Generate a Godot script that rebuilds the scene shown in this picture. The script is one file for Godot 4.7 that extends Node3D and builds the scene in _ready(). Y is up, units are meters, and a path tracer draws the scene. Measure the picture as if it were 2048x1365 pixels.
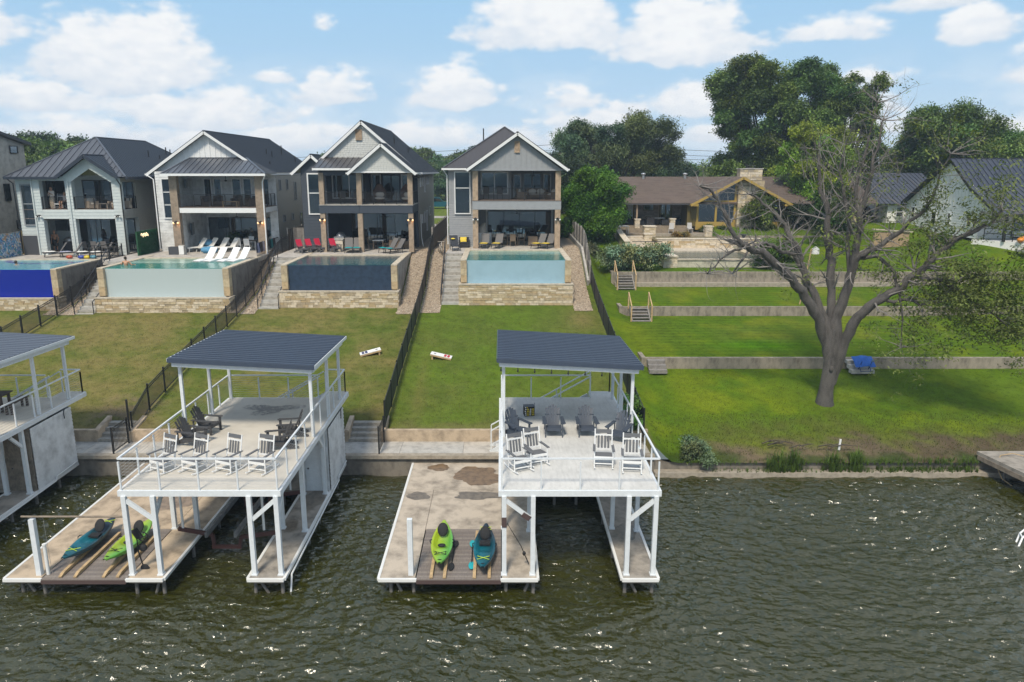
extends Node3D
var M := {}
var used := {}
var rng := RandomNumberGenerator.new()
class Shape:
	var v := PackedVector3Array()
	var n := PackedVector3Array()
	var c := PackedColorArray()
	var t := PackedVector2Array()
	var ix := PackedInt32Array()
	var tint := Color.WHITE
	func quad(a: Vector3, b: Vector3, cc: Vector3, d: Vector3) -> void:  # counter-clockwise seen from outside
		var nn := (cc - a).cross(d - b).normalized()
		var k := v.size()
		for p: Vector3 in [a, b, cc, d]:
			v.append(p)
			n.append(nn)
			c.append(tint)
		t.append(Vector2(0, 1)); t.append(Vector2(1, 1)); t.append(Vector2(1, 0)); t.append(Vector2(0, 0))
		for i in [0, 2, 1, 0, 3, 2]:
			ix.append(k + i)
	func tri(a: Vector3, b: Vector3, cc: Vector3) -> void:
		var nn := (b - a).cross(cc - a).normalized()
		var k := v.size()
		for p: Vector3 in [a, b, cc]:
			v.append(p)
			n.append(nn)
			c.append(tint)
			t.append(Vector2.ZERO)
		for i in [0, 2, 1]:
			ix.append(k + i)
	func box(at: Vector3, size: Vector3, bas := Basis.IDENTITY) -> void:
		var h := size / 2.0
		var p := []
		for i in 8:
			p.append(at + bas * Vector3(h.x if i & 1 else -h.x, h.y if i & 2 else -h.y, h.z if i & 4 else -h.z))
		quad(p[4], p[5], p[7], p[6])
		quad(p[1], p[0], p[2], p[3])
		quad(p[5], p[1], p[3], p[7])
		quad(p[0], p[4], p[6], p[2])
		quad(p[6], p[7], p[3], p[2])
		quad(p[0], p[1], p[5], p[4])
	func span(x0: float, x1: float, y0: float, y1: float, d0: float, d1: float) -> void:  # d is the distance inland (-z)
		box(Vector3((x0 + x1) / 2, (y0 + y1) / 2, -(d0 + d1) / 2), Vector3(absf(x1 - x0), absf(y1 - y0), absf(d1 - d0)))
	func bar(p: Vector3, q: Vector3, w: float, h: float, up := Vector3.UP) -> void:
		var z := (q - p)
		var l := z.length()
		z = z / l
		if absf(z.dot(up)) > 0.97:
			up = Vector3.BACK if absf(z.dot(Vector3.BACK)) < 0.9 else Vector3.RIGHT
		var x := up.cross(z).normalized()
		box((p + q) / 2, Vector3(w, h, l), Basis(x, z.cross(x), z))
	func tube(pts: Array, radii: Array, sides := 8, caps := true) -> void:
		var k0 := v.size()
		var side := Vector3.ZERO
		for i in pts.size():
			var p: Vector3 = pts[i]
			var dir: Vector3 = (pts[mini(i + 1, pts.size() - 1)] - pts[maxi(i - 1, 0)]).normalized()
			if side == Vector3.ZERO:
				side = dir.cross(Vector3.UP if absf(dir.y) < 0.9 else Vector3.RIGHT).normalized()
			side = (side - dir * side.dot(dir)).normalized()
			var other := dir.cross(side)
			for s in sides:
				var a := TAU * s / sides
				var nn := side * cos(a) + other * sin(a)
				v.append(p + nn * radii[i])
				n.append(nn)
				c.append(tint)
				t.append(Vector2(float(s) / sides, float(i)))
		for i in pts.size() - 1:
			for s in sides:
				var a := k0 + i * sides + s
				var b := k0 + i * sides + (s + 1) % sides
				for j in [a, a + sides, b, b, a + sides, b + sides]:
					ix.append(j)
		if caps:
			for e in [0, pts.size() - 1]:
				var k := v.size()
				var dir: Vector3 = (pts[0] - pts[1]).normalized() if e == 0 else (pts[e] - pts[e - 1]).normalized()
				for s in sides:
					v.append(v[k0 + e * sides + s])
					n.append(dir)
					c.append(tint)
					t.append(Vector2.ZERO)
				for s in range(1, sides - 1):
					ix.append(k)
					ix.append(k + (s + 1 if e else s))
					ix.append(k + (s if e else s + 1))
	func rod(p: Vector3, q: Vector3, r: float, sides := 8) -> void:
		tube([p, q], [r, r], sides)
	func ball(at: Vector3, r: Vector3, seg := 12, rings := 8, bas := Basis.IDENTITY) -> void:
		var k := v.size()
		for i in rings + 1:
			var a := PI * i / rings
			for s in seg + 1:
				var b := TAU * s / seg
				var u := Vector3(sin(a) * cos(b), cos(a), sin(a) * sin(b))
				v.append(at + bas * (u * r))
				n.append((bas * (u / r)).normalized())
				c.append(tint)
				t.append(Vector2(float(s) / seg, float(i) / rings))
		for i in rings:
			for s in seg:
				var a := k + i * (seg + 1) + s
				var b := a + seg + 1
				for j in [a, b, a + 1, a + 1, b, b + 1]:
					ix.append(j)
	func prism(poly: PackedVector2Array, xf: Transform3D, depth: float) -> void:  # an outline in local x,y pushed along local z
		if not Geometry2D.is_polygon_clockwise(poly):
			pass
		else:
			poly.reverse()
		var f := Geometry2D.triangulate_polygon(poly)
		for i in range(0, f.size(), 3):
			var a := poly[f[i]]
			var b := poly[f[i + 1]]
			var d := poly[f[i + 2]]
			if (b - a).cross(d - a) < 0:
				var e := b
				b = d
				d = e
			tri(xf * Vector3(a.x, a.y, depth), xf * Vector3(b.x, b.y, depth), xf * Vector3(d.x, d.y, depth))
			tri(xf * Vector3(a.x, a.y, 0), xf * Vector3(d.x, d.y, 0), xf * Vector3(b.x, b.y, 0))
		for i in poly.size():
			var a := poly[i]
			var b := poly[(i + 1) % poly.size()]
			quad(xf * Vector3(a.x, a.y, 0), xf * Vector3(b.x, b.y, 0), xf * Vector3(b.x, b.y, depth), xf * Vector3(a.x, a.y, depth))
	func net(rows: Array, closed := false) -> void:  # a smooth skin over rows of points
		var k := v.size()
		var w: int = rows[0].size()
		for i in rows.size():
			for j in w:
				var pu: Vector3 = rows[mini(i + 1, rows.size() - 1)][j] - rows[maxi(i - 1, 0)][j]
				var jn := (j + 1) % w if closed else mini(j + 1, w - 1)
				var jp := (j + w - 1) % w if closed else maxi(j - 1, 0)
				var pv: Vector3 = rows[i][jn] - rows[i][jp]
				var nn := pv.cross(pu)
				v.append(rows[i][j])
				n.append(nn.normalized() if nn.length() > 1e-9 else Vector3.UP)
				c.append(tint)
				t.append(Vector2(float(j) / maxi(w - 1, 1), float(i) / maxi(rows.size() - 1, 1)))
		for i in rows.size() - 1:
			for j in (w if closed else w - 1):
				var a := k + i * w + j
				var b := k + i * w + (j + 1) % w
				for q in [a, a + w, b, b, a + w, b + w]:
					ix.append(q)
	func mesh() -> ArrayMesh:
		var arr := []
		arr.resize(Mesh.ARRAY_MAX)
		arr[Mesh.ARRAY_VERTEX] = v
		arr[Mesh.ARRAY_NORMAL] = n
		arr[Mesh.ARRAY_COLOR] = c
		arr[Mesh.ARRAY_TEX_UV] = t
		arr[Mesh.ARRAY_INDEX] = ix
		var m := ArrayMesh.new()
		m.add_surface_from_arrays(Mesh.PRIMITIVE_TRIANGLES, arr)
		return m
func numbered(called: String) -> String:
	if not used.has(called):
		used[called] = 0
		return called
	used[called] += 1
	return "%s_%03d" % [called, used[called]]
func put_mesh(called: String, m: Mesh, mt: Material, parent: Node = self, xf := Transform3D.IDENTITY) -> MeshInstance3D:
	var o := MeshInstance3D.new()
	o.mesh = m
	o.material_override = mt
	o.name = numbered(called) if parent == self else called
	o.transform = xf
	parent.add_child(o, true)
	return o
func put(called: String, s: Shape, mt: Material, parent: Node = self, xf := Transform3D.IDENTITY) -> MeshInstance3D:
	return put_mesh(called, s.mesh(), mt, parent, xf)
func tag(o: Node, label: String, category: String, group := "") -> Node:
	o.set_meta("label", label)
	o.set_meta("category", category)
	if group:
		o.set_meta("group", group)
	return o
func structure(called: String, s: Shape, mt: Material, parent: Node = self) -> MeshInstance3D:
	var o := put(called, s, mt, parent)
	if parent == self:
		o.set_meta("kind", "structure")
	return o
func thing(called: String, label: String, category: String, at := Vector3.ZERO, turn := 0.0, group := "") -> Node3D:
	var o := Node3D.new()
	o.name = numbered(called)
	add_child(o)
	o.position = at
	o.rotation.y = turn
	tag(o, label, category, group)
	return o
func dup(root: Node3D, at: Vector3, turn: float, label: String, group := "") -> Node3D:
	var r: Node3D = root.duplicate()
	var called: String = String(root.name)
	var cut := called.rfind("_")
	if cut > 0 and called.substr(cut + 1).is_valid_int():
		called = called.substr(0, cut)
	r.name = numbered(called)
	add_child(r)
	r.position = at
	r.rotation.y = turn
	r.set_meta("label", label)
	if group:
		r.set_meta("group", group)
	return r
func many(called: String, m: Mesh, mt: Material, places: Array, tints: Array, parent: Node = self) -> MultiMeshInstance3D:
	var mm := MultiMesh.new()
	mm.transform_format = MultiMesh.TRANSFORM_3D
	mm.use_colors = tints.size() > 0
	mm.mesh = m
	mm.instance_count = places.size()
	for i in places.size():
		mm.set_instance_transform(i, places[i])
		if tints.size():
			mm.set_instance_color(i, tints[i])
	var o := MultiMeshInstance3D.new()
	o.multimesh = mm
	o.material_override = mt
	o.name = numbered(called) if parent == self else called
	o.set_meta("kind", "stuff")
	parent.add_child(o, true)
	return o
func speckle(size: int, noise_seed: int, freq: float, octaves: int, lo: float, hi: float, power := 1.0, squash := 1.0, ridged := false) -> ImageTexture:
	var nz := FastNoiseLite.new()
	nz.seed = noise_seed
	nz.noise_type = FastNoiseLite.TYPE_SIMPLEX_SMOOTH
	nz.frequency = freq
	nz.fractal_octaves = octaves
	nz.fractal_gain = 0.6
	if ridged:
		nz.fractal_type = FastNoiseLite.FRACTAL_RIDGED
	var im: Image
	if squash == 1.0:
		im = nz.get_seamless_image(size, size)
	else:
		im = nz.get_seamless_image(size, int(size / squash))
		im.resize(size, size, Image.INTERPOLATE_CUBIC)
	im.convert(Image.FORMAT_L8)
	var lut := PackedByteArray()
	for i in 256:
		var x := pow(i / 255.0, power)
		var l := lo + (hi - lo) * x
		lut.append(int(clampf(Color(l, l, l).linear_to_srgb().r, 0, 1) * 255))
	var d := im.get_data()
	for i in d.size():
		d[i] = lut[d[i]]
	return ImageTexture.create_from_image(Image.create_from_data(size, size, false, Image.FORMAT_L8, d))
func height(size: int, noise_seed: int, freq: float, octaves: int) -> ImageTexture:
	var nz := FastNoiseLite.new()
	nz.seed = noise_seed
	nz.frequency = freq
	nz.fractal_octaves = octaves
	return ImageTexture.create_from_image(nz.get_seamless_image(size, size))
func mat(key: String, lin: Color, rough := 0.7, metal := 0.0, spec := 0.5) -> StandardMaterial3D:
	var m := StandardMaterial3D.new()
	m.resource_name = key
	m.albedo_color = lin.linear_to_srgb()
	m.roughness = rough
	m.metallic = metal
	m.metallic_specular = spec
	M[key] = m
	return m
func worn(key: String, lin: Color, rough: float, first: Texture2D, metres: float, second: Texture2D = null, metres2 := 1.0, stretch := Vector3.ONE) -> StandardMaterial3D:
	var m := mat(key, lin, rough)
	m.albedo_texture = first
	m.uv1_triplanar = true
	m.uv1_world_triplanar = true
	m.uv1_scale = Vector3.ONE / metres * stretch
	m.uv1_triplanar_sharpness = 8.0
	if second:
		m.detail_enabled = true
		m.detail_blend_mode = BaseMaterial3D.BLEND_MODE_MUL
		m.detail_albedo = second
		m.detail_uv_layer = BaseMaterial3D.DETAIL_UV_2
		m.uv2_triplanar = true
		m.uv2_world_triplanar = true
		m.uv2_triplanar_sharpness = 8.0
		m.uv2_scale = Vector3.ONE / metres2 * stretch
	return m
func tinted(m: StandardMaterial3D) -> StandardMaterial3D:
	m.vertex_color_use_as_albedo = true
	return m
func V(x: float, y: float, d: float) -> Vector3:
	return Vector3(x, y, -d)
func ease01(a: float, b: float, x: float) -> float:
	var k := clampf((x - a) / (b - a), 0, 1)
	return k * k * (3 - 2 * k)
func track(keys: Array, x: float) -> float:  # a broken line through [x, y] pairs
	if x <= keys[0][0]:
		return keys[0][1]
	for i in range(1, keys.size()):
		if x <= keys[i][0]:
			return lerpf(keys[i - 1][1], keys[i][1], (x - keys[i - 1][0]) / (keys[i][0] - keys[i - 1][0]))
	return keys[-1][1]
func sky_image() -> Image:
	var cloud := FastNoiseLite.new()
	cloud.seed = 11
	cloud.noise_type = FastNoiseLite.TYPE_SIMPLEX_SMOOTH
	cloud.frequency = 1.0
	cloud.fractal_octaves = 6
	cloud.fractal_gain = 0.52
	var heap := FastNoiseLite.new()
	heap.seed = 5
	heap.noise_type = FastNoiseLite.TYPE_CELLULAR
	heap.frequency = 1.0
	heap.fractal_octaves = 3
	heap.cellular_return_type = FastNoiseLite.RETURN_DISTANCE
	var heaps := []
	heaps.append_array([[-35.5, 8.2, 5.5, 3.2, 1.0], [-25.5, 6.2, 6.2, 5.0, 1.1], [-37.0, 2.6, 5.0, 3.6, 0.8], [-21.0, 3.4, 6.5, 2.6, 0.8]])
	heaps.append_array([[-11.8, 5.1, 3.4, 2.0, 0.9], [-3.0, 4.9, 4.2, 2.6, 0.95], [4.2, 9.3, 6.6, 3.6, 1.15], [12.4, 8.1, 6.2, 4.2, 1.2]])
	heaps.append_array([[5.5, 3.1, 2.6, 1.8, 0.7], [15.0, 4.2, 4.2, 2.6, 0.9], [28.6, 10.3, 3.6, 2.3, 1.0], [30.8, 8.2, 2.6, 2.2, 1.0], [36.0, 5.6, 3.2, 2.8, 0.9], [22.8, 8.7, 3.4, 1.2, 0.6], [26.0, 5.6, 2.6, 0.9, 0.5]])
	heaps.append_array([[-12.6, 9.6, 0.9, 0.8, 0.5], [-16.0, 6.2, 1.8, 0.6, 0.5], [-6.0, 2.0, 6.0, 1.6, 0.5], [-27.0, 2.0, 6.0, 1.6, 0.5], [25.0, 2.6, 8.0, 1.8, 0.5]])
	var r := RandomNumberGenerator.new()
	r.seed = 3
	for i in 70:  # the same sky all round
		var az := r.randf_range(44, 316)
		heaps.append([az if az < 180 else az - 360, r.randf_range(1.5, 12), r.randf_range(2.5, 6.5), r.randf_range(1.5, 4.2), r.randf_range(0.6, 1.15)])
	for i in 26:
		heaps.append([r.randf_range(-44, 44), r.randf_range(0.6, 5.0), r.randf_range(2.0, 5.0), r.randf_range(0.8, 2.0), r.randf_range(0.45, 0.8)])
	for i in 110:  # broken cloud overhead, which veils the sun
		heaps.append([r.randf_range(-180, 180), r.randf_range(15, 72), r.randf_range(8, 22), r.randf_range(5, 12), r.randf_range(0.9, 1.3)])
	var shade := func(az: float, el: float) -> Color:
		var e := maxf(el, 0.0)
		var k := 1.0 - exp(-e / 9.0)
		var blue := Color(0.69, 0.82, 0.93).lerp(Color(0.27, 0.56, 0.86), k)
		blue = blue.lerp(Color(0.13, 0.33, 0.72), ease01(14, 75, e))
		var ca := cos(deg_to_rad(az))
		var sa := sin(deg_to_rad(az))
		var n1 := cloud.get_noise_3d(ca * 9.17, sa * 9.17, e * 0.34)
		var n2 := cloud.get_noise_3d(ca * 28.4, sa * 28.4, e * 1.05 + 40)
		var bump := heap.get_noise_3d(ca * 51.6 + n2 * 0.6, sa * 51.6 + n2 * 0.6, e * 1.15 + n2 * 0.5)
		var best := -1.0
		var up := 0.0
		for h: Array in heaps:
			var dx := absf(az - h[0])
			if dx > 180:
				dx = 360 - dx
			if dx > h[2] * 1.7:
				continue
			var dy: float = (e - h[1]) / h[3]
			if dy < -0.6 or dy > 1.6:
				continue
			var rr := Vector2(dx / h[2], dy * 0.95 if dy > 0 else dy * 3.2).length()
			var dens: float = (1.0 - rr) * h[4]
			if dens > best:
				best = dens
				up = dy
		var d := best * 1.45 + n1 * 0.8 + n2 * 0.34 - bump * 0.26 - 0.14
		var a := ease01(-0.06, 0.5, d)
		var veil := ease01(0.0, 0.55, n1 + 0.28) * ease01(9.0, 1.0, e) * 0.75
		blue = blue.lerp(Color(0.80, 0.89, 0.97), veil)
		var body := clampf(0.22 + up * 0.62 + d * 0.25 - bump * 0.35 + n2 * 0.35, 0, 1)
		var white := Color(0.66, 0.75, 0.86).lerp(Color(0.96, 0.97, 0.98), body)
		return blue.lerp(white, a * 0.96)
	var im := Image.create(1024, 512, false, Image.FORMAT_RGB8)
	for y in 512:
		var el := 90.0 - (y + 0.5) / 512 * 180
		if el < -1:
			im.fill_rect(Rect2i(0, y, 1024, 512 - y), Color(0.45, 0.5, 0.5))
			break
		for x in 1024:
			im.set_pixel(x, y, shade.call(fposmod((x + 0.5) / 1024 * 360 + 180, 360) - 180, el).linear_to_srgb())
	im.resize(4096, 2048, Image.INTERPOLATE_CUBIC)
	for y in range(2048 * 72 / 180, 2048 * 91 / 180):
		var el := 90.0 - (y + 0.5) / 2048 * 180
		for k in range(-480, 480):
			im.set_pixel(posmod(k, 4096), y, shade.call((k + 0.5) / 4096 * 360, el).linear_to_srgb())
	return im
func lot_floor(x: float) -> float:
	return track([[-60, 6.8], [-35, 6.88], [-23.4, 7.0], [-11.5, 7.12], [0.5, 7.4], [8, 7.45]], x)
func land_left(x: float, d: float) -> float:
	var f := lot_floor(x) - 0.14
	return track([[31, 1.43], [32.9, 1.45], [35.6, 1.87], [37.3, 2.22], [41, 2.85], [47, 3.8], [50, 4.32], [53.2, 5.1], [57.5, f - 0.3], [59.5, f], [76, f], [90, 7.3], [130, 7.6], [900, 8.0]], d)
const TERRACES := [[31.2, 0.5], [32.6, 0.95], [36.7, 1.63], [41.3, 2.3], [41.36, 2.84], [49.8, 3.72], [49.86, 4.26], [55.9, 4.9], [55.96, 5.8], [58.3, 5.9], [66.0, 6.7], [71.5, 7.45], [74.0, 7.95], [80, 8.0], [130, 7.8], [900, 8.0]]
const SLOPE := [[31.2, 0.5], [32.6, 0.95], [36.7, 1.6], [41.3, 2.6], [49.8, 4.0], [55.9, 5.4], [58.3, 5.9], [66.0, 6.9], [71.5, 7.4], [74.0, 7.8], [80, 8.0], [130, 7.8], [900, 8.0]]
func land(x: float, d: float) -> float:
	if x <= 6.6:
		var yl := land_left(x, d)
		for e in [-29.1, -17.3, -5.5]:
			if x > e - 1.9 and x < e and d < 34.3:
				yl = minf(yl, 0.85 + maxf(0.0, d - 32.95) * 0.4)
		return yl
	var stepped := ease01(8.15, 8.45, x)
	var y := lerpf(track(SLOPE, d), track(TERRACES, d), stepped)
	y += ease01(26, 44, x) * (track([[36, 0.0], [42, 0.15], [56, 0.5], [62, 1.2], [70, 0.6], [80, 0.0]], d))
	if x > 10.7 and x < 20.3 and d > 58.7 and d < 77.5:
		y = minf(y, 5.9 if d < 65.0 else 6.4)
	if d > 31.8 and x > 16:
		y += ease01(16, 21, x) * ease01(31.8, 33.2, d) * (1 - ease01(34, 37, d)) * 0.12
	return lerpf(land_left(6.6, d), y, ease01(6.6, 7.9, x))
func turf_colour(x: float, d: float, n: FastNoiseLite) -> Color:
	var big := n.get_noise_2d(x * 1.0, d * 1.0)
	var mid := n.get_noise_2d(x * 3.3 + 90, d * 3.3)
	var fine := n.get_noise_2d(x * 11.0 + 190, d * 11.0)
	var green := Color(0.098, 0.148, 0.022)
	var lush := Color(0.105, 0.20, 0.012)
	var lime := Color(0.20, 0.26, 0.016)
	var straw := Color(0.235, 0.19, 0.075)
	var soil := Color(0.20, 0.155, 0.105)
	var c: Color
	if x < 6.9:
		var dry: float = clampf(0.42 + big * 0.75 + mid * 0.55 + fine * 0.3, 0, 1)
		dry = clampf(dry + 0.12, 0, 1) * track([[-42, 0.85], [-18, 1.0], [-14, 0.95], [-5.6, 0.95], [-5.4, 0.34], [2, 0.26], [6.6, 0.36]], x)
		c = green.lerp(straw, dry * 0.85)
		if x > -5.5:
			c = c.lerp(lush, clampf(0.25 + mid * 0.6, 0, 0.5) * ease01(6, 0, x))
			c = c.lerp(straw, 0.7 * exp(-(pow(x - 5.3, 2) / 0.8 + pow(d - 47.5, 2) / 2.5)))
			c = c.lerp(straw, 0.35 * ease01(0.5, 0.0, absf(x + 4.3 + (d - 40) * 0.02)) * ease01(33, 36, d) * ease01(44, 38, d))
		c = c.lerp(straw.lerp(soil, 0.4), 0.55 * ease01(34.2, 33.0, d + fine * 0.7))  # worn edge at the wall
		var bare := exp(-(pow((x + 18.6) / 1.3, 2) + pow((d - 34.8) / 1.4, 2)))
		c = c.lerp(soil * 0.9, clampf(bare * (0.9 + fine * 2.2), 0, 0.85))
		c = c.lerp(straw, 0.3 * exp(-pow(x + 13.5 + (d - 40) * 0.5, 2) / 1.6))
	else:
		c = Color(0.115, 0.185, 0.016).lerp(lush, clampf(0.45 + big * 1.1, 0, 1))
		c = c.lerp(lime, clampf(mid * 1.3 + big * 0.7 - 0.02, 0, 0.75))
		var path := exp(-pow((x - 8.6) / 1.0, 2)) * ease01(40, 43, d) * ease01(49, 46, d)
		c = c.lerp(lime, path * 0.6)
		var spots := exp(-(pow((x - 10.6) / 2.6, 2) + pow((d - 37.0) / 1.6, 2))) + 0.8 * exp(-(pow((x - 15) / 1.6, 2) + pow((d - 37.4) / 1.2, 2)))
		c = c.lerp(lime, clampf(spots * (0.75 + mid), 0, 0.8))
		var streak := exp(-(pow((x - 15.6) / 2.6, 2) + pow((d - 43.6) / 0.9, 2)))
		c = c.lerp(Color(0.10, 0.25, 0.006), clampf(streak, 0, 0.9))
		var cut := sin(d * TAU / 0.55 + n.get_noise_2d(x * 0.6, d) * 1.5) * 0.5 + 0.5
		if d > 41.6 and d < 55.8 and x > 8:
			c *= 1.0 - 0.22 * pow(cut, 3.0)
			c = c.lerp(straw, 0.16 * ease01(0.1, 0.5, big))
		var wear := ease01(35.6, 32.4, d + mid * 1.9 + fine * 0.9) * ease01(8.2, 11, x)
		c = c.lerp(Color(0.15, 0.145, 0.045), wear * 0.75)
		var bare := ease01(33.3, 32.3, d + mid * 1.2 + fine * 0.9) * ease01(9.2, 10.5, x)
		c = c.lerp(soil.lerp(Color(0.11, 0.085, 0.06), ease01(15, 19, x) * 0.7), clampf(bare, 0, 1) * 0.92)
		c = c.lerp(Color(0.05, 0.085, 0.02), 0.8 * ease01(32.1, 31.7, d + fine * 0.3) * ease01(0.15, -0.2, mid))
	if d > 76:
		c = c.lerp(Color(0.12, 0.19, 0.02), 0.6)
	if d > 84.5 and d < 87.5 or d > 97 and d < 101:
		c = Color(0.42, 0.40, 0.37)
	return c * (1.0 + fine * 0.22) * (0.82 if x < 6.9 else 0.71)
func build_ground() -> void:
	var nz := FastNoiseLite.new()
	nz.seed = 21
	nz.frequency = 0.09
	nz.fractal_octaves = 3
	var xs := [-420.0, -260.0, -160.0, -110.0, -80.0, -65.0, -54.0]
	var x := -46.0
	while x < 46.0:
		xs.append(x)
		x += 0.3
	xs.append_array([46.0, 52.0, 60.0, 75.0, 100.0, 150.0, 260.0, 420.0])
	var ds := []
	var d := 31.3
	while d < 41.2:
		ds.append(d)
		d += 0.2
	for key in [41.3, 41.36, 49.8, 49.86, 55.9, 55.96]:
		ds.append(key)
	d = 41.45
	while d < 58:
		ds.append(d)
		d += 0.135
	while d < 80:
		ds.append(d)
		d += 0.5
	ds.append_array([82.0, 84.4, 84.6, 87.4, 87.6, 92.0, 96.9, 97.1, 100.9, 101.1, 110.0, 125.0, 150.0, 200.0, 300.0, 500.0, 900.0])
	ds.sort()
	var s := Shape.new()
	var w := xs.size()
	for j in ds.size():
		for i in w:
			var px: float = xs[i]
			var pd: float = ds[j]
			var y := land(px, pd)
			if px < 6.7 and pd < 33.0:
				y = -1.0
			s.v.append(V(px, y, pd))
			var slope_d := (land(px, pd + 0.4) - land(px, pd - 0.4)) / 0.8
			var slope_x := (land(px + 0.4, pd) - land(px - 0.4, pd)) / 0.8
			s.n.append(Vector3(-slope_x, 1, clampf(slope_d, -0.5, 0.5)).normalized())
			s.c.append(turf_colour(px, pd, nz))
			s.t.append(Vector2(px, pd) * 0.1)
	for j in ds.size() - 1:
		for i in w - 1:
			var a := j * w + i
			for q in [a, a + w, a + 1, a + 1, a + w, a + w + 1]:
				s.ix.append(q)
	structure("lawn", s, M.grass)
func wave(x: float, z: float, n: FastNoiseLite, n2: FastNoiseLite) -> float:
	var warp := n.get_noise_2d(x * 0.16 + 300, z * 0.16) * 1.6
	var a := n.get_noise_2d(x * 0.40 + z * 0.14 + 300, z * 0.85 - x * 0.18 + warp * 0.3)
	var b := n2.get_noise_2d(x * 0.95 - z * 0.25 + warp + 300, z * 2.0 + x * 0.3)
	var c := 1.0 - absf(n2.get_noise_2d(x * 1.5 + 360 + z * 0.35, z * 2.9 - x * 0.35 + warp))
	var gust := 0.75 + 0.8 * n.get_noise_2d(x * 0.06 + 70, z * 0.09)
	return (a * 0.095 + b * 0.08 + c * 0.05) * gust - 0.08
func build_water() -> void:
	var n := FastNoiseLite.new()
	n.seed = 8
	n.noise_type = FastNoiseLite.TYPE_SIMPLEX_SMOOTH
	n.frequency = 1.0
	n.fractal_octaves = 2
	n.fractal_gain = 0.45
	var n2 := FastNoiseLite.new()
	n2.seed = 9
	n2.noise_type = FastNoiseLite.TYPE_SIMPLEX_SMOOTH
	n2.frequency = 1.0
	n2.fractal_octaves = 2
	var step := 0.085
	var w := 480
	var h := 218
	var s := Shape.new()
	for j in h:
		for i in w:
			var x := -20.4 + i * step * 1.06
			var d := 14.0 + j * step * 0.96
			s.v.append(V(x, wave(x, -d, n, n2), d))
			var e := 0.03
			var gx := (wave(x + e, -d, n, n2) - wave(x - e, -d, n, n2)) / (2 * e)
			var gz := (wave(x, -d + e, n, n2) - wave(x, -d - e, n, n2)) / (2 * e)
			s.n.append(Vector3(-gx, 1, -gz).normalized())
			s.c.append(Color.WHITE)
			s.t.append(Vector2(x, d))
	for j in h - 1:
		for i in w - 1:
			var a := j * w + i
			for q in [a, a + w, a + 1, a + 1, a + w, a + w + 1]:
				s.ix.append(q)
	structure("lake_water", s, M.water)
	var far := Shape.new()
	var y := -0.1
	far.quad(V(-500, y, -420), V(500, y, -420), V(500, y, 14.0), V(-500, y, 14.0))
	far.quad(V(-500, y, 14.0), V(-20.4, y, 14.0), V(-20.4, y, 31.4), V(-500, y, 31.4))
	far.quad(V(22.7, y, 14.0), V(500, y, 14.0), V(500, y, 31.4), V(22.7, y, 31.4))
	far.quad(V(-20.4, y, 31.5), V(22.7, y, 31.5), V(22.7, y, 33), V(-20.4, y, 33))
	structure("lake_water", far, M.water)
	var bed := Shape.new()
	bed.span(-500, 500, -4.0, -3.0, -420, 40)
	structure("lake_bed", bed, M.lake_bed)
	var hill := Shape.new()
	var rows := []
	for k in 4:
		var row := []
		for i in 120:
			var x := -600.0 + i * 10.0
			var top := 13.0 + n.get_noise_2d(i * 0.5, 3.0) * 8.0
			row.append(Vector3(x, [-1.0, top * 0.7, top, 0.0][k], 420.0 + [0, 4, 14, 60][k] + n.get_noise_2d(i * 1.7, k) * 5.0))
		rows.append(row)
	rows.reverse()
	hill.net(rows)
	structure("hills", hill, M.far_wood)
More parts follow.
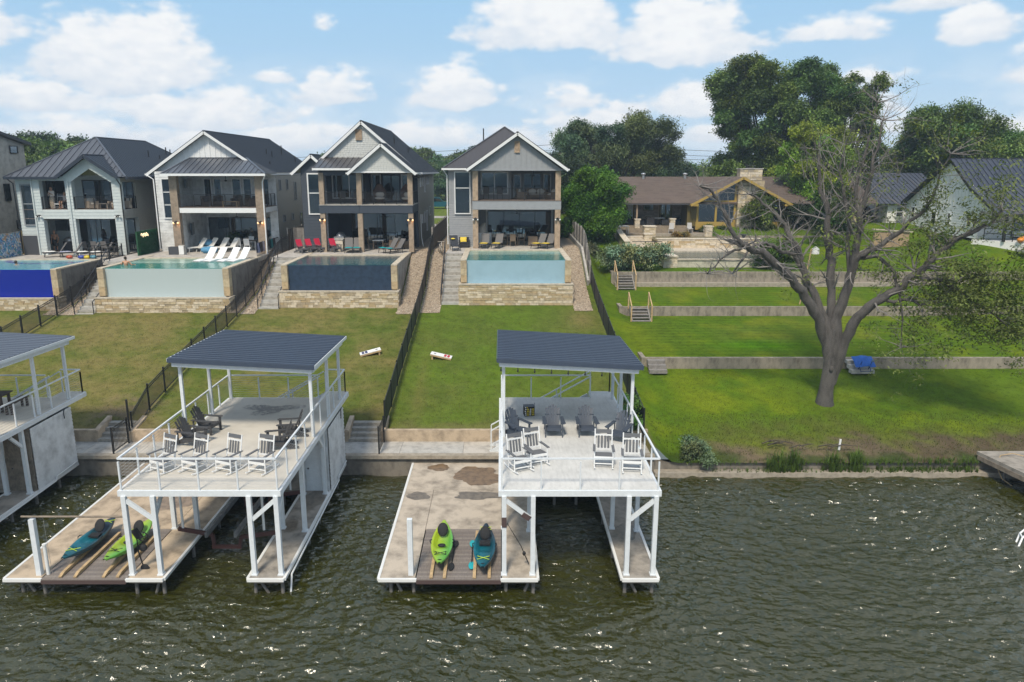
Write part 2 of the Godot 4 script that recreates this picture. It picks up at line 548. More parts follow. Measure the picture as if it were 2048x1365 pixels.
func build_shore() -> void:
	var s := Shape.new()
	s.span(-62, 6.9, -3, 0.78, 31.25, 32.2)
	var wall := structure("seawall", s, M.old_concrete)
	tag(wall, "grey water-stained concrete seawall under the walkway on the left shore", "seawall")
	wall.remove_meta("kind")
	s = Shape.new()
	s.span(-62, 6.9, 0.78, 0.95, 31.12, 31.42)
	put("cap", s, M.cap_concrete, wall)
	for i in 24:
		s = Shape.new()
		var x := -62.0 + i * 2.87
		s.span(x + 0.006, x + 2.864, 0.6, 0.935, 31.42, 32.92)
		var slab := structure("walkway", s, M.pale_concrete if i % 3 else M.pale_concrete2)
		slab.name = numbered("walkway_slab") if i else "walkway_slab"
	s = Shape.new()
	for seg in [[-62.0, -30.9], [-29.1, -19.0], [-17.3, -7.2], [-5.5, 6.9]]:
		s.span(seg[0], seg[1], 0.5, 1.5, 32.92, 33.14)
	wall = put("retaining_wall", s, M.tan_concrete)
	tag(wall, "low tan concrete wall between the walkway and the left lawns", "wall")
	var at := [[-29.1, "concrete steps by the walkway partly hidden by the far left boathouse"], [-17.3, "concrete steps behind the low iron gate at the walkway"], [-5.5, "concrete steps left of the black screened fence at the walkway"]]
	for e: Array in at:
		var f := thing("concrete_steps", e[1], "steps", V(e[0], 0.93, 32.9), 0.0, "steps from the walkway up to the lawns")
		for k in 4:
			s = Shape.new()
			s.box(Vector3(-0.9, 0.075 + k * 0.15, -0.19 - k * 0.34), Vector3(1.56, 0.15, 0.42))
			put("step", s, M.step_concrete, f)
		for side in [-1.76, -0.06]:
			s = Shape.new()
			var prof := PackedVector2Array([Vector2(0, -0.4), Vector2(0, 0.52), Vector2(0.3, 0.62), Vector2(1.4, 0.83), Vector2(1.4, -0.4)])
			s.prism(prof, Transform3D(Basis(Vector3(0, 0, -1), Vector3.UP, Vector3.RIGHT), Vector3(side - 0.1, 0, 0)), 0.22)
			put("cheek_wall", s, M.tan_concrete, f)
	s = Shape.new()
	s.span(6.9, 60, -3, 0.5, 31.45, 31.8)
	wall = put("bank_wall", s, M.old_concrete)
	tag(wall, "weathered low concrete bank wall along the right lawn", "wall")
	s = Shape.new()
	s.span(6.9, 60, -3, 0.16, 31.0, 31.448)
	put("footing", s, M.cap_concrete, wall)
	var walls := [[41.1, 2.2, 2.92, "lowest", 8.3], [49.6, 3.6, 4.34, "middle", 8.3], [55.7, 4.8, 5.9, "uppermost", 8.6]]
	for e: Array in walls:
		s = Shape.new()
		s.span(e[4], 47, e[1] - 0.6, e[2], e[0], e[0] + 0.24)
		wall = put("terrace_wall", s, M.mossy_concrete)
		tag(wall, "%s grey stained concrete terrace wall across the right lawn" % e[3], "wall", "terrace walls of the right lawn")
		s = Shape.new()
		s.span(e[4] - 0.24, e[4] - 0.002, e[1] - 0.6, e[2] + 0.02, e[0], e[0] + 1.35)
		put("return_wall", s, M.mossy_concrete, wall)
		if e[3] == "uppermost":
			s = Shape.new()
			s.span(e[4], 47, e[1] - 0.6, e[1] + 0.32, e[0] - 0.45, e[0] - 0.002)
			put("ledge", s, M.cap_concrete, wall)
func strip(x0: float, x1: float, d0: float, d1: float, lift: float, nx := 8) -> Shape:
	var s := Shape.new()
	var rows := []
	var nd := int(ceil((d1 - d0) / 0.5)) + 1
	for j in nd:
		var row := []
		for i in nx + 1:
			var x := lerpf(x0, x1, float(i) / nx)
			var d := lerpf(d0, d1, float(j) / (nd - 1))
			row.append(V(x, land(x, d) + lift, d))
		rows.append(row)
	s.net(rows)
	return s
func build_gravel() -> void:
	var pebble := Shape.new()
	pebble.ball(Vector3.ZERO, Vector3(0.5, 0.32, 0.42), 6, 4)
	var pm := pebble.mesh()
	var places := []
	var tints := []
	for p: Array in [[-5.45, -4.1, 48.6, 76.0], [4.95, 6.2, 49.0, 74.0], [-7.0, -5.55, 48.4, 76.0], [-17.4, -16.45, 48.4, 62.0], [-18.4, -17.5, 48.6, 76.0], [-29.35, -28.3, 48.2, 60.0], [-30.4, -29.45, 48.2, 72.0]]:
		structure("gravel_bed", strip(p[0], p[1], p[2], p[3], 0.03, 3), M.gravel)
		var count := int((p[1] - p[0]) * minf(p[3] - p[2], 12.0) * 90)
		for i in count:
			var x := rng.randf_range(p[0], p[1])
			var d: float = rng.randf_range(p[2], minf(p[3], p[2] + 12.0))
			var k := rng.randf_range(0.05, 0.13)
			places.append(Transform3D(Basis.from_euler(Vector3(rng.randf_range(-0.4, 0.4), rng.randf() * TAU, rng.randf_range(-0.4, 0.4))).scaled(Vector3.ONE * k), V(x, land(x, d) + 0.035, d)))
			var g := rng.randf_range(0.55, 1.15)
			tints.append(Color(0.47, 0.39, 0.30) * g if rng.randf() < 0.75 else Color(0.33, 0.25, 0.18) * g)
	var o := many("gravel", pm, M.pebble, places, tints)
	tag(o, "tan river pebbles filling the strips beside the pools and stairs", "gravel")
func picket_panel(a: Vector3, b: Vector3, h: float, gap := 0.1) -> Shape:
	var s := Shape.new()
	var n := int((b - a).length() / gap)
	for i in range(1, n):
		var p := a.lerp(b, float(i) / n)
		s.box(p + Vector3(0, h / 2, 0), Vector3(0.018, h - 0.1, 0.018))
	for y in [0.1, h - 0.16, h - 0.03]:
		s.bar(a + Vector3(0, y, 0), b + Vector3(0, y, 0), 0.03, 0.035)
	return s
func rail_run(t: Node3D, pts: Array, posts: int, cables: int, h := 1.05) -> void:
	for k in pts.size() - 1:
		var a: Vector3 = pts[k]
		var b: Vector3 = pts[k + 1]
		var s := Shape.new()
		s.bar(a + Vector3(0, h, 0), b + Vector3(0, h, 0), 0.06, 0.05)
		put("handrail", s, M.white_metal, t)
		var n := maxi(1, int(round((b - a).length() / 1.24))) if posts == 0 else posts
		for i in range(0 if k == 0 else 1, n + 1):
			var p := a.lerp(b, float(i) / n)
			s = Shape.new()
			s.box(p + Vector3(0, h / 2 - 0.06, 0), Vector3(0.048, h - 0.08, 0.048))
			put("rail_post", s, M.white_metal, t)
		if cables:
			s = Shape.new()
			for i in cables:
				var y := 0.1 + (h - 0.14) * i / cables
				s.rod(a + Vector3(0, y, 0), b + Vector3(0, y, 0), 0.005, 5)
			put("cable", s, M.steel, t).set_meta("kind", "stuff")
func slab_edge(t: Node3D, x0: float, x1: float, d0: float, d1: float, m: Material, edges: String) -> void:
	var s := Shape.new()
	s.span(x0, x1, 0.5, 0.6, d0, d1)
	put("walkway_slab", s, m, t)
	s = Shape.new()
	var r := 0.055
	if "f" in edges:
		s.box(V((x0 + x1) / 2, 0.56, d0 - 0.05), Vector3(x1 - x0 + 0.1, 0.1, 0.09))
	if "l" in edges:
		s.box(V(x0 - 0.05, 0.56, (d0 + d1) / 2), Vector3(0.09, 0.1, d1 - d0))
	if "r" in edges:
		s.box(V(x1 + 0.05, 0.56, (d0 + d1) / 2), Vector3(0.09, 0.1, d1 - d0))
	if edges:
		put("bumper", s, M.white_vinyl, t)
	s = Shape.new()
	if "f" in edges:
		s.span(x0 + 0.02, x1 - 0.02, 0.41, 0.498, d0 + 0.01, d0 + 0.07)
	if "l" in edges:
		s.span(x0 + 0.01, x0 + 0.06, 0.41, 0.497, d0 + 0.08, d1)
	if "r" in edges:
		s.span(x1 - 0.06, x1 - 0.01, 0.41, 0.497, d0 + 0.08, d1)
	if edges:
		put("rim_beam", s, M.weathered_board, t)
func stair_flight(t: Node3D, x1: float, y1: float, x0: float, y0: float, d0: float, d1: float, cables: int) -> void:
	var s := Shape.new()
	for d in [d0 + 0.03, d1 - 0.03]:
		s.bar(V(x1, y1 - 0.15, d), V(x0, y0 - 0.1, d), 0.05, 0.3)
	put("stringer", s, M.white_metal, t)
	var n := int(round((y1 - y0) / 0.19))
	for i in range(1, n):
		var k := float(i) / n
		s = Shape.new()
		s.span(lerpf(x1, x0, k) - 0.14, lerpf(x1, x0, k) + 0.14, lerpf(y1, y0, k) - 0.04, lerpf(y1, y0, k), d0 + 0.06, d1 - 0.06)
		put("tread", s, M.deck_coat, t)
	for d in [d0, d1]:
		s = Shape.new()
		s.bar(V(x1, y1 + 1.0, d), V(x0, y0 + 1.0, d), 0.05, 0.05)
		put("handrail", s, M.white_metal, t)
		s = Shape.new()
		for k in [0.33, 0.66, 1.0]:
			s.box(V(lerpf(x1, x0, k), lerpf(y1, y0, k) + 0.48, d), Vector3(0.05, 1.0, 0.05))
		put("rail_post", s, M.white_metal, t)
		if cables:
			s = Shape.new()
			for c in [0.3, 0.5, 0.7, 0.85]:
				s.rod(V(x1, y1 + c, d), V(x0, y0 + c, d), 0.007, 5)
			put("cable", s, M.steel, t).set_meta("kind", "stuff")
func build_dock(x0: float, which: String, label: String) -> Node3D:
	var t := thing("boat_dock", label, "boat dock", V(x0, 0, 0), 0.0, "two storey boat docks on the shore")
	var cables := 9 if which != "right" else 0
	var pad: Material = M.tan_concrete if which != "far" else M.grey_concrete
	var pad2: Material = M.pad_concrete if which == "right" else pad
	var pier: Material = M.grey_concrete
	var s: Shape
	slab_edge(t, -3.9, -2.77, 21.5, 28.3, pad2, "fl")
	slab_edge(t, -2.755, 0.02, 24.86, 28.3, pad2, "")
	slab_edge(t, -3.9, 0.02, 28.314, 31.12, pad2, "l")
	slab_edge(t, 0.034, 1.14, 21.5, 31.12, pad if which != "right" else M.pad_concrete, "fr")
	slab_edge(t, 3.94, 5.02, 21.5, 28.2, pier, "flr")
	slab_edge(t, 1.3, 5.02, 28.214, 31.12, pier, "r")
	if which != "far":
		for i in 27:
			s = Shape.new()
			s.span(-2.73, 0.0, 0.565, 0.6, 21.42 + i * 0.1272, 21.42 + i * 0.1272 + 0.119)
			put("deck_board", s, [M.composite, M.composite2, M.composite3][(i * 7 + i / 3) % 3], t)
		s = Shape.new()
		s.span(-2.73, 0.0, 0.44, 0.555, 21.40, 21.44)
		put("deck_fascia", s, M.dark_composite, t)
		s = Shape.new()
		for i in 5:
			s.span(-2.6 + i * 0.6, -2.55 + i * 0.6, 0.46, 0.56, 21.45, 24.8)
		put("joist", s, M.dark_composite, t).set_meta("kind", "stuff")
	for p in [[-3.6, 21.8], [-2.85, 21.75], [0.16, 21.75], [1.05, 21.75], [4.04, 21.75], [4.92, 21.75], [1.1, 24.0], [1.1, 26.4], [3.98, 24.0], [3.98, 26.6], [4.95, 23.4], [4.95, 25.0], [4.95, 26.6], [4.95, 28.2], [4.95, 29.8], [-3.8, 24.2], [-3.8, 26.8], [-3.8, 29.4], [-1.4, 24.9], [2.2, 28.3], [3.1, 28.3]]:
		s = Shape.new()
		s.rod(V(p[0], -3.0, p[1]), V(p[0], 0.5, p[1]), 0.06, 10)
		put("pile", s, M.pile_steel, t)
	for p in [[-3.6, -3.2, 21.8], [1.05, 0.72, 21.75], [4.04, 4.5, 21.75]]:
		s = Shape.new()
		s.rod(V(p[0] + (0.1 if p[0] < p[1] else -0.1), 0.48, p[2]), V(p[0] + (p[1] - p[0]) * 2.6, -1.8, p[2] + 0.2), 0.05, 8)
		put("pile_brace", s, M.pile_steel, t)
	for p in [[0.1, 21.72], [1.02, 21.72], [4.06, 21.72], [4.92, 21.72], [1.02, 24.7], [4.06, 24.9], [4.92, 24.7], [0.1, 24.9], [1.02, 27.9], [4.06, 27.8], [4.92, 27.9], [0.1, 28.0], [0.1, 30.9], [1.02, 30.9]]:
		if which != "right" and p[0] > 3.9 and p[1] > 28.5:
			continue
		s = Shape.new()
		s.box(V(p[0], 1.98, p[1]), Vector3(0.145, 2.76, 0.145))
		put("column", s, M.white_metal, t)
		s = Shape.new()
		s.box(V(p[0], 0.625, p[1]), Vector3(0.2, 0.05, 0.2))
		put("column_foot", s, M.white_metal, t)
	if which == "right":
		s = Shape.new()
		s.box(V(0.1, 2.48, 21.63), Vector3(0.15, 0.34, 0.02))
		s.bar(V(0.68, 2.76, 21.63), V(0.92, 2.6, 21.63), 0.02, 0.17)
		put("rust_patch", s, M.dark_composite, t)
	for b in [[0.16, 3.2, 0.98, 2.55, 21.72], [4.86, 3.2, 4.12, 2.55, 21.72]]:
		s = Shape.new()
		s.bar(V(b[0], b[1], b[4]), V(b[2], b[3], b[4]), 0.09, 0.13)
		put("corner_brace", s, M.white_metal, t)
	for x in [1.02, 4.92]:
		for d in [22.4, 27.2]:
			s = Shape.new()
			var to := -0.62 if d < 25 else 0.62
			s.bar(V(x, 3.25, d), V(x, 2.65, d + to), 0.09, 0.12)
			put("corner_brace", s, M.white_metal, t)
	s = Shape.new()
	s.span(0, 5.0, 3.5, 3.545, 21.8, 31.5)
	s.span(4.0, 5.0, 3.5, 3.545, 31.5, 32.45)
	put("upper_deck", s, M.deck_coat if which == "right" else M.deck_coat_warm, t)
	s = Shape.new()
	s.span(0.0, 5.0, 3.34, 3.53, 21.7, 21.798)
	s.span(-0.08, -0.002, 3.34, 3.53, 21.7, 31.5)
	s.span(5.002, 5.08, 3.34, 3.53, 21.7, 32.45)
	s.span(0.0, 4.0, 3.34, 3.53, 31.502, 31.58)
	s.span(4.0, 5.0, 3.34, 3.53, 32.452, 32.52)
	put("fascia", s, M.white_metal, t)
	s = Shape.new()
	for i in 10:
		s.span(0.02, 4.98, 3.36, 3.49, 22.2 + i * 1.0, 22.28 + i * 1.0)
	put("floor_beam", s, M.white_metal, t).set_meta("kind", "stuff")
	rail_run(t, [V(4.94, 3.54, 32.4), V(4.97, 3.54, 21.76), V(0.03, 3.54, 21.76), V(0.03, 3.54, 31.45), V(3.95, 3.54, 31.45)], 0, cables)
	rail_run(t, [V(4.06, 3.54, 32.4), V(4.94, 3.54, 32.4)], 1, cables)
	stair_flight(t, 4.0, 3.5, -0.45, 0.95, 31.62, 32.4, cables / 2)
	for p in [[0.1, 26.6, 6.35], [4.92, 26.6, 6.1], [0.1, 29.2, 6.3], [4.92, 29.2, 6.05], [0.1, 31.36, 6.25], [4.92, 31.36, 6.0]]:
		s = Shape.new()
		s.box(V(p[0], (3.545 + p[2]) / 2, p[1]), Vector3(0.11, p[2] - 3.545, 0.11))
		put("roof_post", s, M.white_metal, t)
	var ya := func(x: float, d: float) -> float:
		return 6.66 - (x + 0.1) * 0.053 - (d - 26.2) * 0.026
	s = Shape.new()
	for d in [26.32, 29.2, 31.6]:
		s.bar(V(-0.05, ya.call(-0.05, d) - 0.2, d), V(5.08, ya.call(5.08, d) - 0.2, d), 0.09, 0.18)
	for x in [-0.03, 5.06]:
		s.bar(V(x, ya.call(x, 26.4) - 0.2, 26.4), V(x, ya.call(x, 31.5) - 0.2, 31.5), 0.09, 0.16)
	put("roof_beam", s, M.white_metal, t)
	var roof: Material = M.navy_metal if which != "far" else M.slate_metal
	for i in 18:
		var d := 26.2 + i * 0.312
		s = Shape.new()
		var a := V(-0.13, ya.call(-0.13, d), d)
		var b := V(5.2, ya.call(5.2, d), d)
		var up := Vector3(0, 0.02, 0)
		var prof := [Vector3(0, 0, 0), Vector3(0, 0.075, -0.01), Vector3(0, 0.075, -0.075), Vector3(0, 0.0, -0.1), Vector3(0, 0.0, -0.312)]
		for k in 4:
			s.quad(a + prof[k], b + prof[k], b + prof[k + 1], a + prof[k + 1])
			s.quad(a + prof[k + 1] - up, b + prof[k + 1] - up, b + prof[k] - up, a + prof[k] - up)
		put("roof_panel", s, roof, t)
	s = Shape.new()
	s.bar(V(-0.15, ya.call(-0.15, 26.16) - 0.035, 26.16), V(5.22, ya.call(5.22, 26.16) - 0.035, 26.16), 0.03, 0.16)
	s.bar(V(-0.15, ya.call(-0.15, 31.86) - 0.035, 31.86), V(5.22, ya.call(5.22, 31.86) - 0.035, 31.86), 0.03, 0.16)
	put("roof_trim", s, roof, t)
	s = Shape.new()
	for x in [-0.15, 5.22]:
		s.bar(V(x, ya.call(x, 26.16) - 0.02, 26.16), V(x, ya.call(x, 31.86) - 0.02, 31.86), 0.03, 0.12)
	put("roof_trim", s, roof if which == "right" else M.white_metal, t)
	if which == "right":
		for i in 7:
			var x := 0.0 + i * 0.62
			s = Shape.new()
			s.rod(V(x, ya.call(x, 26.3) - 0.27, 26.3), V(x, ya.call(x, 26.3) - 0.37, 26.3), 0.018, 6)
			s.ball(V(x, ya.call(x, 26.3) - 0.42, 26.3), Vector3(0.035, 0.055, 0.035), 8, 6)
			put("bulb", s, M.black_metal, t)
	else:
		s = Shape.new()
		for k in [-1, 1]:
			s.tube([V(2.75 + k * 0.05, 6.1, 27.6), V(2.75 + k * 0.12, 6.03, 27.55), V(2.75 + k * 0.2, 5.95, 27.45)], [0.03, 0.05, 0.09], 10)
		s.rod(V(2.75, 6.35, 27.6), V(2.75, 6.1, 27.6), 0.03)
		put("floodlight", s, M.white_metal, t)
	if which != "right":
		s = Shape.new()
		lap_wall(s, V(5.07, 0.6, 28.2), V(5.07, 0.6, 31.1), [[0, 2.66], [2.9, 2.66]], 0.17)
		s.span(3.95, 4.0, 0.6, 3.26, 28.2, 31.1)
		s.span(3.95, 5.05, 0.6, 3.26, 31.04, 31.1)
		put("storage_wall", s, M.white_siding, t)
		s = Shape.new()
		s.span(3.95, 5.05, 0.6, 3.26, 28.17, 28.22)
		put("storage_front", s, M.white_siding if which == "left" else M.weathered_board, t)
		s = Shape.new()
		s.span(4.12, 4.86, 0.62, 2.6, 28.13, 28.168)
		put("storage_door", s, M.white_metal if which == "left" else M.weathered_board, t)
		s = Shape.new()
		s.ball(V(4.22, 1.6, 28.1), Vector3.ONE * 0.035, 8, 6)
		put("door_knob", s, M.black_metal, t)
		s = Shape.new()
		s.tube([V(5.14, 0.75, 31.0), V(5.14, 0.7, 29.4), V(5.16, 0.55, 29.3), V(5.16, 0.45, 22.0), V(5.16, -0.6, 21.6)], [0.03, 0.03, 0.03, 0.035, 0.035], 8)
		put("water_pipe", s, M.white_vinyl, t)
		s = Shape.new()
		s.tube([V(5.1, 3.3, 30.6), V(5.12, 3.15, 30.5), V(5.1, 2.9, 30.55)], [0.018, 0.018, 0.018], 6)
		put("conduit", s, M.black_metal, t)
	s = Shape.new()
	s.box(V(-2.92, 1.58, 21.72), Vector3(0.16, 1.96, 0.16))
	put("stub_post", s, M.white_metal, t)
	return t
func build_lift(x0: float) -> void:
	var t := thing("boat_lift", "rusty brown boat lift cradle with grey bunks hanging in the left dock's slip", "boat lift", V(x0, 0, 0))
	var s: Shape
	for d in [24.2, 27.6]:
		s = Shape.new()
		s.bar(V(0.55, 0.95, d), V(1.75, 0.72, d), 0.1, 0.13)
		s.bar(V(1.75, 0.72, d), V(1.78, 0.25, d), 0.1, 0.12)
		s.bar(V(1.7, 0.25, d), V(2.75, 0.25, d), 0.1, 0.12)
		s.bar(V(2.7, 0.25, d), V(2.75, 0.62, d), 0.1, 0.12)
		s.bar(V(2.75, 0.62, d), V(4.0, 0.8, d), 0.1, 0.13)
		put("cradle_beam", s, M.rust, t)
	for x in [1.68, 2.7]:
		s = Shape.new()
		s.bar(V(x, 0.9, 23.8), V(x, 0.9, 28.0), 0.09, 0.18)
		put("bunk", s, M.bunk_grey, t)
	for p in [[0.72, 24.2], [3.6, 24.2], [3.6, 27.6]]:
		s = Shape.new()
		s.rod(V(p[0], 0.9, p[1]), V(p[0], 2.4, p[1]), 0.045)
		s.rod(V(p[0], 2.4, p[1]), V(p[0], 3.3, p[1]), 0.008, 5)
		put("guide_post", s, M.white_vinyl, t)
	var w := thing("lift_pipe", "long brown winch pipe laid from the stub post to the left dock's corner column", "pipe", V(x0, 0, 0))
	s = Shape.new()
	s.rod(V(-3.25, 2.64, 21.72), V(0.02, 2.64, 21.72), 0.035)
	put("pipe", s, M.weathered_board, w)
	s = Shape.new()
	s.rod(V(-2.6, 2.6, 21.78), V(-2.56, 0.62, 21.78), 0.006, 5)
	put("cable", s, M.steel, w)
	var p := thing("vinyl_post", "short white vinyl pipe standing beside the left dock's stub post", "pipe", V(x0 - 2.66, 0.6, 21.74))
	s = Shape.new()
	s.rod(Vector3.ZERO, Vector3(0, 1.05, 0), 0.055, 12)
	put("pipe", s, M.white_vinyl, p)
	s = Shape.new()
	s.rod(Vector3(0, 1.02, 0), Vector3(0, 1.08, 0), 0.068, 12)
	put("pipe_cap", s, M.white_vinyl, p)
func kayak_mesh(l: float, w: float, outer: Array) -> Shape:
	var s := Shape.new()
	var rows := []
	var cols := []
	for i in 25:
		var k := i / 24.0
		var z := (k - 0.5) * l
		var full := pow(maxf(sin(PI * clampf(k, 0.02, 0.98)), 0.0), 0.62)
		full *= 1.0 - 0.12 * ease01(0.55, 1.0, k)
		var hw := w / 2 * full
		var rocker := 0.14 * pow(absf(k - 0.5) * 2, 2.6)
		var row := []
		var colr := []
		for j in 25:
			var a := TAU * j / 24.0
			var x := hw * cos(a)
			var y := 0.0
			if sin(a) >= 0:  # deck
				var inner := clampf(1.0 - absf(cos(a)) * 1.28, 0, 1)
				var well := ease01(0.16, 0.26, k) * ease01(0.82, 0.7, k)
				y = 0.28 + 0.05 * sin(a) * (1 - well) - 0.13 * well * ease01(0.0, 0.35, inner)
				if absf(k - 0.63) < 0.06:
					y += 0.07 * well * ease01(0.0, 0.4, inner)
				y += 0.05 * pow(absf(k - 0.5) * 2, 2.0)
			else:
				y = 0.28 - 0.26 * pow(-sin(a), 0.55) * (0.35 + 0.65 * full) + rocker * -sin(a) + 0.05 * pow(absf(k - 0.5) * 2, 2.0)
			row.append(Vector3(x, y, z))
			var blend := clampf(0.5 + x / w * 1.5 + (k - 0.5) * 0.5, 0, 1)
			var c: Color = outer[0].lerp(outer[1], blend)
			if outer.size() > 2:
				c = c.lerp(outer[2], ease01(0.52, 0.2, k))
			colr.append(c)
		rows.append(row)
		cols.append(colr)
	var k0 := s.v.size()
	s.net(rows, true)
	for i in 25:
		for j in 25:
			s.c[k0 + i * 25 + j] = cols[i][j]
	return s
func build_kayak(kind: String, label: String, at: Vector3, turn: float) -> void:
	var t := thing("kayak", label, "kayak", at, turn, "kayaks drying on lumber skids")
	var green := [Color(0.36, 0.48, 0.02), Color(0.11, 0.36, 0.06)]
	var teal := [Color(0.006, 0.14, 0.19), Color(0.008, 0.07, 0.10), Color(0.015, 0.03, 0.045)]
	var l := 2.95
	var cols: Array = green if kind == "green" else teal
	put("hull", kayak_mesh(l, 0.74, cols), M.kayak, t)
	var s := Shape.new()
	s.ball(Vector3(0, 0.44, -0.62), Vector3(0.19, 0.24, 0.07), 14, 8, Basis(Vector3.RIGHT, -0.5))
	put("seat_back", s, M.black_cloth, t)
	s = Shape.new()
	if kind == "green":
		s.ball(Vector3(0, 0.25, 0.14), Vector3(0.14, 0.05, 0.10), 14, 6)
	else:
		s.box(Vector3(0, 0.24, -0.3), Vector3(0.36, 0.06, 0.26))
	put("seat_pad", s, M.black_cloth, t)
	s = Shape.new()
	var cord: Material = M.black_cloth if kind == "green" else M.lime_cord
	for z: float in ([0.86] if kind == "green" else [0.92, -1.12]):
		var hw := 0.2
		s.rod(Vector3(-hw, 0.365, z - 0.11), Vector3(hw, 0.365, z + 0.11), 0.011, 5)
		s.rod(Vector3(hw, 0.365, z - 0.11), Vector3(-hw, 0.365, z + 0.11), 0.011, 5)
	put("bungee_cord", s, cord, t)
	for sx in [-1, 1]:
		s = Shape.new()
		s.tube([Vector3(sx * 0.355, 0.31, -0.16), Vector3(sx * 0.4, 0.33, -0.08), Vector3(sx * 0.4, 0.33, 0.02), Vector3(sx * 0.36, 0.31, 0.1)], [0.012, 0.018, 0.018, 0.012], 6)
		put("carry_handle", s, M.black_cloth, t)
	s = Shape.new()
	s.tube([Vector3(-0.06, 0.36, 1.3), Vector3(0, 0.4, 1.34), Vector3(0.06, 0.36, 1.3)], [0.012, 0.016, 0.012], 6)
	put("toggle", s, M.black_cloth, t)
	s = Shape.new()
	for f in 4:
		for sx in [-1, 1]:
			s.box(Vector3(sx * 0.17, 0.2, 0.3 + f * 0.11), Vector3(0.07, 0.03, 0.05))
	put("foot_rests", s, M.black_cloth, t).set_meta("kind", "stuff")
func build_paddle(label: String, a: Vector3, b: Vector3, blade: Material) -> void:
	var t := thing("paddle", label, "paddle", (a + b) / 2, atan2(b.x - a.x, b.z - a.z))
	var l := (b - a).length()
	var s := Shape.new()
	s.rod(Vector3(0, 0, -l / 2 + 0.3), Vector3(0, 0, l / 2 - 0.3), 0.018)
	put("shaft", s, M.black_metal, t)
	for e in [-1, 1]:
		s = Shape.new()
		s.ball(Vector3(0, 0, e * (l / 2 - 0.24)), Vector3(0.105, 0.02, 0.25), 14, 10)
		put("blade", s, blade, t)
func build_skid(label: String, x: float, y: float, d0: float, d1: float, turn := 0.0) -> void:
	var t := thing("lumber_skid", label, "timber", V(x, y, d0), turn, "timber skids under the kayaks")
	var s := Shape.new()
	var l := d1 - d0
	s.prism(PackedVector2Array([Vector2(0, 0), Vector2(l, 0), Vector2(l, 0.1), Vector2(0.22, 0.1), Vector2(0, 0.04)]), Transform3D(Basis(Vector3(0, 0, -1), Vector3.UP, Vector3.RIGHT), Vector3(-0.05, 0, 0)), 0.1)
	put("plank", s, M.pine, t)
func rect(x0: float, y0: float, x1: float, y1: float) -> PackedVector2Array:
	return PackedVector2Array([Vector2(x0, y0), Vector2(x1, y0), Vector2(x1, y1), Vector2(x0, y1)])
func bounds(poly: PackedVector2Array) -> Rect2:
	var r := Rect2(poly[0], Vector2.ZERO)
	for p in poly:
		r = r.expand(p)
	return r
func flat(s: Shape, poly: PackedVector2Array, place: Callable) -> void:
	if poly.size() < 3:
		return
	if Geometry2D.is_polygon_clockwise(poly):
		poly.reverse()
	var f := Geometry2D.triangulate_polygon(poly)
	for i in range(0, f.size(), 3):
		var a := poly[f[i]]
		var b := poly[f[i + 1]]
		var d := poly[f[i + 2]]
		if (b - a).cross(d - a) < 0:
			var e := b
			b = d
			d = e
		s.tri(place.call(a), place.call(b), place.call(d))
func courses(s: Shape, origin: Vector3, along: Vector3, poly: PackedVector2Array, step := 0.18, lip := 0.035, tab := 0.0) -> void:
	var out := along.cross(Vector3.UP)
	var b := bounds(poly)
	var y := b.position.y
	var k := 0
	while y < b.end.y - 0.001:
		var y1 := minf(y + step, b.end.y)
		var xs := [b.position.x - 0.01, b.end.x + 0.01]
		if tab > 0:
			xs = [b.position.x - 0.01]
			var x: float = b.position.x + tab * (0.5 if k % 2 else 0.9)
			while x < b.end.x:
				xs.append(x)
				x += tab * rng.randf_range(0.8, 1.2)
			xs.append(b.end.x + 0.01)
		for i in xs.size() - 1:
			var proud := lip if tab == 0 else lip * rng.randf_range(0.7, 1.3)
			var gap := 0.0 if tab == 0 else 0.008
			for piece: PackedVector2Array in Geometry2D.intersect_polygons(poly, rect(xs[i] + gap, y, xs[i + 1], y1)):
				var put_at := func(p: Vector2) -> Vector3:
					return origin + along * p.x + Vector3(0, p.y, 0) + out * proud * (1.0 - 0.85 * (p.y - y) / step)
				flat(s, piece, put_at)
				var pb := bounds(piece)
				var lo := 1e9
				var hi := -1e9
				for p in piece:
					if absf(p.y - y) < 0.001:
						lo = minf(lo, p.x)
						hi = maxf(hi, p.x)
				if hi > lo:
					var a := origin + along * lo + Vector3(0, y, 0)
					var c := origin + along * hi + Vector3(0, y, 0)
					s.quad(a - out * 0.0, c, c + out * proud, a + out * proud)
		y = y1
		k += 1
func lap_wall(s: Shape, a: Vector3, b: Vector3, top: Array, step := 0.18) -> void:
	var poly := PackedVector2Array([Vector2(0, 0), Vector2((b - a).length(), 0)])
	for i in range(top.size() - 1, -1, -1):
		poly.append(Vector2(top[i][0], top[i][1]))
	courses(s, a, (b - a).normalized(), poly, step)
func battens(s: Shape, origin: Vector3, along: Vector3, poly: PackedVector2Array, step := 0.4) -> void:
	var out := along.cross(Vector3.UP)
	flat(s, poly, func(p: Vector2) -> Vector3: return origin + along * p.x + Vector3(0, p.y, 0))
	var b := bounds(poly)
	var x := b.position.x + step * 0.5
	while x < b.end.x:
		for piece: PackedVector2Array in Geometry2D.intersect_polygons(poly, rect(x - 0.035, b.position.y - 1, x + 0.035, b.end.y + 1)):
			s.prism(piece, Transform3D(Basis(along, Vector3.UP, out), origin + out * 0.001), 0.04)
		x += step
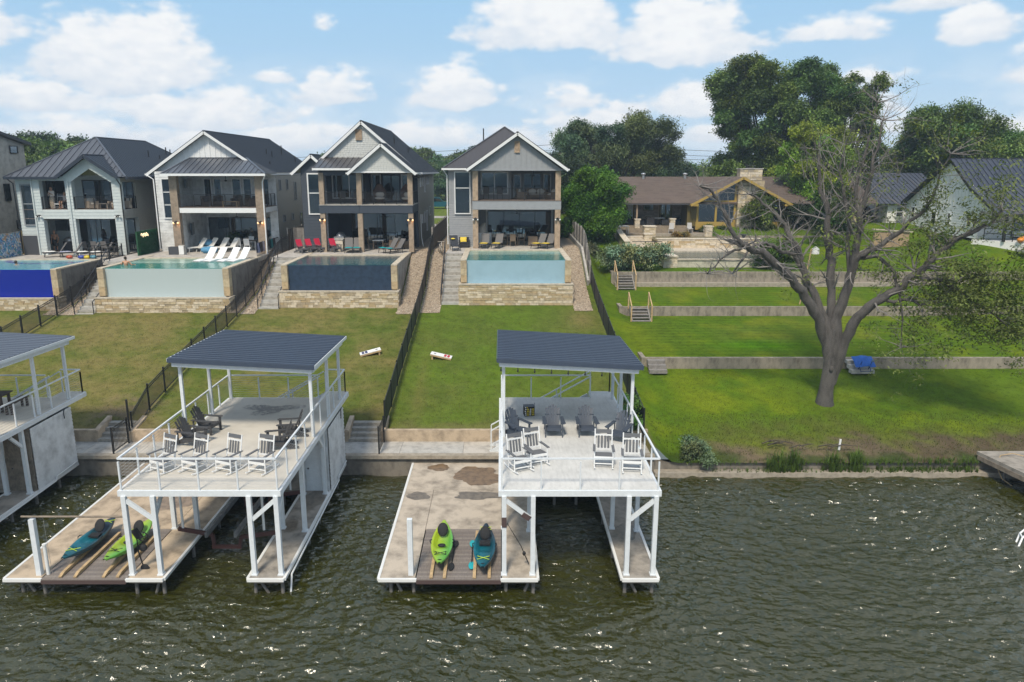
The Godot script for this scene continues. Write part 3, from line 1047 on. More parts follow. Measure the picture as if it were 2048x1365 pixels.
func seam_roof(t: Node3D, pts: Array, eave: Vector3, step: float, m: Material, called := "roof_panel") -> void:
	var nn: Vector3 = ((pts[-1] - pts[0]) as Vector3).cross(eave).normalized()
	if nn.y < 0:
		nn = -nn
	var u := nn.cross(eave)
	var poly := PackedVector2Array()
	for p: Vector3 in pts:
		poly.append(Vector2((p - pts[0]).dot(eave), (p - pts[0]).dot(u)))
	var b := bounds(poly)
	var n := int(ceil(b.size.x / step))
	for i in n:
		var x := b.position.x + i * step
		var s := Shape.new()
		for piece: PackedVector2Array in Geometry2D.intersect_polygons(poly, rect(x, b.position.y - 1, x + step, b.end.y + 1)):
			s.prism(piece, Transform3D(Basis(eave, u, nn), pts[0] - nn * 0.03), 0.03)
		for piece: PackedVector2Array in Geometry2D.intersect_polygons(poly, rect(x + 0.004, b.position.y - 1, x + 0.042, b.end.y + 1)):
			s.prism(piece, Transform3D(Basis(eave, u, nn), pts[0] + nn * 0.001), 0.045)
		if s.v.size():
			put(called, s, m, t)
func ridge_cap(s: Shape, a: Vector3, b: Vector3, w := 0.16) -> void:
	s.bar(a + Vector3(0, 0.02, 0), b + Vector3(0, 0.02, 0), w, 0.05)
func window(t: Node3D, at: Vector3, w: float, h: float, frame: Material, cols := [1.0], rows := [1.0], turn := 0.0, called := "window", edge := 0.08) -> void:
	var s := Shape.new()
	var panes := []
	var x := -w / 2
	s.box(Vector3(-w / 2 - edge / 2, 0, 0.035), Vector3(edge, h + edge * 2, 0.09))
	s.box(Vector3(w / 2 + edge / 2, 0, 0.035), Vector3(edge, h + edge * 2, 0.09))
	s.box(Vector3(0, h / 2 + edge / 2, 0.035), Vector3(w, edge, 0.085))
	s.box(Vector3(0, -h / 2 - edge / 2, 0.04), Vector3(w, edge, 0.1))
	var total := 0.0
	for c in cols: total += c
	var tall := 0.0
	for r in rows: tall += r
	for i in cols.size():
		var cw: float = w * cols[i] / total
		if i:
			s.box(Vector3(x, 0, 0.03), Vector3(edge * 0.7, h, 0.07))
		var y := h / 2
		for j in rows.size():
			var rh: float = h * rows[j] / tall
			if j:
				s.box(Vector3(x + cw / 2, y, 0.032), Vector3(cw - edge * 0.7, edge * 0.7, 0.066))
			panes.append([x + cw / 2, y - rh / 2, cw, rh])
			y -= rh
		x += cw
	var xf := Transform3D(Basis(Vector3.UP, turn), at)
	var o := put(called, s, frame, t, xf)
	for p: Array in panes:
		var g := Shape.new()
		g.box(Vector3(p[0], p[1], 0.032 + rng.randf_range(0, 0.002)), Vector3(p[2] - 0.01, p[3] - 0.01, 0.02))
		put("pane", g, M.glass, o)
func black_rail(t: Node3D, a: Vector3, b: Vector3, posts: int, h := 1.0) -> void:
	var s := Shape.new()
	for i in 9:
		var y := 0.1 + (h - 0.14) * i / 9
		s.rod(a + Vector3(0, y, 0), b + Vector3(0, y, 0), 0.009, 5)
	s.bar(a + Vector3(0, h, 0), b + Vector3(0, h, 0), 0.05, 0.045)
	var o := put("balcony_railing", s, M.black_metal, t)
	for i in posts + 1:
		s = Shape.new()
		s.box(a.lerp(b, float(i) / posts) + Vector3(0, h / 2, 0), Vector3(0.055, h, 0.055))
		put("rail_post", s, M.black_metal, o)
func column(t: Node3D, x0: float, x1: float, y0: float, y1: float, d0: float, deep: float, m: Material) -> void:
	var s := Shape.new()
	s.span(x0, x1, y0, y1, d0, d0 + deep)
	put("column", s, m, t)
func lamp(t: Node3D, at: Vector3, lit: bool) -> void:
	var s := Shape.new()
	s.box(at + Vector3(0, 0, 0.03), Vector3(0.1, 0.12, 0.06))
	for k in [-1, 1]:
		s.tube([at + Vector3(k * 0.04, 0, 0.08), at + Vector3(k * 0.15, -0.08, 0.14)], [0.045, 0.085], 10)
	var o := put("wall_lamp", s, M.black_metal, t)
	for k in [-1, 1]:
		s = Shape.new()
		s.ball(at + Vector3(k * 0.165, -0.1, 0.15), Vector3.ONE * 0.075, 10, 8)
		put("bulb", s, M.lamp_glow if lit else M.white_vinyl, o)
	if lit:
		var l := OmniLight3D.new()
		l.name = "lamp_light"
		l.light_color = Color(1.0, 0.72, 0.42)
		l.light_energy = 0.2
		l.light_size = 0.06
		l.omni_range = 12.0
		l.omni_attenuation = 2.0
		l.shadow_enabled = true
		l.position = at + Vector3(0.165, -0.1, 0.15)
		o.add_child(l, true)
func fan(t: Node3D, at: Vector3) -> void:
	var s := Shape.new()
	s.rod(at, at - Vector3(0, 0.4, 0), 0.02, 6)
	s.ball(at - Vector3(0, 0.42, 0), Vector3(0.13, 0.07, 0.13), 10, 6)
	for i in 4:
		var a := TAU * i / 4 + 0.5
		var dir := Vector3(cos(a), 0, sin(a))
		s.bar(at - Vector3(0, 0.44, 0) + dir * 0.12, at - Vector3(0, 0.44, 0) + dir * 0.72, 0.13, 0.015)
	put("ceiling_fan", s, M.black_metal, t)
func vent_pipes(t: Node3D, list: Array) -> void:
	for p: Array in list:
		var s := Shape.new()
		s.rod(V(p[0], p[1] - 0.4, p[2]), V(p[0], p[1] + p[3], p[2]), 0.055, 8)
		put("vent_pipe", s, M.black_metal, t)
func downspout(t: Node3D, pts: Array, m: Material) -> void:
	var s := Shape.new()
	var r := []
	for p in pts: r.append(0.05)
	s.tube(pts, r, 8)
	put("downspout", s, m, t)
func louver(t: Node3D, x: float, y: float, d: float, w: float, h: float) -> void:
	var s := Shape.new()
	s.box(V(x, y, d), Vector3(w, h, 0.04))
	for k in [-1, 1]:
		s.box(V(x + k * (w / 2 - 0.03), y, d - 0.04), Vector3(0.06, h, 0.05))
		s.box(V(x, y + k * (h / 2 - 0.03), d - 0.041), Vector3(w - 0.12, 0.06, 0.05))
	var o := put("gable_vent", s, M.cedar, t)
	for i in 8:
		s = Shape.new()
		s.box(V(x, y - h / 2 + 0.1 + i * (h - 0.2) / 7.0, d - 0.035), Vector3(w - 0.13, 0.07, 0.02), Basis(Vector3.RIGHT, -0.6))
		put("slat", s, M.cedar, o)
func gable_roof(t: Node3D, xc: float, yr: float, half: float, ye: float, d0: float, d1: float, m: Material, trim: Material, step := 0.42) -> void:
	for k in [-1, 1]:
		var e0 := V(xc + k * half, ye, d0)
		var e1 := V(xc + k * half, ye, d1)
		var r0 := V(xc, yr, d0)
		var r1 := V(xc, yr, d1)
		seam_roof(t, [e0, e1, r1, r0], Vector3(0, 0, -1), step, m)
		var s := Shape.new()
		s.bar(e0 + Vector3(0, -0.13, 0.02), r0 + Vector3(0, -0.13, 0.02), 0.04, 0.2)
		put("rake_board", s, trim, t)
		s = Shape.new()
		s.bar(e0 + Vector3(k * 0.05, -0.06, 0), e1 + Vector3(k * 0.05, -0.06, 0), 0.1, 0.12)
		put("gutter", s, trim, t)
	var s := Shape.new()
	ridge_cap(s, V(xc, yr, d0), V(xc, yr, d1))
	put("ridge_cap", s, m, t)
func soffit(t: Node3D, x0: float, x1: float, y: float, d0: float, d1: float, m: Material) -> void:
	var s := Shape.new()
	s.span(x0, x1, y, y + 0.06, d0, d1)
	put("porch_ceiling", s, m, t)
func house_shell(t: Node3D, x0: float, x1: float, y0: float, y1: float, d0: float, d1: float, m: Material, right := true, left := true) -> void:
	var s := Shape.new()
	if right:
		lap_wall(s, V(x1, y0, d0), V(x1, y0, d1), [[0, y1 - y0], [d1 - d0, y1 - y0]], 0.2)
	if left:
		lap_wall(s, V(x0, y0, d1), V(x0, y0, d0), [[0, y1 - y0], [d1 - d0, y1 - y0]], 0.2)
	s.quad(V(x1, y0, d1), V(x0, y0, d1), V(x0, y1, d1), V(x1, y1, d1))
	put("side_wall", s, m, t)
func build_house_grey() -> void:
	var t := thing("lake_house", "grey two storey house with wood columns beside the big green bush", "house", Vector3.ZERO, 0.0, "new two storey rental houses in a row")
	var s: Shape
	var w: Material = M.grey_siding
	var f := 7.4
	house_shell(t, -4.15, 4.62, f - 0.4, 13.5, 59.85, 77.0, w, true, true)
	s = Shape.new()
	lap_wall(s, V(-4.15, f, 59.8), V(-2.2, f, 59.8), [[0, 3.5], [1.95, 3.5]])
	battens(s, V(-4.15, 10.9, 59.79), Vector3.RIGHT, rect(0, 0, 1.95, 2.65), 0.34)
	lap_wall(s, V(-2.2, f, 59.8), V(-2.2, f, 64.5), [[0, 6.1], [4.7, 6.1]])
	put("wing_wall", s, w, t)
	window(t, V(-3.05, 11.65, 59.73), 1.12, 3.15, M.white_trim, [1.0], [0.38, 0.62])
	s = Shape.new()
	lap_wall(s, V(-2.2, f, 64.5), V(4.62, f, 64.5), [[0, 3.1], [6.82, 3.1]])
	lap_wall(s, V(4.5, f, 64.5), V(4.5, f, 61.0), [[0, 3.1], [3.5, 3.1]])
	put("back_wall", s, w, t)
	window(t, V(1.58, f + 1.3, 64.46), 5.35, 2.5, M.black_metal, [1.0, 1.0, 1.0, 1.0], [1.0], 0.0, "sliding_door", 0.06)
	s = Shape.new()
	for x in [-1.22, 4.38]:
		s.span(x - 0.08, x + 0.08, f, f + 2.7, 64.38, 64.45)
	s.span(-1.3, 4.46, f + 2.66, f + 2.78, 64.375, 64.45)
	put("door_trim", s, M.white_trim, t)
	soffit(t, -2.2, 4.6, 10.40, 58.6, 64.6, M.white_trim)
	s = Shape.new()
	s.span(-2.22, 4.66, 10.42, 11.08, 58.28, 58.45)
	s.span(4.5, 4.66, 10.42, 11.08, 58.46, 61.0)
	put("balcony_beam", s, w, t)
	s = Shape.new()
	s.span(-2.25, 4.69, 11.08, 11.12, 58.25, 64.4)
	put("balcony_floor", s, M.deck_brown, t)
	s = Shape.new()
	battens(s, V(-2.2, 11.1, 61.8), Vector3.RIGHT, rect(0, 0, 3.05, 2.4), 0.34)
	lap_wall(s, V(0.85, 11.1, 61.8), V(0.85, 11.1, 63.2), [[0, 2.4], [1.4, 2.4]])
	battens(s, V(0.85, 11.1, 63.2), Vector3.RIGHT, rect(0, 0, 3.77, 2.4), 0.34)
	lap_wall(s, V(4.6, 11.1, 63.2), V(4.6, 11.1, 61.2), [[0, 2.4], [2.0, 2.4]])
	put("balcony_wall", s, w, t)
	window(t, V(-0.53, 12.38, 61.74), 2.05, 1.62, M.white_trim, [1.0, 1.0], [1.0], 0.0, "window", 0.1)
	window(t, V(1.35, 12.1, 63.14), 0.5, 1.85, M.white_trim, [1.0], [1.0])
	window(t, V(2.6, 12.12, 63.14), 1.35, 1.95, M.grey_trim, [1.0, 1.0], [1.0], 0.0, "french_door", 0.16)
	window(t, V(3.85, 12.1, 63.14), 0.5, 1.85, M.white_trim, [1.0], [1.0])
	black_rail(t, V(-1.75, 11.12, 58.4), V(4.2, 11.12, 58.4), 5, 0.93)
	black_rail(t, V(4.6, 11.12, 58.8), V(4.6, 11.12, 61.0), 2, 0.93)
	for x in [-2.2, 4.2]:
		column(t, x, x + 0.42, f, 10.42, 58.3, 0.42, M.cedar)
		column(t, x, x + 0.42, 11.1, 13.42, 58.3, 0.42, M.cedar)
	soffit(t, -2.2, 4.62, 13.4, 58.3, 63.3, M.white_trim)
	lamp(t, V(-1.98, 9.75, 58.28), false)
	lamp(t, V(4.41, 9.75, 58.28), false)
	fan(t, V(2.6, 13.38, 60.8))
	fan(t, V(1.3, 10.38, 61.5))
	s = Shape.new()
	battens(s, V(-2.3, 13.42, 58.2), Vector3.RIGHT, PackedVector2Array([Vector2(0, 0), Vector2(7.0, 0), Vector2(3.55, 2.5)]), 0.4)
	put("gable_wall", s, w, t)
	s = Shape.new()
	s.span(-2.3, 4.7, 13.36, 13.5, 58.14, 58.19)
	put("gable_trim", s, w, t)
	louver(t, 1.23, 15.12, 58.16, 0.42, 0.86)
	gable_roof(t, 1.25, 16.2, 3.88, 13.5, 57.75, 63.2, M.brown_metal, M.white_trim)
	var ap := V(0.3, 16.9, 64.15)
	var rr := V(0.3, 16.9, 77.2)
	var fl := V(-4.55, 13.55, 59.3)
	var fr := V(5.15, 13.55, 59.3)
	seam_roof(t, [fl, fr, ap], Vector3.RIGHT, 0.42, M.brown_metal)
	seam_roof(t, [V(-4.55, 13.55, 77.2), fl, ap, rr], Vector3(0, 0, 1), 0.42, M.brown_metal)
	seam_roof(t, [fr, V(5.15, 13.55, 77.2), rr, ap], Vector3(0, 0, -1), 0.42, M.brown_metal)
	s = Shape.new()
	ridge_cap(s, fl, ap)
	ridge_cap(s, ap, rr)
	ridge_cap(s, ap, fr)
	put("ridge_cap", s, M.brown_metal, t)
	s = Shape.new()
	s.bar(fl + Vector3(0, -0.07, 0.05), V(-2.6, 13.48, 59.25), 0.1, 0.14)
	s.bar(fl + Vector3(-0.05, -0.07, 0), V(-4.6, 13.48, 77.2), 0.1, 0.14)
	put("gutter", s, M.white_trim, t)
	s = Shape.new()
	s.span(-4.5, -2.3, 13.42, 13.47, 59.35, 60.0)
	put("soffit", s, M.white_trim, t)
	downspout(t, [V(-4.5, 13.4, 59.3), V(-4.26, 13.0, 59.72), V(-4.26, 7.6, 59.72)], M.white_trim)
	vent_pipes(t, [[-1.6, 16.0, 70.0, 1.1]])
func build_house_navy() -> void:
	var t := thing("lake_house", "dark navy two storey house with white shingle gables behind the dark tiled pool", "house", Vector3.ZERO, 0.0, "new two storey rental houses in a row")
	var s: Shape
	var w: Material = M.navy_siding
	var f := 7.12
	house_shell(t, -15.9, -6.88, f - 0.4, 13.3, 62.3, 77.0, M.taupe_siding, true, true)
	s = Shape.new()
	lap_wall(s, V(-15.9, f - 0.3, 60.2), V(-13.9, f - 0.3, 60.2), [[0, 6.7], [0.85, 7.5], [2.0, 6.5]], 0.24)
	lap_wall(s, V(-15.9, f, 62.4), V(-15.9, f, 60.2), [[0, 6.2], [2.2, 6.2]], 0.24)
	lap_wall(s, V(-13.9, f, 60.2), V(-13.9, f, 64.5), [[0, 3.1], [4.3, 3.1]], 0.24)
	lap_wall(s, V(-13.9, 10.7, 60.2), V(-13.9, 10.7, 62.0), [[0, 2.6], [1.8, 2.6]], 0.24)
	put("wing_wall", s, w, t)
	window(t, V(-14.85, 11.55, 60.17), 0.92, 3.05, M.white_trim, [1.0], [1.0, 1.1], 0.0, "window", 0.1)
	s = Shape.new()
	lap_wall(s, V(-13.9, f, 64.5), V(-6.9, f, 64.5), [[0, 3.1], [7.0, 3.1]], 0.24)
	lap_wall(s, V(-7.0, f, 64.5), V(-7.0, f, 62.3), [[0, 3.1], [2.2, 3.1]], 0.24)
	lap_wall(s, V(-7.1, f, 62.32), V(-6.88, f, 62.32), [[0, 6.1], [0.22, 6.1]], 0.24)
	put("back_wall", s, w, t)
	window(t, V(-10.35, f + 1.34, 64.46), 5.0, 2.6, M.black_metal, [0.7, 1.0, 0.18, 1.0, 1.0], [1.0], 0.0, "sliding_door", 0.06)
	soffit(t, -13.9, -6.9, 10.12, 58.6, 64.6, M.navy_siding)
	s = Shape.new()
	s.span(-14.1, -10.98, 10.14, 10.74, 58.25, 58.5)
	s.span(-10.965, -6.86, 10.14, 10.74, 58.25, 58.5)
	s.span(-7.05, -6.84, 10.14, 10.74, 58.51, 62.3)
	put("balcony_beam", s, w, t)
	s = Shape.new()
	s.span(-14.1, -6.82, 10.74, 10.79, 58.2, 64.0)
	put("balcony_floor", s, M.pale_concrete, t)
	s = Shape.new()
	lap_wall(s, V(-13.9, 10.78, 61.9), V(-11.0, 10.78, 61.9), [[0, 2.6], [2.9, 2.6]], 0.24)
	lap_wall(s, V(-11.0, 10.78, 61.0), V(-11.0, 10.78, 63.1), [[0, 2.6], [2.1, 2.6]], 0.24)
	lap_wall(s, V(-11.0, 10.78, 63.1), V(-6.9, 10.78, 63.1), [[0, 2.6], [4.1, 2.6]], 0.24)
	put("balcony_wall", s, w, t)
	window(t, V(-12.55, 12.1, 61.87), 2.35, 1.78, M.white_trim, [1.25, 1.0], [1.0], 0.0, "window", 0.1)
	window(t, V(-10.4, 12.2, 63.07), 0.62, 1.55, M.white_trim, [1.0], [1.0], 0.0, "window", 0.1)
	window(t, V(-9.15, 11.95, 63.07), 1.3, 2.0, M.navy_siding, [1.0, 1.0], [1.0], 0.0, "french_door", 0.16)
	window(t, V(-7.95, 12.2, 63.07), 0.55, 1.55, M.white_trim, [1.0], [1.0], 0.0, "window", 0.1)
	black_rail(t, V(-13.65, 10.79, 58.4), V(-11.2, 10.79, 58.4), 2, 0.95)
	black_rail(t, V(-10.8, 10.79, 58.4), V(-7.2, 10.79, 58.4), 4, 0.95)
	black_rail(t, V(-6.93, 10.79, 58.6), V(-6.93, 10.79, 62.2), 3, 0.95)
	for x in [-14.07, -11.16, -7.22]:
		column(t, x, x + 0.38, f, 10.13, 58.3, 0.4, M.tan_wood)
		column(t, x, x + 0.38, 10.8, 13.22, 58.3, 0.4, M.tan_wood)
	soffit(t, -14.0, -6.9, 13.2, 58.3, 63.2, M.navy_siding)
	s = Shape.new()
	s.span(-14.05, -11.1, 13.0, 13.4, 58.32, 58.5)
	put("header", s, w, t)
	lamp(t, V(-13.88, 9.72, 58.28), true)
	lamp(t, V(-7.03, 9.72, 58.28), true)
	fan(t, V(-9.5, 10.1, 61.5))
	s = Shape.new()
	courses(s, V(-14.2, 14.2, 61.0), Vector3.RIGHT, PackedVector2Array([Vector2(0, 0), Vector2(6.6, 0), Vector2(6.0, 0.3), Vector2(3.14, 2.95), Vector2(0.1, 0.25)]), 0.15, 0.02, 0.24)
	courses(s, V(-11.65, 13.25, 58.1), Vector3.RIGHT, PackedVector2Array([Vector2(0, 0), Vector2(5.1, 0), Vector2(2.55, 2.1)]), 0.15, 0.02, 0.24)
	put("gable_wall", s, M.white_shingle, t)
	s = Shape.new()
	s.span(-11.5, -6.7, 13.2, 13.3, 58.02, 58.08)
	put("gable_trim", s, M.white_trim, t)
	louver(t, -11.3, 16.15, 60.94, 0.5, 0.85)
	gable_roof(t, -11.06, 17.2, 4.66, 13.2, 60.7, 77.2, M.black_roof, M.white_trim)
	gable_roof(t, -9.09, 15.4, 2.62, 13.22, 57.65, 61.8, M.black_roof, M.white_trim)
	gable_roof(t, -14.95, 14.62, 1.62, 13.2, 59.85, 62.5, M.black_roof, M.white_trim)
	seam_roof(t, [V(-14.35, 13.55, 57.8), V(-10.9, 13.55, 57.8), V(-10.9, 14.4, 61.0), V(-14.35, 14.4, 61.0)], Vector3.RIGHT, 0.42, M.brown_metal)
	s = Shape.new()
	s.bar(V(-14.35, 13.47, 57.74), V(-11.35, 13.47, 57.74), 0.1, 0.15)
	s.bar(V(-14.37, 13.45, 57.8), V(-14.37, 14.3, 61.0), 0.05, 0.16)
	put("gutter", s, M.white_trim, t)
	for p: Array in [[64.0, 12.4, 0.35, 0.6], [65.8, 12.4, 0.35, 0.6], [67.5, 12.2, 0.6, 1.3], [69.5, 12.5, 0.5, 0.6], [71.0, 12.5, 0.5, 0.6], [65.0, 9.3, 0.35, 0.6], [67.0, 9.3, 0.35, 0.8], [69.0, 8.9, 0.6, 1.7], [72.0, 9.6, 0.9, 0.7]]:
		window(t, V(-6.85, p[1], p[0]), p[2], p[3], M.white_trim, [1.0], [1.0], PI / 2)
	downspout(t, [V(-6.4, 13.1, 58.1), V(-6.75, 12.9, 58.6), V(-6.75, 12.8, 62.4)], M.navy_siding)
	downspout(t, [V(-6.75, 9.8, 63.0), V(-6.72, 7.8, 63.0), V(-6.5, 7.2, 62.2)], M.white_vinyl)
	vent_pipes(t, [[-9.2, 15.7, 66.0, 0.5], [-8.4, 15.0, 69.0, 0.35], [-8.7, 15.2, 73.0, 0.3]])
func build_house_white() -> void:
	var t := thing("lake_house", "white two storey house with brown wood columns behind the grey-white pool", "house", Vector3.ZERO, 0.0, "new two storey rental houses in a row")
	var s: Shape
	var w: Material = M.white_siding
	var f := 7.0
	house_shell(t, -27.4, -18.45, f - 0.4, 13.2, 62.0, 77.0, M.taupe_siding, true, false)
	s = Shape.new()
	lap_wall(s, V(-27.4, f - 0.3, 60.0), V(-25.4, f - 0.3, 60.0), [[0, 6.6], [2.0, 6.6]], 0.22)
	lap_wall(s, V(-27.4, f, 77), V(-27.4, f, 60.0), [[0, 6.2], [17, 6.2]], 0.22)
	lap_wall(s, V(-25.4, f, 58.9), V(-25.4, f, 64.5), [[0, 6.1], [5.6, 6.1]], 0.22)
	s.span(-25.55, -25.25, f, 13.2, 58.9, 59.2)
	put("wing_wall", s, w, t)
	window(t, V(-26.5, 11.2, 59.97), 0.72, 3.0, M.white_trim, [1.0], [1.0, 1.0, 1.0], 0.0, "window", 0.09)
	s = Shape.new()
	lap_wall(s, V(-25.4, f, 64.5), V(-18.5, f, 64.5), [[0, 3.1], [6.9, 3.1]], 0.22)
	lap_wall(s, V(-18.6, f, 64.5), V(-18.6, f, 62.0), [[0, 3.1], [2.5, 3.1]], 0.22)
	lap_wall(s, V(-19.1, f, 62.02), V(-18.45, f, 62.02), [[0, 6.1], [0.65, 6.1]], 0.22)
	put("back_wall", s, w, t)
	window(t, V(-22.45, f + 1.2, 64.46), 5.3, 2.35, M.black_metal, [1.0, 1.0, 1.0, 0.9], [1.0], 0.0, "sliding_door", 0.07)
	soffit(t, -25.4, -18.5, 10.14, 58.6, 64.6, M.white_trim)
	s = Shape.new()
	s.span(-25.0, -18.9, 10.16, 10.55, 58.36, 58.6)
	s.span(-18.72, -18.47, 10.16, 10.55, 58.75, 62.0)
	put("balcony_beam", s, M.white_trim, t)
	s = Shape.new()
	s.span(-25.3, -18.46, 10.55, 10.59, 58.34, 63.5)
	put("balcony_floor", s, M.deck_brown, t)
	s = Shape.new()
	lap_wall(s, V(-25.4, 10.58, 62.2), V(-18.5, 10.58, 62.2), [[0, 2.6], [6.9, 2.6]], 0.22)
	put("balcony_wall", s, w, t)
	for p: Array in [[-24.12, 0.5], [-23.3, 0.5], [-21.75, 0.62], [-20.85, 0.58], [-19.25, 0.65]]:
		window(t, V(p[0], 11.65, 62.17), p[1], 2.05, M.white_trim, [1.0], [1.0], 0.0, "french_door" if p[0] < -23 or p[0] == -20.85 else "window", 0.1)
	black_rail(t, V(-25.1, 10.59, 58.5), V(-19.0, 10.59, 58.5), 5, 0.95)
	black_rail(t, V(-18.6, 10.59, 58.9), V(-18.6, 10.59, 61.9), 3, 0.95)
	for x in [-25.62, -19.02]:
		column(t, x, x + 0.58, f, 13.08, 58.3, 0.5, M.cedar_brown)
	for x in [-25.62, -19.02]:
		s = Shape.new()
		for y in [9.75, 10.4]:
			s.span(x - 0.015, x + 0.595, y, y + 0.04, 58.285, 58.81)
		put("column_band", s, M.cedar_brown, t)
	soffit(t, -25.4, -18.5, 13.06, 58.0, 62.4, M.white_trim)
	lamp(t, V(-25.3, 9.5, 58.28), true)
	lamp(t, V(-18.73, 9.5, 58.28), true)
	fan(t, V(-22, 13.0, 60.5))
	fan(t, V(-21.6, 10.1, 61.2))
	for p: Array in [[61.0, 8.75, 1.5, 0.95], [60.5, 12.35, 1.0, 0.65]]:
		s = Shape.new()
		s.box(V(-25.2, p[1], p[0]), Vector3(0.07, p[3], p[2]), Basis(Vector3.UP, 0.25))
		put("television", s, M.glass, t)
	s = Shape.new()
	battens(s, V(-28.0, 13.1, 60.75), Vector3.RIGHT, PackedVector2Array([Vector2(0, 0), Vector2(9.3, 0), Vector2(4.65, 3.15)]), 0.42)
	put("gable_wall", s, M.white_trim, t)
	gable_roof(t, -23.35, 16.42, 4.87, 13.13, 60.25, 77.2, M.black_roof, M.white_trim)
	var a := V(-25.85, 13.15, 57.6)
	var b := V(-17.95, 13.15, 57.6)
	var c := V(-20.3, 14.35, 60.7)
	var d := V(-24.75, 14.35, 60.7)
	seam_roof(t, [a, b, c, d], Vector3.RIGHT, 0.42, M.grey_roof)
	seam_roof(t, [b, V(-17.95, 13.15, 60.7), c], Vector3(0, 0, -1), 0.42, M.grey_roof)
	seam_roof(t, [V(-25.85, 13.15, 60.7), a, d], Vector3(0, 0, 1), 0.42, M.grey_roof)
	s = Shape.new()
	ridge_cap(s, a, d)
	ridge_cap(s, b, c)
	ridge_cap(s, c, d, 0.12)
	put("ridge_cap", s, M.grey_roof, t)
	s = Shape.new()
	s.bar(a + Vector3(-0.05, -0.09, 0.05), b + Vector3(0.05, -0.09, 0.05), 0.1, 0.17)
	put("gutter", s, M.white_trim, t)
	downspout(t, [V(-17.95, 13.0, 57.62), V(-18.25, 12.7, 58.1), V(-18.38, 12.5, 58.25), V(-18.38, 7.2, 58.25), V(-18.2, 6.0, 57.6)], M.white_trim)
	downspout(t, [V(-28.1, 13.0, 60.2), V(-27.5, 12.7, 59.9), V(-27.5, 7.2, 59.9)], M.white_trim)
	for p: Array in [[62.9, 12.2, 0.35, 0.8], [65.0, 12.2, 0.35, 0.8], [67.5, 11.6, 0.5, 1.5], [63.6, 9.4, 0.45, 0.5], [66.2, 9.4, 0.45, 0.5], [69.0, 9.0, 0.45, 1.2]]:
		window(t, V(-18.42, p[1], p[0]), p[2], p[3], M.grey_trim, [1.0], [1.0], PI / 2, "window", 0.06)
	vent_pipes(t, [[-20.9, 14.9, 68.0, 0.35], [-20.6, 14.7, 68.6, 0.35], [-21.0, 15.0, 73.0, 0.7], [-20.0, 14.3, 74.0, 0.4], [-19.6, 14.0, 64.5, 0.12]])
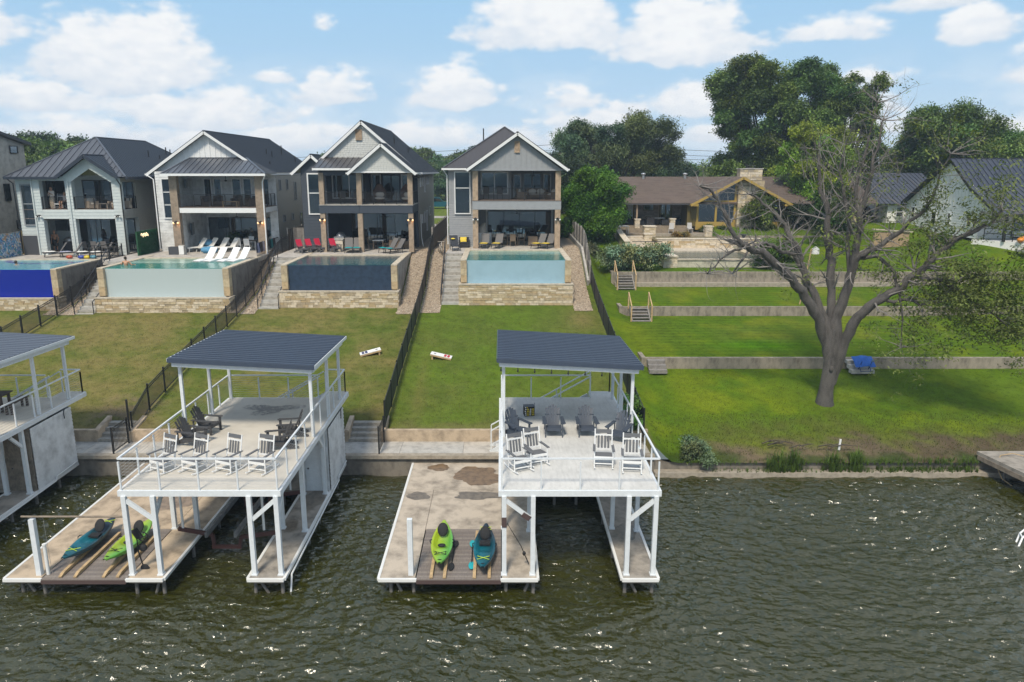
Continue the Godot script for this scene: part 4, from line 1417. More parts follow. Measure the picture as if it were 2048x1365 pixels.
func build_house_pale() -> void:
	var t := thing("lake_house", "pale house with a hipped roof and pointed balcony arch behind the bright blue pool", "house", Vector3.ZERO, 0.0, "new two storey rental houses in a row")
	var s: Shape
	var w: Material = M.pale_siding
	var f := 6.88
	house_shell(t, -37.7, -29.55, f - 0.4, 12.95, 61.6, 77.0, M.taupe_siding, true, false)
	s = Shape.new()
	courses(s, V(-37.7, f - 0.3, 58.7), Vector3.RIGHT, rect(0, 0, 1.4, 6.2), 0.24)
	var pier := func(x0: float, x1: float, y0: float, y1: float) -> void:
		courses(s, V(x0, y0, 58.5), Vector3.RIGHT, rect(0, 0, x1 - x0, y1 - y0), 0.24)
	pier.call(-36.3, -35.75, f, 12.9)
	pier.call(-33.75, -33.25, f, 12.9)
	pier.call(-30.15, -29.5, f, 12.9)
	pier.call(-35.75, -33.75, 9.7, 10.4)
	pier.call(-35.75, -33.75, 12.6, 12.9)
	pier.call(-33.25, -30.15, 9.7, 10.4)
	courses(s, V(-34.0, 12.5, 58.42), Vector3.RIGHT, PackedVector2Array([Vector2(0, 0.3), Vector2(0.75, 0.0), Vector2(2.3, 1.0), Vector2(3.85, 0.0), Vector2(4.6, 0.3), Vector2(2.3, 1.95)]), 0.22)
	put("front_wall", s, w, t)
	s = Shape.new()
	for p: Array in [[-36.3, -35.76, f, 12.9], [-33.74, -33.26, f, 12.9], [-30.14, -29.52, f, 12.9], [-35.75, -33.75, 9.7, 10.4], [-33.25, -30.15, 9.7, 10.4]]:
		s.span(p[0], p[1], p[2], p[3], 58.53, 58.95)
	for x in [-36.32, -33.5, -29.46]:
		s.span(x - 0.05, x + 0.05, f, 12.85, 58.40, 58.46)
	put("pier_return", s, w, t)
	s = Shape.new()
	courses(s, V(-29.5, 9.7, 58.5), Vector3(0, 0, -1), rect(0, 0, 3.1, 0.7), 0.24)
	courses(s, V(-29.5, f, 60.9), Vector3(0, 0, -1), rect(0, 0, 0.75, 6.0), 0.24)
	courses(s, V(-29.5, 12.5, 58.5), Vector3(0, 0, -1), rect(0, 0, 3.1, 0.4), 0.24)
	put("side_beam", s, M.taupe_siding, t)
	s = Shape.new()
	s.span(-37.3, -29.55, 10.38, 10.42, 58.6, 61.8)
	s.span(-37.3, -29.55, 9.68, 9.72, 58.6, 61.8)
	put("balcony_floor", s, M.deck_brown, t)
	s = Shape.new()
	lap_wall(s, V(-37.4, f, 61.8), V(-29.6, f, 61.8), [[0, 2.85], [7.8, 2.85]], 0.24)
	lap_wall(s, V(-37.4, 10.4, 60.9), V(-29.6, 10.4, 60.9), [[0, 2.6], [7.8, 2.6]], 0.24)
	lap_wall(s, V(-37.4, f, 58.9), V(-37.4, f, 61.8), [[0, 6.0], [2.9, 6.0]], 0.24)
	put("back_wall", s, M.pale_siding, t)
	window(t, V(-36.85, 10.75, 58.66), 0.8, 3.0, M.grey_trim, [1.0], [0.47, 0.53], 0.0, "window", 0.1)
	window(t, V(-32.6, f + 1.3, 61.76), 4.6, 2.5, M.black_metal, [1.0, 0.3, 1.0, 0.9], [1.0], 0.0, "sliding_door", 0.07)
	s = Shape.new()
	s.box(V(-36.25, 8.95, 61.7), Vector3(1.1, 0.85, 0.06))
	put("television", s, M.glass, t)
	window(t, V(-35.9, 11.5, 60.87), 1.3, 2.1, M.black_metal, [1.0, 1.0], [1.0], 0.0, "french_door", 0.07)
	window(t, V(-33.0, 11.5, 60.87), 1.25, 2.1, M.black_metal, [1.0], [1.0], 0.0, "french_door", 0.07)
	window(t, V(-31.85, 11.5, 60.87), 0.75, 2.1, M.black_metal, [1.0], [1.0], 0.0, "window", 0.07)
	window(t, V(-30.2, 11.4, 60.87), 1.0, 2.1, M.black_metal, [1.0, 1.0], [1.0], 0.0, "window", 0.07)
	black_rail(t, V(-35.7, 10.42, 58.6), V(-33.8, 10.42, 58.6), 1, 0.95)
	black_rail(t, V(-33.2, 10.42, 58.6), V(-30.2, 10.42, 58.6), 2, 0.95)
	black_rail(t, V(-29.56, 10.42, 59.0), V(-29.56, 10.42, 60.9), 2, 0.95)
	soffit(t, -37.3, -33.5, 12.86, 58.5, 61.0, M.white_trim)
	lamp(t, V(-36.0, 9.95, 58.46), false)
	lamp(t, V(-29.85, 9.95, 58.46), false)
	var fl := V(-38.1, 12.9, 58.0)
	var fr := V(-28.75, 12.9, 58.0)
	var ap := V(-33.4, 16.05, 63.2)
	var rr := V(-33.4, 16.05, 71.8)
	var bl := V(-38.1, 12.9, 77.0)
	var br := V(-28.75, 12.9, 77.0)
	seam_roof(t, [fl, V(-34.1, 12.9, 58.0), V(-31.7, 14.55, 60.72), V(-29.3, 12.9, 58.0), fr, ap], Vector3.RIGHT, 0.5, M.grey_roof)
	seam_roof(t, [fr, br, rr, ap], Vector3(0, 0, -1), 0.42, M.black_roof)
	seam_roof(t, [bl, fl, ap, rr], Vector3(0, 0, 1), 0.42, M.black_roof)
	seam_roof(t, [br, bl, rr], Vector3.LEFT, 0.42, M.black_roof)
	gable_roof(t, -31.7, 14.55, 2.4, 12.92, 57.85, 60.9, M.black_roof, M.black_roof)
	s = Shape.new()
	for e: Array in [[fl, ap], [fr, ap], [ap, rr], [rr, br], [rr, bl]]:
		ridge_cap(s, e[0], e[1])
	put("ridge_cap", s, M.grey_roof, t)
	s = Shape.new()
	s.bar(fl + Vector3(0, -0.09, 0.03), V(-34.1, 12.81, 57.97), 0.1, 0.2)
	s.bar(fr + Vector3(0.03, -0.09, 0), br + Vector3(0.03, -0.09, 0), 0.1, 0.2)
	put("gutter", s, M.black_roof, t)
	downspout(t, [V(-37.9, 12.8, 57.98), V(-37.75, 12.4, 58.5), V(-37.75, 7.0, 58.55)], M.black_metal)
	downspout(t, [V(-29.4, 12.7, 57.9), V(-29.4, 12.3, 58.38), V(-29.4, 6.0, 58.3)], M.black_metal)
	s = Shape.new()
	s.span(-37.6, -36.35, f - 0.2, f + 1.5, 58.45, 58.66)
	put("utility_panel", s, M.dark_grey, t)
	vent_pipes(t, [[-31.2, 14.7, 67.5, 0.4], [-30.9, 14.4, 69.0, 0.3], [-31.6, 15.0, 72.0, 0.5], [-31.3, 14.8, 72.2, 0.5]])
	t = thing("stucco_house", "pale stucco modern house with small dark windows at the left edge of the picture", "house")
	s = Shape.new()
	var side := Transform3D(Basis(Vector3(0, 0, -1), Vector3.UP, Vector3.RIGHT), V(-56, 6.5, 52))
	s.prism(PackedVector2Array([Vector2(0, 0), Vector2(14, 0), Vector2(14, 9.05), Vector2(0, 11.85)]), side, 14.8)
	put("wall", s, M.stucco, t)
	s = Shape.new()
	s.prism(PackedVector2Array([Vector2(-0.5, 11.96), Vector2(14.5, 8.97), Vector2(14.5, 9.22), Vector2(-0.5, 12.22)]), side.translated(Vector3(-0.3, 0, 0)), 15.5)
	put("roof", s, M.dark_grey, t)
	for p: Array in [[64.5, 15.1, 0.9, 0.5], [62.9, 11.6, 0.6, 1.3], [63.9, 8.9, 0.6, 0.6], [64.1, 8.1, 0.6, 0.65]]:
		window(t, V(-41.17, p[1], p[0]), p[2], p[3], M.black_metal, [1.0], [1.0], PI / 2, "window", 0.06)
func stones(t: Node3D, origin: Vector3, along: Vector3, length: float, tall: float, palette: Array, course := 0.14, long := 0.45) -> void:
	var out := along.cross(Vector3.UP)
	var y := 0.0
	while y < tall - 0.02:
		var h := minf(course * rng.randf_range(0.8, 1.3), tall - y)
		if tall - y - h < 0.06:
			h = tall - y
		var x := 0.0
		while x < length - 0.01:
			var w := minf(long * rng.randf_range(0.5, 1.6), length - x)
			if length - x - w < 0.15:
				w = length - x
			var s := Shape.new()
			var proud := rng.randf_range(0.03, 0.07)
			s.box(origin + along * (x + w / 2) + Vector3(0, y + h / 2, 0) + out * (proud / 2 - 0.01), Vector3(w - 0.015, h - 0.012, proud + 0.02), Basis(along, Vector3.UP, out))
			put("stone", s, palette[rng.randi() % palette.size()], t)
			x += w
		y += h
func build_pool(label: String, x0: float, x1: float, f: float, weir: float, back: float, facade: Material, low: float, base: float, water: Callable, side: Material) -> Node3D:
	var t := thing("infinity_pool", label, "pool", Vector3.ZERO, 0.0, "infinity edge pools behind the rental houses")
	var s: Shape
	for k in [0, 1]:
		var xa := x0 if k == 0 else x1 - 0.36
		var xb := xa + 0.36
		s = Shape.new()
		s.span(xa, xb, base - 1.0, f - 0.06, weir + 0.3, back + 1.6)
		put("side_wall", s, side, t)
		s = Shape.new()
		s.span(xa - 0.02, xb + 0.02, f - 0.058, f + 0.03, weir - 0.26, back + 1.6)
		put("coping", s, M.coping, t)
		s = Shape.new()
		s.span(xa - 0.015, xb + 0.015, low - 0.02, f - 0.06, weir - 0.24, weir + 0.298)
		var pier := put("stone_pier", s, M.tan_stone, t)
		for j in 3:
			var y := lerpf(low, f - 0.1, j / 3.0)
			s = Shape.new()
			s.span(xa - 0.03, xb + 0.03, y + 0.01, lerpf(low, f - 0.1, (j + 1) / 3.0) - 0.012, weir - 0.255, weir + 0.28)
			put("stone", s, [M.tan_stone, M.tan_stone2, M.tan_stone3][j], pier)
	s = Shape.new()
	s.span(x0 + 0.362, x1 - 0.362, base - 0.5, f - 0.05, weir, weir + 0.2)
	put("weir_wall", s, facade, t)
	s = Shape.new()
	s.span(x0 + 0.362, x1 - 0.362, f - 0.2, f + 0.03, back, back + 0.34)
	put("coping", s, M.coping, t)
	s = Shape.new()
	var nx := 48
	var nd := 36
	var rows := []
	for j in nd + 1:
		var row := []
		for i in nx + 1:
			var x := lerpf(x0 + 0.36, x1 - 0.36, float(i) / nx)
			var d := lerpf(weir - 0.004, back, float(j) / nd)
			row.append(V(x, f - 0.035 - (0.02 if j == 0 else 0.0), d))
		rows.append(row)
	s.net(rows)
	for i in s.v.size():
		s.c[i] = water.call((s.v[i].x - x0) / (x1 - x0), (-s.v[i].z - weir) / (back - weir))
	put("pool_water", s, M.pool_water, t)
	s = Shape.new()
	s.span(x0 - 0.1, x1 + 0.1, base - 0.6, low - 0.12, weir - 0.75, weir - 0.45)
	s.span(x0 - 0.1, x0 + 0.2, base - 0.6, low - 0.12, weir - 0.449, weir + 0.3)
	s.span(x1 - 0.2, x1 + 0.1, base - 0.6, low - 0.12, weir - 0.449, weir + 0.3)
	put("basin_wall", s, M.tan_stone2, t)
	s = Shape.new()
	s.span(x0 + 0.2, x1 - 0.2, base - 0.6, low - 0.25, weir - 0.449, weir - 0.002)
	put("basin_water", s, M.pool_water, t)
	var pal := [M.tan_stone, M.tan_stone2, M.tan_stone3, M.cream_stone, M.cream_stone]
	stones(t, V(x0 - 0.1, base - 0.25, weir - 0.75), Vector3.RIGHT, x1 - x0 + 0.2, low - 0.12 - base + 0.25, pal)
	stones(t, V(x1 + 0.1, base - 0.25, weir - 0.75), Vector3(0, 0, -1), 1.05, low - 0.12 - base + 0.25, pal)
	stones(t, V(x0 - 0.1, base - 0.25, weir + 0.3), Vector3(0, 0, 1), 1.05, low - 0.12 - base + 0.25, pal)
	s = Shape.new()
	s.span(x0 - 0.16, x1 + 0.16, low - 0.119, low - 0.04, weir - 0.82, weir - 0.43)
	s.span(x0 - 0.16, x0 + 0.0, low - 0.119, low - 0.041, weir - 0.43, weir + 0.3)
	s.span(x1 + 0.0, x1 + 0.16, low - 0.119, low - 0.041, weir - 0.43, weir + 0.3)
	put("basin_cap", s, M.cap_stone, t)
	return t
func build_patio(x0: float, x1: float, f: float, d0: float, d1: float, px0: float, px1: float, pb: float) -> void:
	var s := Shape.new()
	s.span(x0, x1, f - 0.3, f, pb + 0.342, d1)
	if px0 - 0.03 > x0:
		s.span(x0, px0 - 0.024, f - 0.3, f, d0, pb + 0.341)
	structure("patio", s, M.patio)
func build_stairs(label: String, x0: float, x1: float, f: float, d0: float, d1: float, base: float, rail_left: bool) -> void:
	var t := thing("concrete_stairs", label, "stairs", Vector3.ZERO, 0.0, "concrete stairs beside the pools")
	var n := int(round((f - base) / 0.185))
	var s: Shape
	for i in n:
		var y := lerpf(base, f, (i + 1.0) / n)
		var a := lerpf(d0, d1, float(i) / n)
		s = Shape.new()
		s.span(x0, x1, y - 0.32, y, a, a + (d1 - d0) / n + 0.1)
		put("step", s, M.step_concrete if i % 2 else M.pale_concrete, t)
	s = Shape.new()
	for x: float in [x0 - 0.03]:
		s.bar(V(x, base + 1.0, d0), V(x, f + 0.95, d1), 0.05, 0.05)
		s.bar(V(x, base + 0.55, d0), V(x, f + 0.5, d1), 0.03, 0.03)
	put("handrail", s, M.black_metal, t)
	for i in 6:
		s = Shape.new()
		var k := i / 5.0
		s.box(V(x0 - 0.03, lerpf(base, f, k) + 0.45, lerpf(d0, d1, k)), Vector3(0.05, 1.0, 0.05))
		put("rail_post", s, M.black_metal, t)
	s = Shape.new()
	s.bar(V(x1 + 0.02, base + 0.95, d0), V(x1 + 0.02, base + 1.65, d0 + 1.5), 0.04, 0.04)
	s.box(V(x1 + 0.02, base + 0.45, d0 + 0.05), Vector3(0.045, 1.0, 0.045))
	s.box(V(x1 + 0.02, base + 1.1, d0 + 1.45), Vector3(0.045, 1.0, 0.045))
	put("short_handrail", s, M.black_metal, t)
func build_iron_fence(label: String, x: float, d0: float, d1: float, group: String) -> void:
	var t := thing("iron_fence", label, "fence", Vector3.ZERO, 0.0, group)
	var n := int(round((d1 - d0) / 1.85))
	var s: Shape
	for i in n + 1:
		var d := lerpf(d0, d1, float(i) / n)
		s = Shape.new()
		s.box(V(x, land(x, d) + 0.68, d), Vector3(0.07, 1.4, 0.07))
		put("post", s, M.black_metal, t)
		if i < n:
			var e := lerpf(d0, d1, float(i + 1) / n)
			put("picket_panel", picket_panel(V(x, land(x, d) + 0.05, d), V(x, land(x, e) + 0.05, e), 1.22), M.black_metal, t).set_meta("kind", "stuff")
	for d in [31.35, 32.75]:
		s = Shape.new()
		s.box(V(x, 1.55, d), Vector3(0.06, 1.3, 0.06))
		put("post", s, M.black_metal, t)
	put("picket_panel", picket_panel(V(x, 0.96, 31.35), V(x, 0.96, 32.75), 1.2), M.black_metal, t).set_meta("kind", "stuff")
	s = Shape.new()
	s.box(V(x, 2.0, 32.95), Vector3(0.07, 2.0, 0.07))
	put("post", s, M.black_metal, t)
func build_screen_fence(label: String, x: float, d0: float, d1: float, tail: bool, group: String) -> void:
	var t := thing("screened_fence", label, "fence", Vector3.ZERO, 0.0, group)
	var n := int(round((d1 - d0) / 2.3))
	var s: Shape
	for i in n + 1:
		var d := lerpf(d0, d1, float(i) / n)
		s = Shape.new()
		s.box(V(x, land(x, d) + 0.68, d), Vector3(0.06, 1.42, 0.06))
		put("post", s, M.black_metal, t)
		if i < n:
			var e := lerpf(d0, d1, float(i + 1) / n)
			s = Shape.new()
			var rows := []
			for k in 5:
				var row := []
				for j in 9:
					var q := j / 8.0
					var dd := lerpf(d, e, q)
					var sag := sin(q * PI) * (0.03 + 0.05 * sin(i * 2.3)) * sin(k / 4.0 * PI) + rng.randf_range(-0.008, 0.008)
					row.append(V(x + sag, land(x, dd) + 0.06 + 1.22 * k / 4.0 - (0.03 * sin(q * PI) if k == 4 else 0.0), dd))
				rows.append(row)
			s.net(rows)
			put("screen_cloth", s, M.navy_mesh, t)
	s = Shape.new()
	for i in n:
		var d := lerpf(d0, d1, float(i) / n)
		var e := lerpf(d0, d1, float(i + 1) / n)
		s.bar(V(x, land(x, d) + 1.3, d), V(x, land(x, e) + 1.3, e), 0.035, 0.04)
	put("top_rail", s, M.black_metal, t)
	if tail:
		for d in [31.35, 32.8]:
			s = Shape.new()
			s.box(V(x, 1.6, d), Vector3(0.06, 1.3, 0.06))
			put("post", s, M.black_metal, t)
		s = Shape.new()
		s.span(x - 0.004, x + 0.004, 1.0, 2.2, 31.38, 32.78)
		put("screen_cloth", s, M.mesh_cloth, t)
func build_plank_fence(label: String, x: float, d0: float, d1: float, h: float, m: Array, group: String, step := 0.16, follow := true) -> void:
	var t := thing("plank_fence", label, "fence", Vector3.ZERO, 0.0, group)
	var d := d0
	var k := 0
	while d < d1:
		var s := Shape.new()
		var y := land(x, d) if follow else land(x, d0)
		var top := y + h + rng.randf_range(-0.03, 0.03)
		s.span(x - 0.012, x + 0.012, y - 0.05, top, d, d + step - 0.012)
		put("plank", s, m[k % m.size()], t)
		if k % 14 == 0:
			s = Shape.new()
			s.box(V(x - 0.07, y + h / 2 + 0.03, d), Vector3(0.1, h + 0.2, 0.1))
			put("post", s, M.grey_wood2, t)
		d += step
		k += 1
	var s := Shape.new()
	for y in [0.3, h - 0.3]:
		s.bar(V(x - 0.03, land(x, d0) + y, d0), V(x - 0.03, land(x, d1) + y, d1), 0.03, 0.09)
	put("rail", s, m[0], t)
func build_yards() -> void:
	var s: Shape
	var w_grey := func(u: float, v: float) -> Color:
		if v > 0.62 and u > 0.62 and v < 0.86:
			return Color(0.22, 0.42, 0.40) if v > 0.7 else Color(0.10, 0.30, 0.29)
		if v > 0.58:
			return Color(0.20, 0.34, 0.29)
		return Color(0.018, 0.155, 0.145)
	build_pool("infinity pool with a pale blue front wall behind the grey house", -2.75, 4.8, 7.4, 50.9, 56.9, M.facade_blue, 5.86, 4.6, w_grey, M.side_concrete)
	build_patio(-4.1, 4.84, 7.4, 54.9, 64.6, -2.75, 4.8, 56.9)
	build_stairs("concrete stairs left of the pale blue pool by the grey house", -4.1, -2.86, 7.4, 50.2, 54.9, 4.35, true)
	var w_navy := func(u: float, v: float) -> Color:
		return Color(0.016, 0.085, 0.10) if v < 0.6 else (Color(0.045, 0.07, 0.085) if v < 0.78 else Color(0.06, 0.085, 0.095))
	build_pool("infinity pool with a dark navy mosaic front wall behind the navy house", -14.95, -7.1, 7.12, 50.4, 56.0, M.facade_navy, 5.45, 4.25, w_navy, M.side_concrete_pale)
	build_patio(-17.0, -7.06, 7.12, 54.6, 64.6, -14.95, -7.1, 56.0)
	build_stairs("concrete stairs between the grey-white pool and the navy pool", -16.45, -15.1, 7.12, 49.4, 54.6, 4.15, true)
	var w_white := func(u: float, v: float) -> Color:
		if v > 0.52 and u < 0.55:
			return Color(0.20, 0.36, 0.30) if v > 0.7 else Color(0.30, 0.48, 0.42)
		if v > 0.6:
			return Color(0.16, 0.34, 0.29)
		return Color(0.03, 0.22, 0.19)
	build_pool("infinity pool with a grey-white pebbled front wall behind the white house", -27.0, -18.25, 7.0, 49.5, 55.2, M.facade_white, 5.15, 3.95, w_white, M.side_concrete)
	build_patio(-28.9, -18.2, 7.0, 53.6, 64.6, -27.0, -18.25, 55.2)
	build_stairs("concrete stairs left of the grey-white pool", -28.35, -27.15, 7.0, 48.4, 53.6, 3.9, true)
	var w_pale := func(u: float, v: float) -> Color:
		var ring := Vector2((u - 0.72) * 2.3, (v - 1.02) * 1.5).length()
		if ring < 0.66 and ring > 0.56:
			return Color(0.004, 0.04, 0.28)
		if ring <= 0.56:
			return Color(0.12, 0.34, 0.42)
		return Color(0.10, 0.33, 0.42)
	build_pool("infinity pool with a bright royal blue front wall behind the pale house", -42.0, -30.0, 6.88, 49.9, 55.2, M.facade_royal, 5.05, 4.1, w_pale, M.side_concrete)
	build_patio(-42.0, -29.9, 6.88, 55.2, 63.3, -42.0, -30.0, 55.2)
	build_iron_fence("black iron picket fence running uphill behind the far left boathouse", -29.4, 33.2, 57.5, "black picket fences between the lots")
	build_iron_fence("black iron picket fence running uphill from the walkway between the two left lawns", -17.45, 33.2, 61.0, "black picket fences between the lots")
	build_screen_fence("dark mesh screened fence running uphill between the navy and grey houses' lawns", -5.49, 33.2, 60.0, true, "dark mesh screened fences")
	build_screen_fence("dark mesh screened fence along the right edge of the rental lawns", 6.55, 32.2, 53.6, false, "dark mesh screened fences")
	var grey := [M.grey_wood, M.grey_wood2, M.grey_wood3]
	build_plank_fence("weathered grey plank fence stepping uphill beside the grey house", 6.55, 53.7, 73.0, 1.6, grey, "plank fences beside the houses")
	build_plank_fence("brown grey plank fence between the navy and grey houses", -5.49, 60.2, 76.0, 1.7, [M.brown_wood, M.grey_wood2, M.grey_wood], "plank fences beside the houses")
	build_plank_fence("dark plank fence between the white and navy houses", -17.45, 61.2, 74.0, 1.75, [M.brown_wood, M.brown_wood, M.grey_wood2], "plank fences beside the houses")
	var t := thing("plank_fence", "short grey fence panel between the grey house and the big bush", "fence", Vector3.ZERO, 0.0, "plank fences beside the houses")
	for i in 9:
		s = Shape.new()
		s.span(4.75 + i * 0.19, 4.93 + i * 0.19, 7.2, 8.75, 70.0, 70.03)
		put("plank", s, grey[i % 3], t)
	t = thing("side_curb", "sloping pale concrete curb at the foot of the grey plank fence", "kerb")
	s = Shape.new()
	s.bar(V(6.33, land(6.3, 53.4) + 0.2, 53.4), V(6.33, land(6.3, 58) + 0.25, 58.0), 0.16, 0.5)
	s.bar(V(6.33, land(6.3, 58) + 0.25, 58.0), V(6.33, land(6.3, 72) + 0.25, 72.0), 0.16, 0.5)
	put("curb", s, M.pale_concrete, t)
	t = thing("plank_fence", "tan wood privacy panel behind the red chairs", "fence", Vector3.ZERO, 0.0, "plank fences beside the houses")
	for i in 12:
		s = Shape.new()
		s.span(-17.3 + i * 0.16, -17.15 + i * 0.16, 6.9, 8.75, 62.0, 62.03)
		put("plank", s, grey[(i * 2) % 3], t)
func make_adirondack(m: Material, label: String) -> Node3D:
	var t := thing("adirondack_chair", label, "chair")
	var s: Shape
	for i in 5:  # fan back
		s = Shape.new()
		var x := (i - 2) * 0.105
		var top := 1.02 - absf(i - 2) * 0.05 - (0.03 if absf(i - 2) == 2 else 0.0)
		s.bar(Vector3(x * 0.86, 0.30, -0.22), Vector3(x * 1.1, top, -0.52), 0.092, 0.022)
		put("back_slat", s, m, t)
	s = Shape.new()
	s.bar(Vector3(-0.3, 0.66, -0.4), Vector3(0.3, 0.66, -0.4), 0.03, 0.06)
	put("back_brace", s, m, t)
	for i in 5:
		s = Shape.new()
		var z := 0.3 - i * 0.115
		s.box(Vector3(0, 0.37 - i * 0.022, z), Vector3(0.56, 0.022, 0.1), Basis(Vector3.RIGHT, 0.2))
		put("seat_slat", s, m, t)
	s = Shape.new()
	s.box(Vector3(0, 0.32, 0.35), Vector3(0.54, 0.11, 0.025))
	put("apron", s, m, t)
	for k in [-1, 1]:
		s = Shape.new()
		s.prism(PackedVector2Array([Vector2(0.36, 0.36), Vector2(0.3, 0.24), Vector2(-0.62, 0.0), Vector2(-0.72, 0.0), Vector2(-0.72, 0.08), Vector2(-0.2, 0.30), Vector2(0.1, 0.36)]), Transform3D(Basis(Vector3.BACK, Vector3.UP, Vector3.LEFT), Vector3(k * 0.27 + 0.0125, 0, 0)), 0.025)
		put("side_rail", s, m, t)
		s = Shape.new()
		s.box(Vector3(k * 0.32, 0.28, 0.33), Vector3(0.03, 0.56, 0.1))
		put("front_leg", s, m, t)
		s = Shape.new()
		s.box(Vector3(k * 0.32, 0.33, -0.38), Vector3(0.028, 0.52, 0.06))
		put("rear_post", s, m, t)
		s = Shape.new()
		s.prism(PackedVector2Array([Vector2(-0.06, -0.45), Vector2(0.06, -0.45), Vector2(0.09, 0.2), Vector2(0.11, 0.36), Vector2(0.03, 0.44), Vector2(-0.07, 0.42), Vector2(-0.08, 0.15)]), Transform3D(Basis(Vector3(k, 0, 0), Vector3.BACK, Vector3(0, -k, 0)), Vector3(k * 0.34, 0.572 if k > 0 else 0.55, 0)), 0.022)
		put("arm", s, m, t)
	return t
func make_rocker(label: String) -> Node3D:
	var t := thing("rocking_chair", label, "rocking chair")
	var s: Shape
	var lean := 0.22
	var back := func(x: float, h: float) -> Vector3:
		return Vector3(x, 0.40 + h * cos(lean), -0.24 - h * sin(lean))
	for k in [-1, 1]:
		s = Shape.new()
		s.rod(Vector3(k * 0.29, 0.08, -0.22), Vector3(k * 0.29, 0.4, -0.24), 0.022, 8)
		s.rod(back.call(k * 0.29, 0.0), back.call(k * 0.29, 0.79), 0.023, 8)
		put("back_post", s, M.white_paint, t)
		s = Shape.new()
		s.rod(Vector3(k * 0.31, 0.06, 0.26), Vector3(k * 0.31, 0.62, 0.24), 0.022, 8)
		put("front_leg", s, M.white_paint, t)
		s = Shape.new()
		var pts := []
		var rr := []
		for i in 11:
			var z := 0.46 - i * 0.1
			pts.append(Vector3(k * 0.3, 0.03 + 0.24 * pow(absf(z + 0.02) * 1.0, 2.0), z))
			rr.append(0.024)
		s.tube(pts, rr, 6)
		put("rocker", s, M.white_paint, t)
		s = Shape.new()
		s.bar(Vector3(k * 0.33, 0.63, 0.32), Vector3(k * 0.31, 0.63, -0.34), 0.09, 0.025)
		put("arm", s, M.slate_paint, t)
		s = Shape.new()
		s.bar(Vector3(k * 0.3, 0.24, 0.25), Vector3(k * 0.29, 0.22, -0.22), 0.03, 0.035)
		put("side_stretcher", s, M.white_paint, t)
	s = Shape.new()
	s.bar(back.call(-0.27, 0.71), back.call(0.27, 0.71), 0.022, 0.13, Vector3(0, 1, -0.2))
	put("head_rail", s, M.slate_paint, t)
	for h in [0.58, 0.1]:
		s = Shape.new()
		s.bar(back.call(-0.28, h), back.call(0.28, h), 0.025, 0.06)
		put("cross_rail", s, M.white_paint, t)
	for i in 4:
		s = Shape.new()
		var x := -0.168 + i * 0.112
		s.bar(back.call(x, 0.12), back.call(x, 0.56), 0.068, 0.016, Vector3(0, 0.3, 1))
		put("back_slat", s, M.slate_paint, t)
	for i in 5:
		s = Shape.new()
		s.box(Vector3(0, 0.425 - i * 0.012, 0.22 - i * 0.1), Vector3(0.58, 0.02, 0.088), Basis(Vector3.RIGHT, 0.08))
		put("seat_slat", s, M.slate_paint, t)
	s = Shape.new()
	s.box(Vector3(0, 0.38, 0.262), Vector3(0.6, 0.09, 0.03))
	put("apron", s, M.white_paint, t)
	for y in [0.16, 0.22]:
		s = Shape.new()
		s.bar(Vector3(-0.3, y, 0.25 if y < 0.2 else -0.22), Vector3(0.3, y, 0.25 if y < 0.2 else -0.22), 0.03, 0.03)
		put("stretcher", s, M.white_paint, t)
	return t
func make_chaise(frame: Material, cloth: Material, label: String, back_angle := 0.95) -> Node3D:
	var t := thing("chaise_lounge", label, "lounge chair")
	var s := Shape.new()
	var bk := Vector3(0, sin(back_angle), -cos(back_angle))
	for k in [-1, 1]:
		s.bar(Vector3(k * 0.3, 0.34, 0.95), Vector3(k * 0.3, 0.34, -0.25), 0.035, 0.05)
		s.bar(Vector3(k * 0.3, 0.34, -0.25), Vector3(k * 0.3, 0.34, -0.25) + bk * 0.85, 0.035, 0.045)
	put("frame", s, frame, t)
	for p in [[-0.3, 0.85], [0.3, 0.85], [-0.3, -0.4], [0.3, -0.4]]:
		s = Shape.new()
		s.bar(Vector3(p[0], 0.33, p[1] - 0.08 * signf(p[1])), Vector3(p[0] * 1.05, 0, p[1]), 0.035, 0.035)
		put("leg", s, frame, t)
	s = Shape.new()
	s.box(Vector3(0, 0.365, 0.35), Vector3(0.57, 0.035, 1.2))
	put("seat", s, cloth, t)
	s = Shape.new()
	s.bar(Vector3(0, 0.36, -0.25), Vector3(0, 0.36, -0.25) + bk * 0.86, 0.57, 0.04, Vector3(0, 0.5, 0.8))
	put("backrest", s, cloth, t)
	return t
func make_armchair(m: Material, cushion: Material, label: String, w := 0.78) -> Node3D:
	var t := thing("armchair" if w < 1.0 else "outdoor_sofa", label, "chair" if w < 1.0 else "sofa")
	var s := Shape.new()
	s.box(Vector3(0, 0.2, 0), Vector3(w, 0.28, 0.72))
	s.box(Vector3(0, 0.55, -0.32), Vector3(w, 0.5, 0.1), Basis(Vector3.RIGHT, -0.12))
	for k in [-1, 1]:
		s.box(Vector3(k * (w / 2 - 0.055), 0.46, 0.0), Vector3(0.11, 0.26, 0.7))
	put("body", s, m, t)
	for k in [-1, 1]:
		for z in [-0.3, 0.3]:
			s = Shape.new()
			s.box(Vector3(k * (w / 2 - 0.06), 0.03, z), Vector3(0.06, 0.07, 0.06))
			put("leg", s, m, t)
	var n := 1 if w < 1.0 else 2
	for i in n:
		var cw := (w - 0.24) / n
		var x := -(w - 0.24) / 2 + cw * (i + 0.5)
		s = Shape.new()
		s.ball(Vector3(x, 0.38, 0.03), Vector3(cw * 0.52, 0.09, 0.33), 14, 8)
		put("seat_cushion", s, cushion, t)
		s = Shape.new()
		s.ball(Vector3(x, 0.6, -0.23), Vector3(cw * 0.48, 0.22, 0.09), 14, 8, Basis(Vector3.RIGHT, -0.2))
		put("back_cushion", s, cushion, t)
	return t
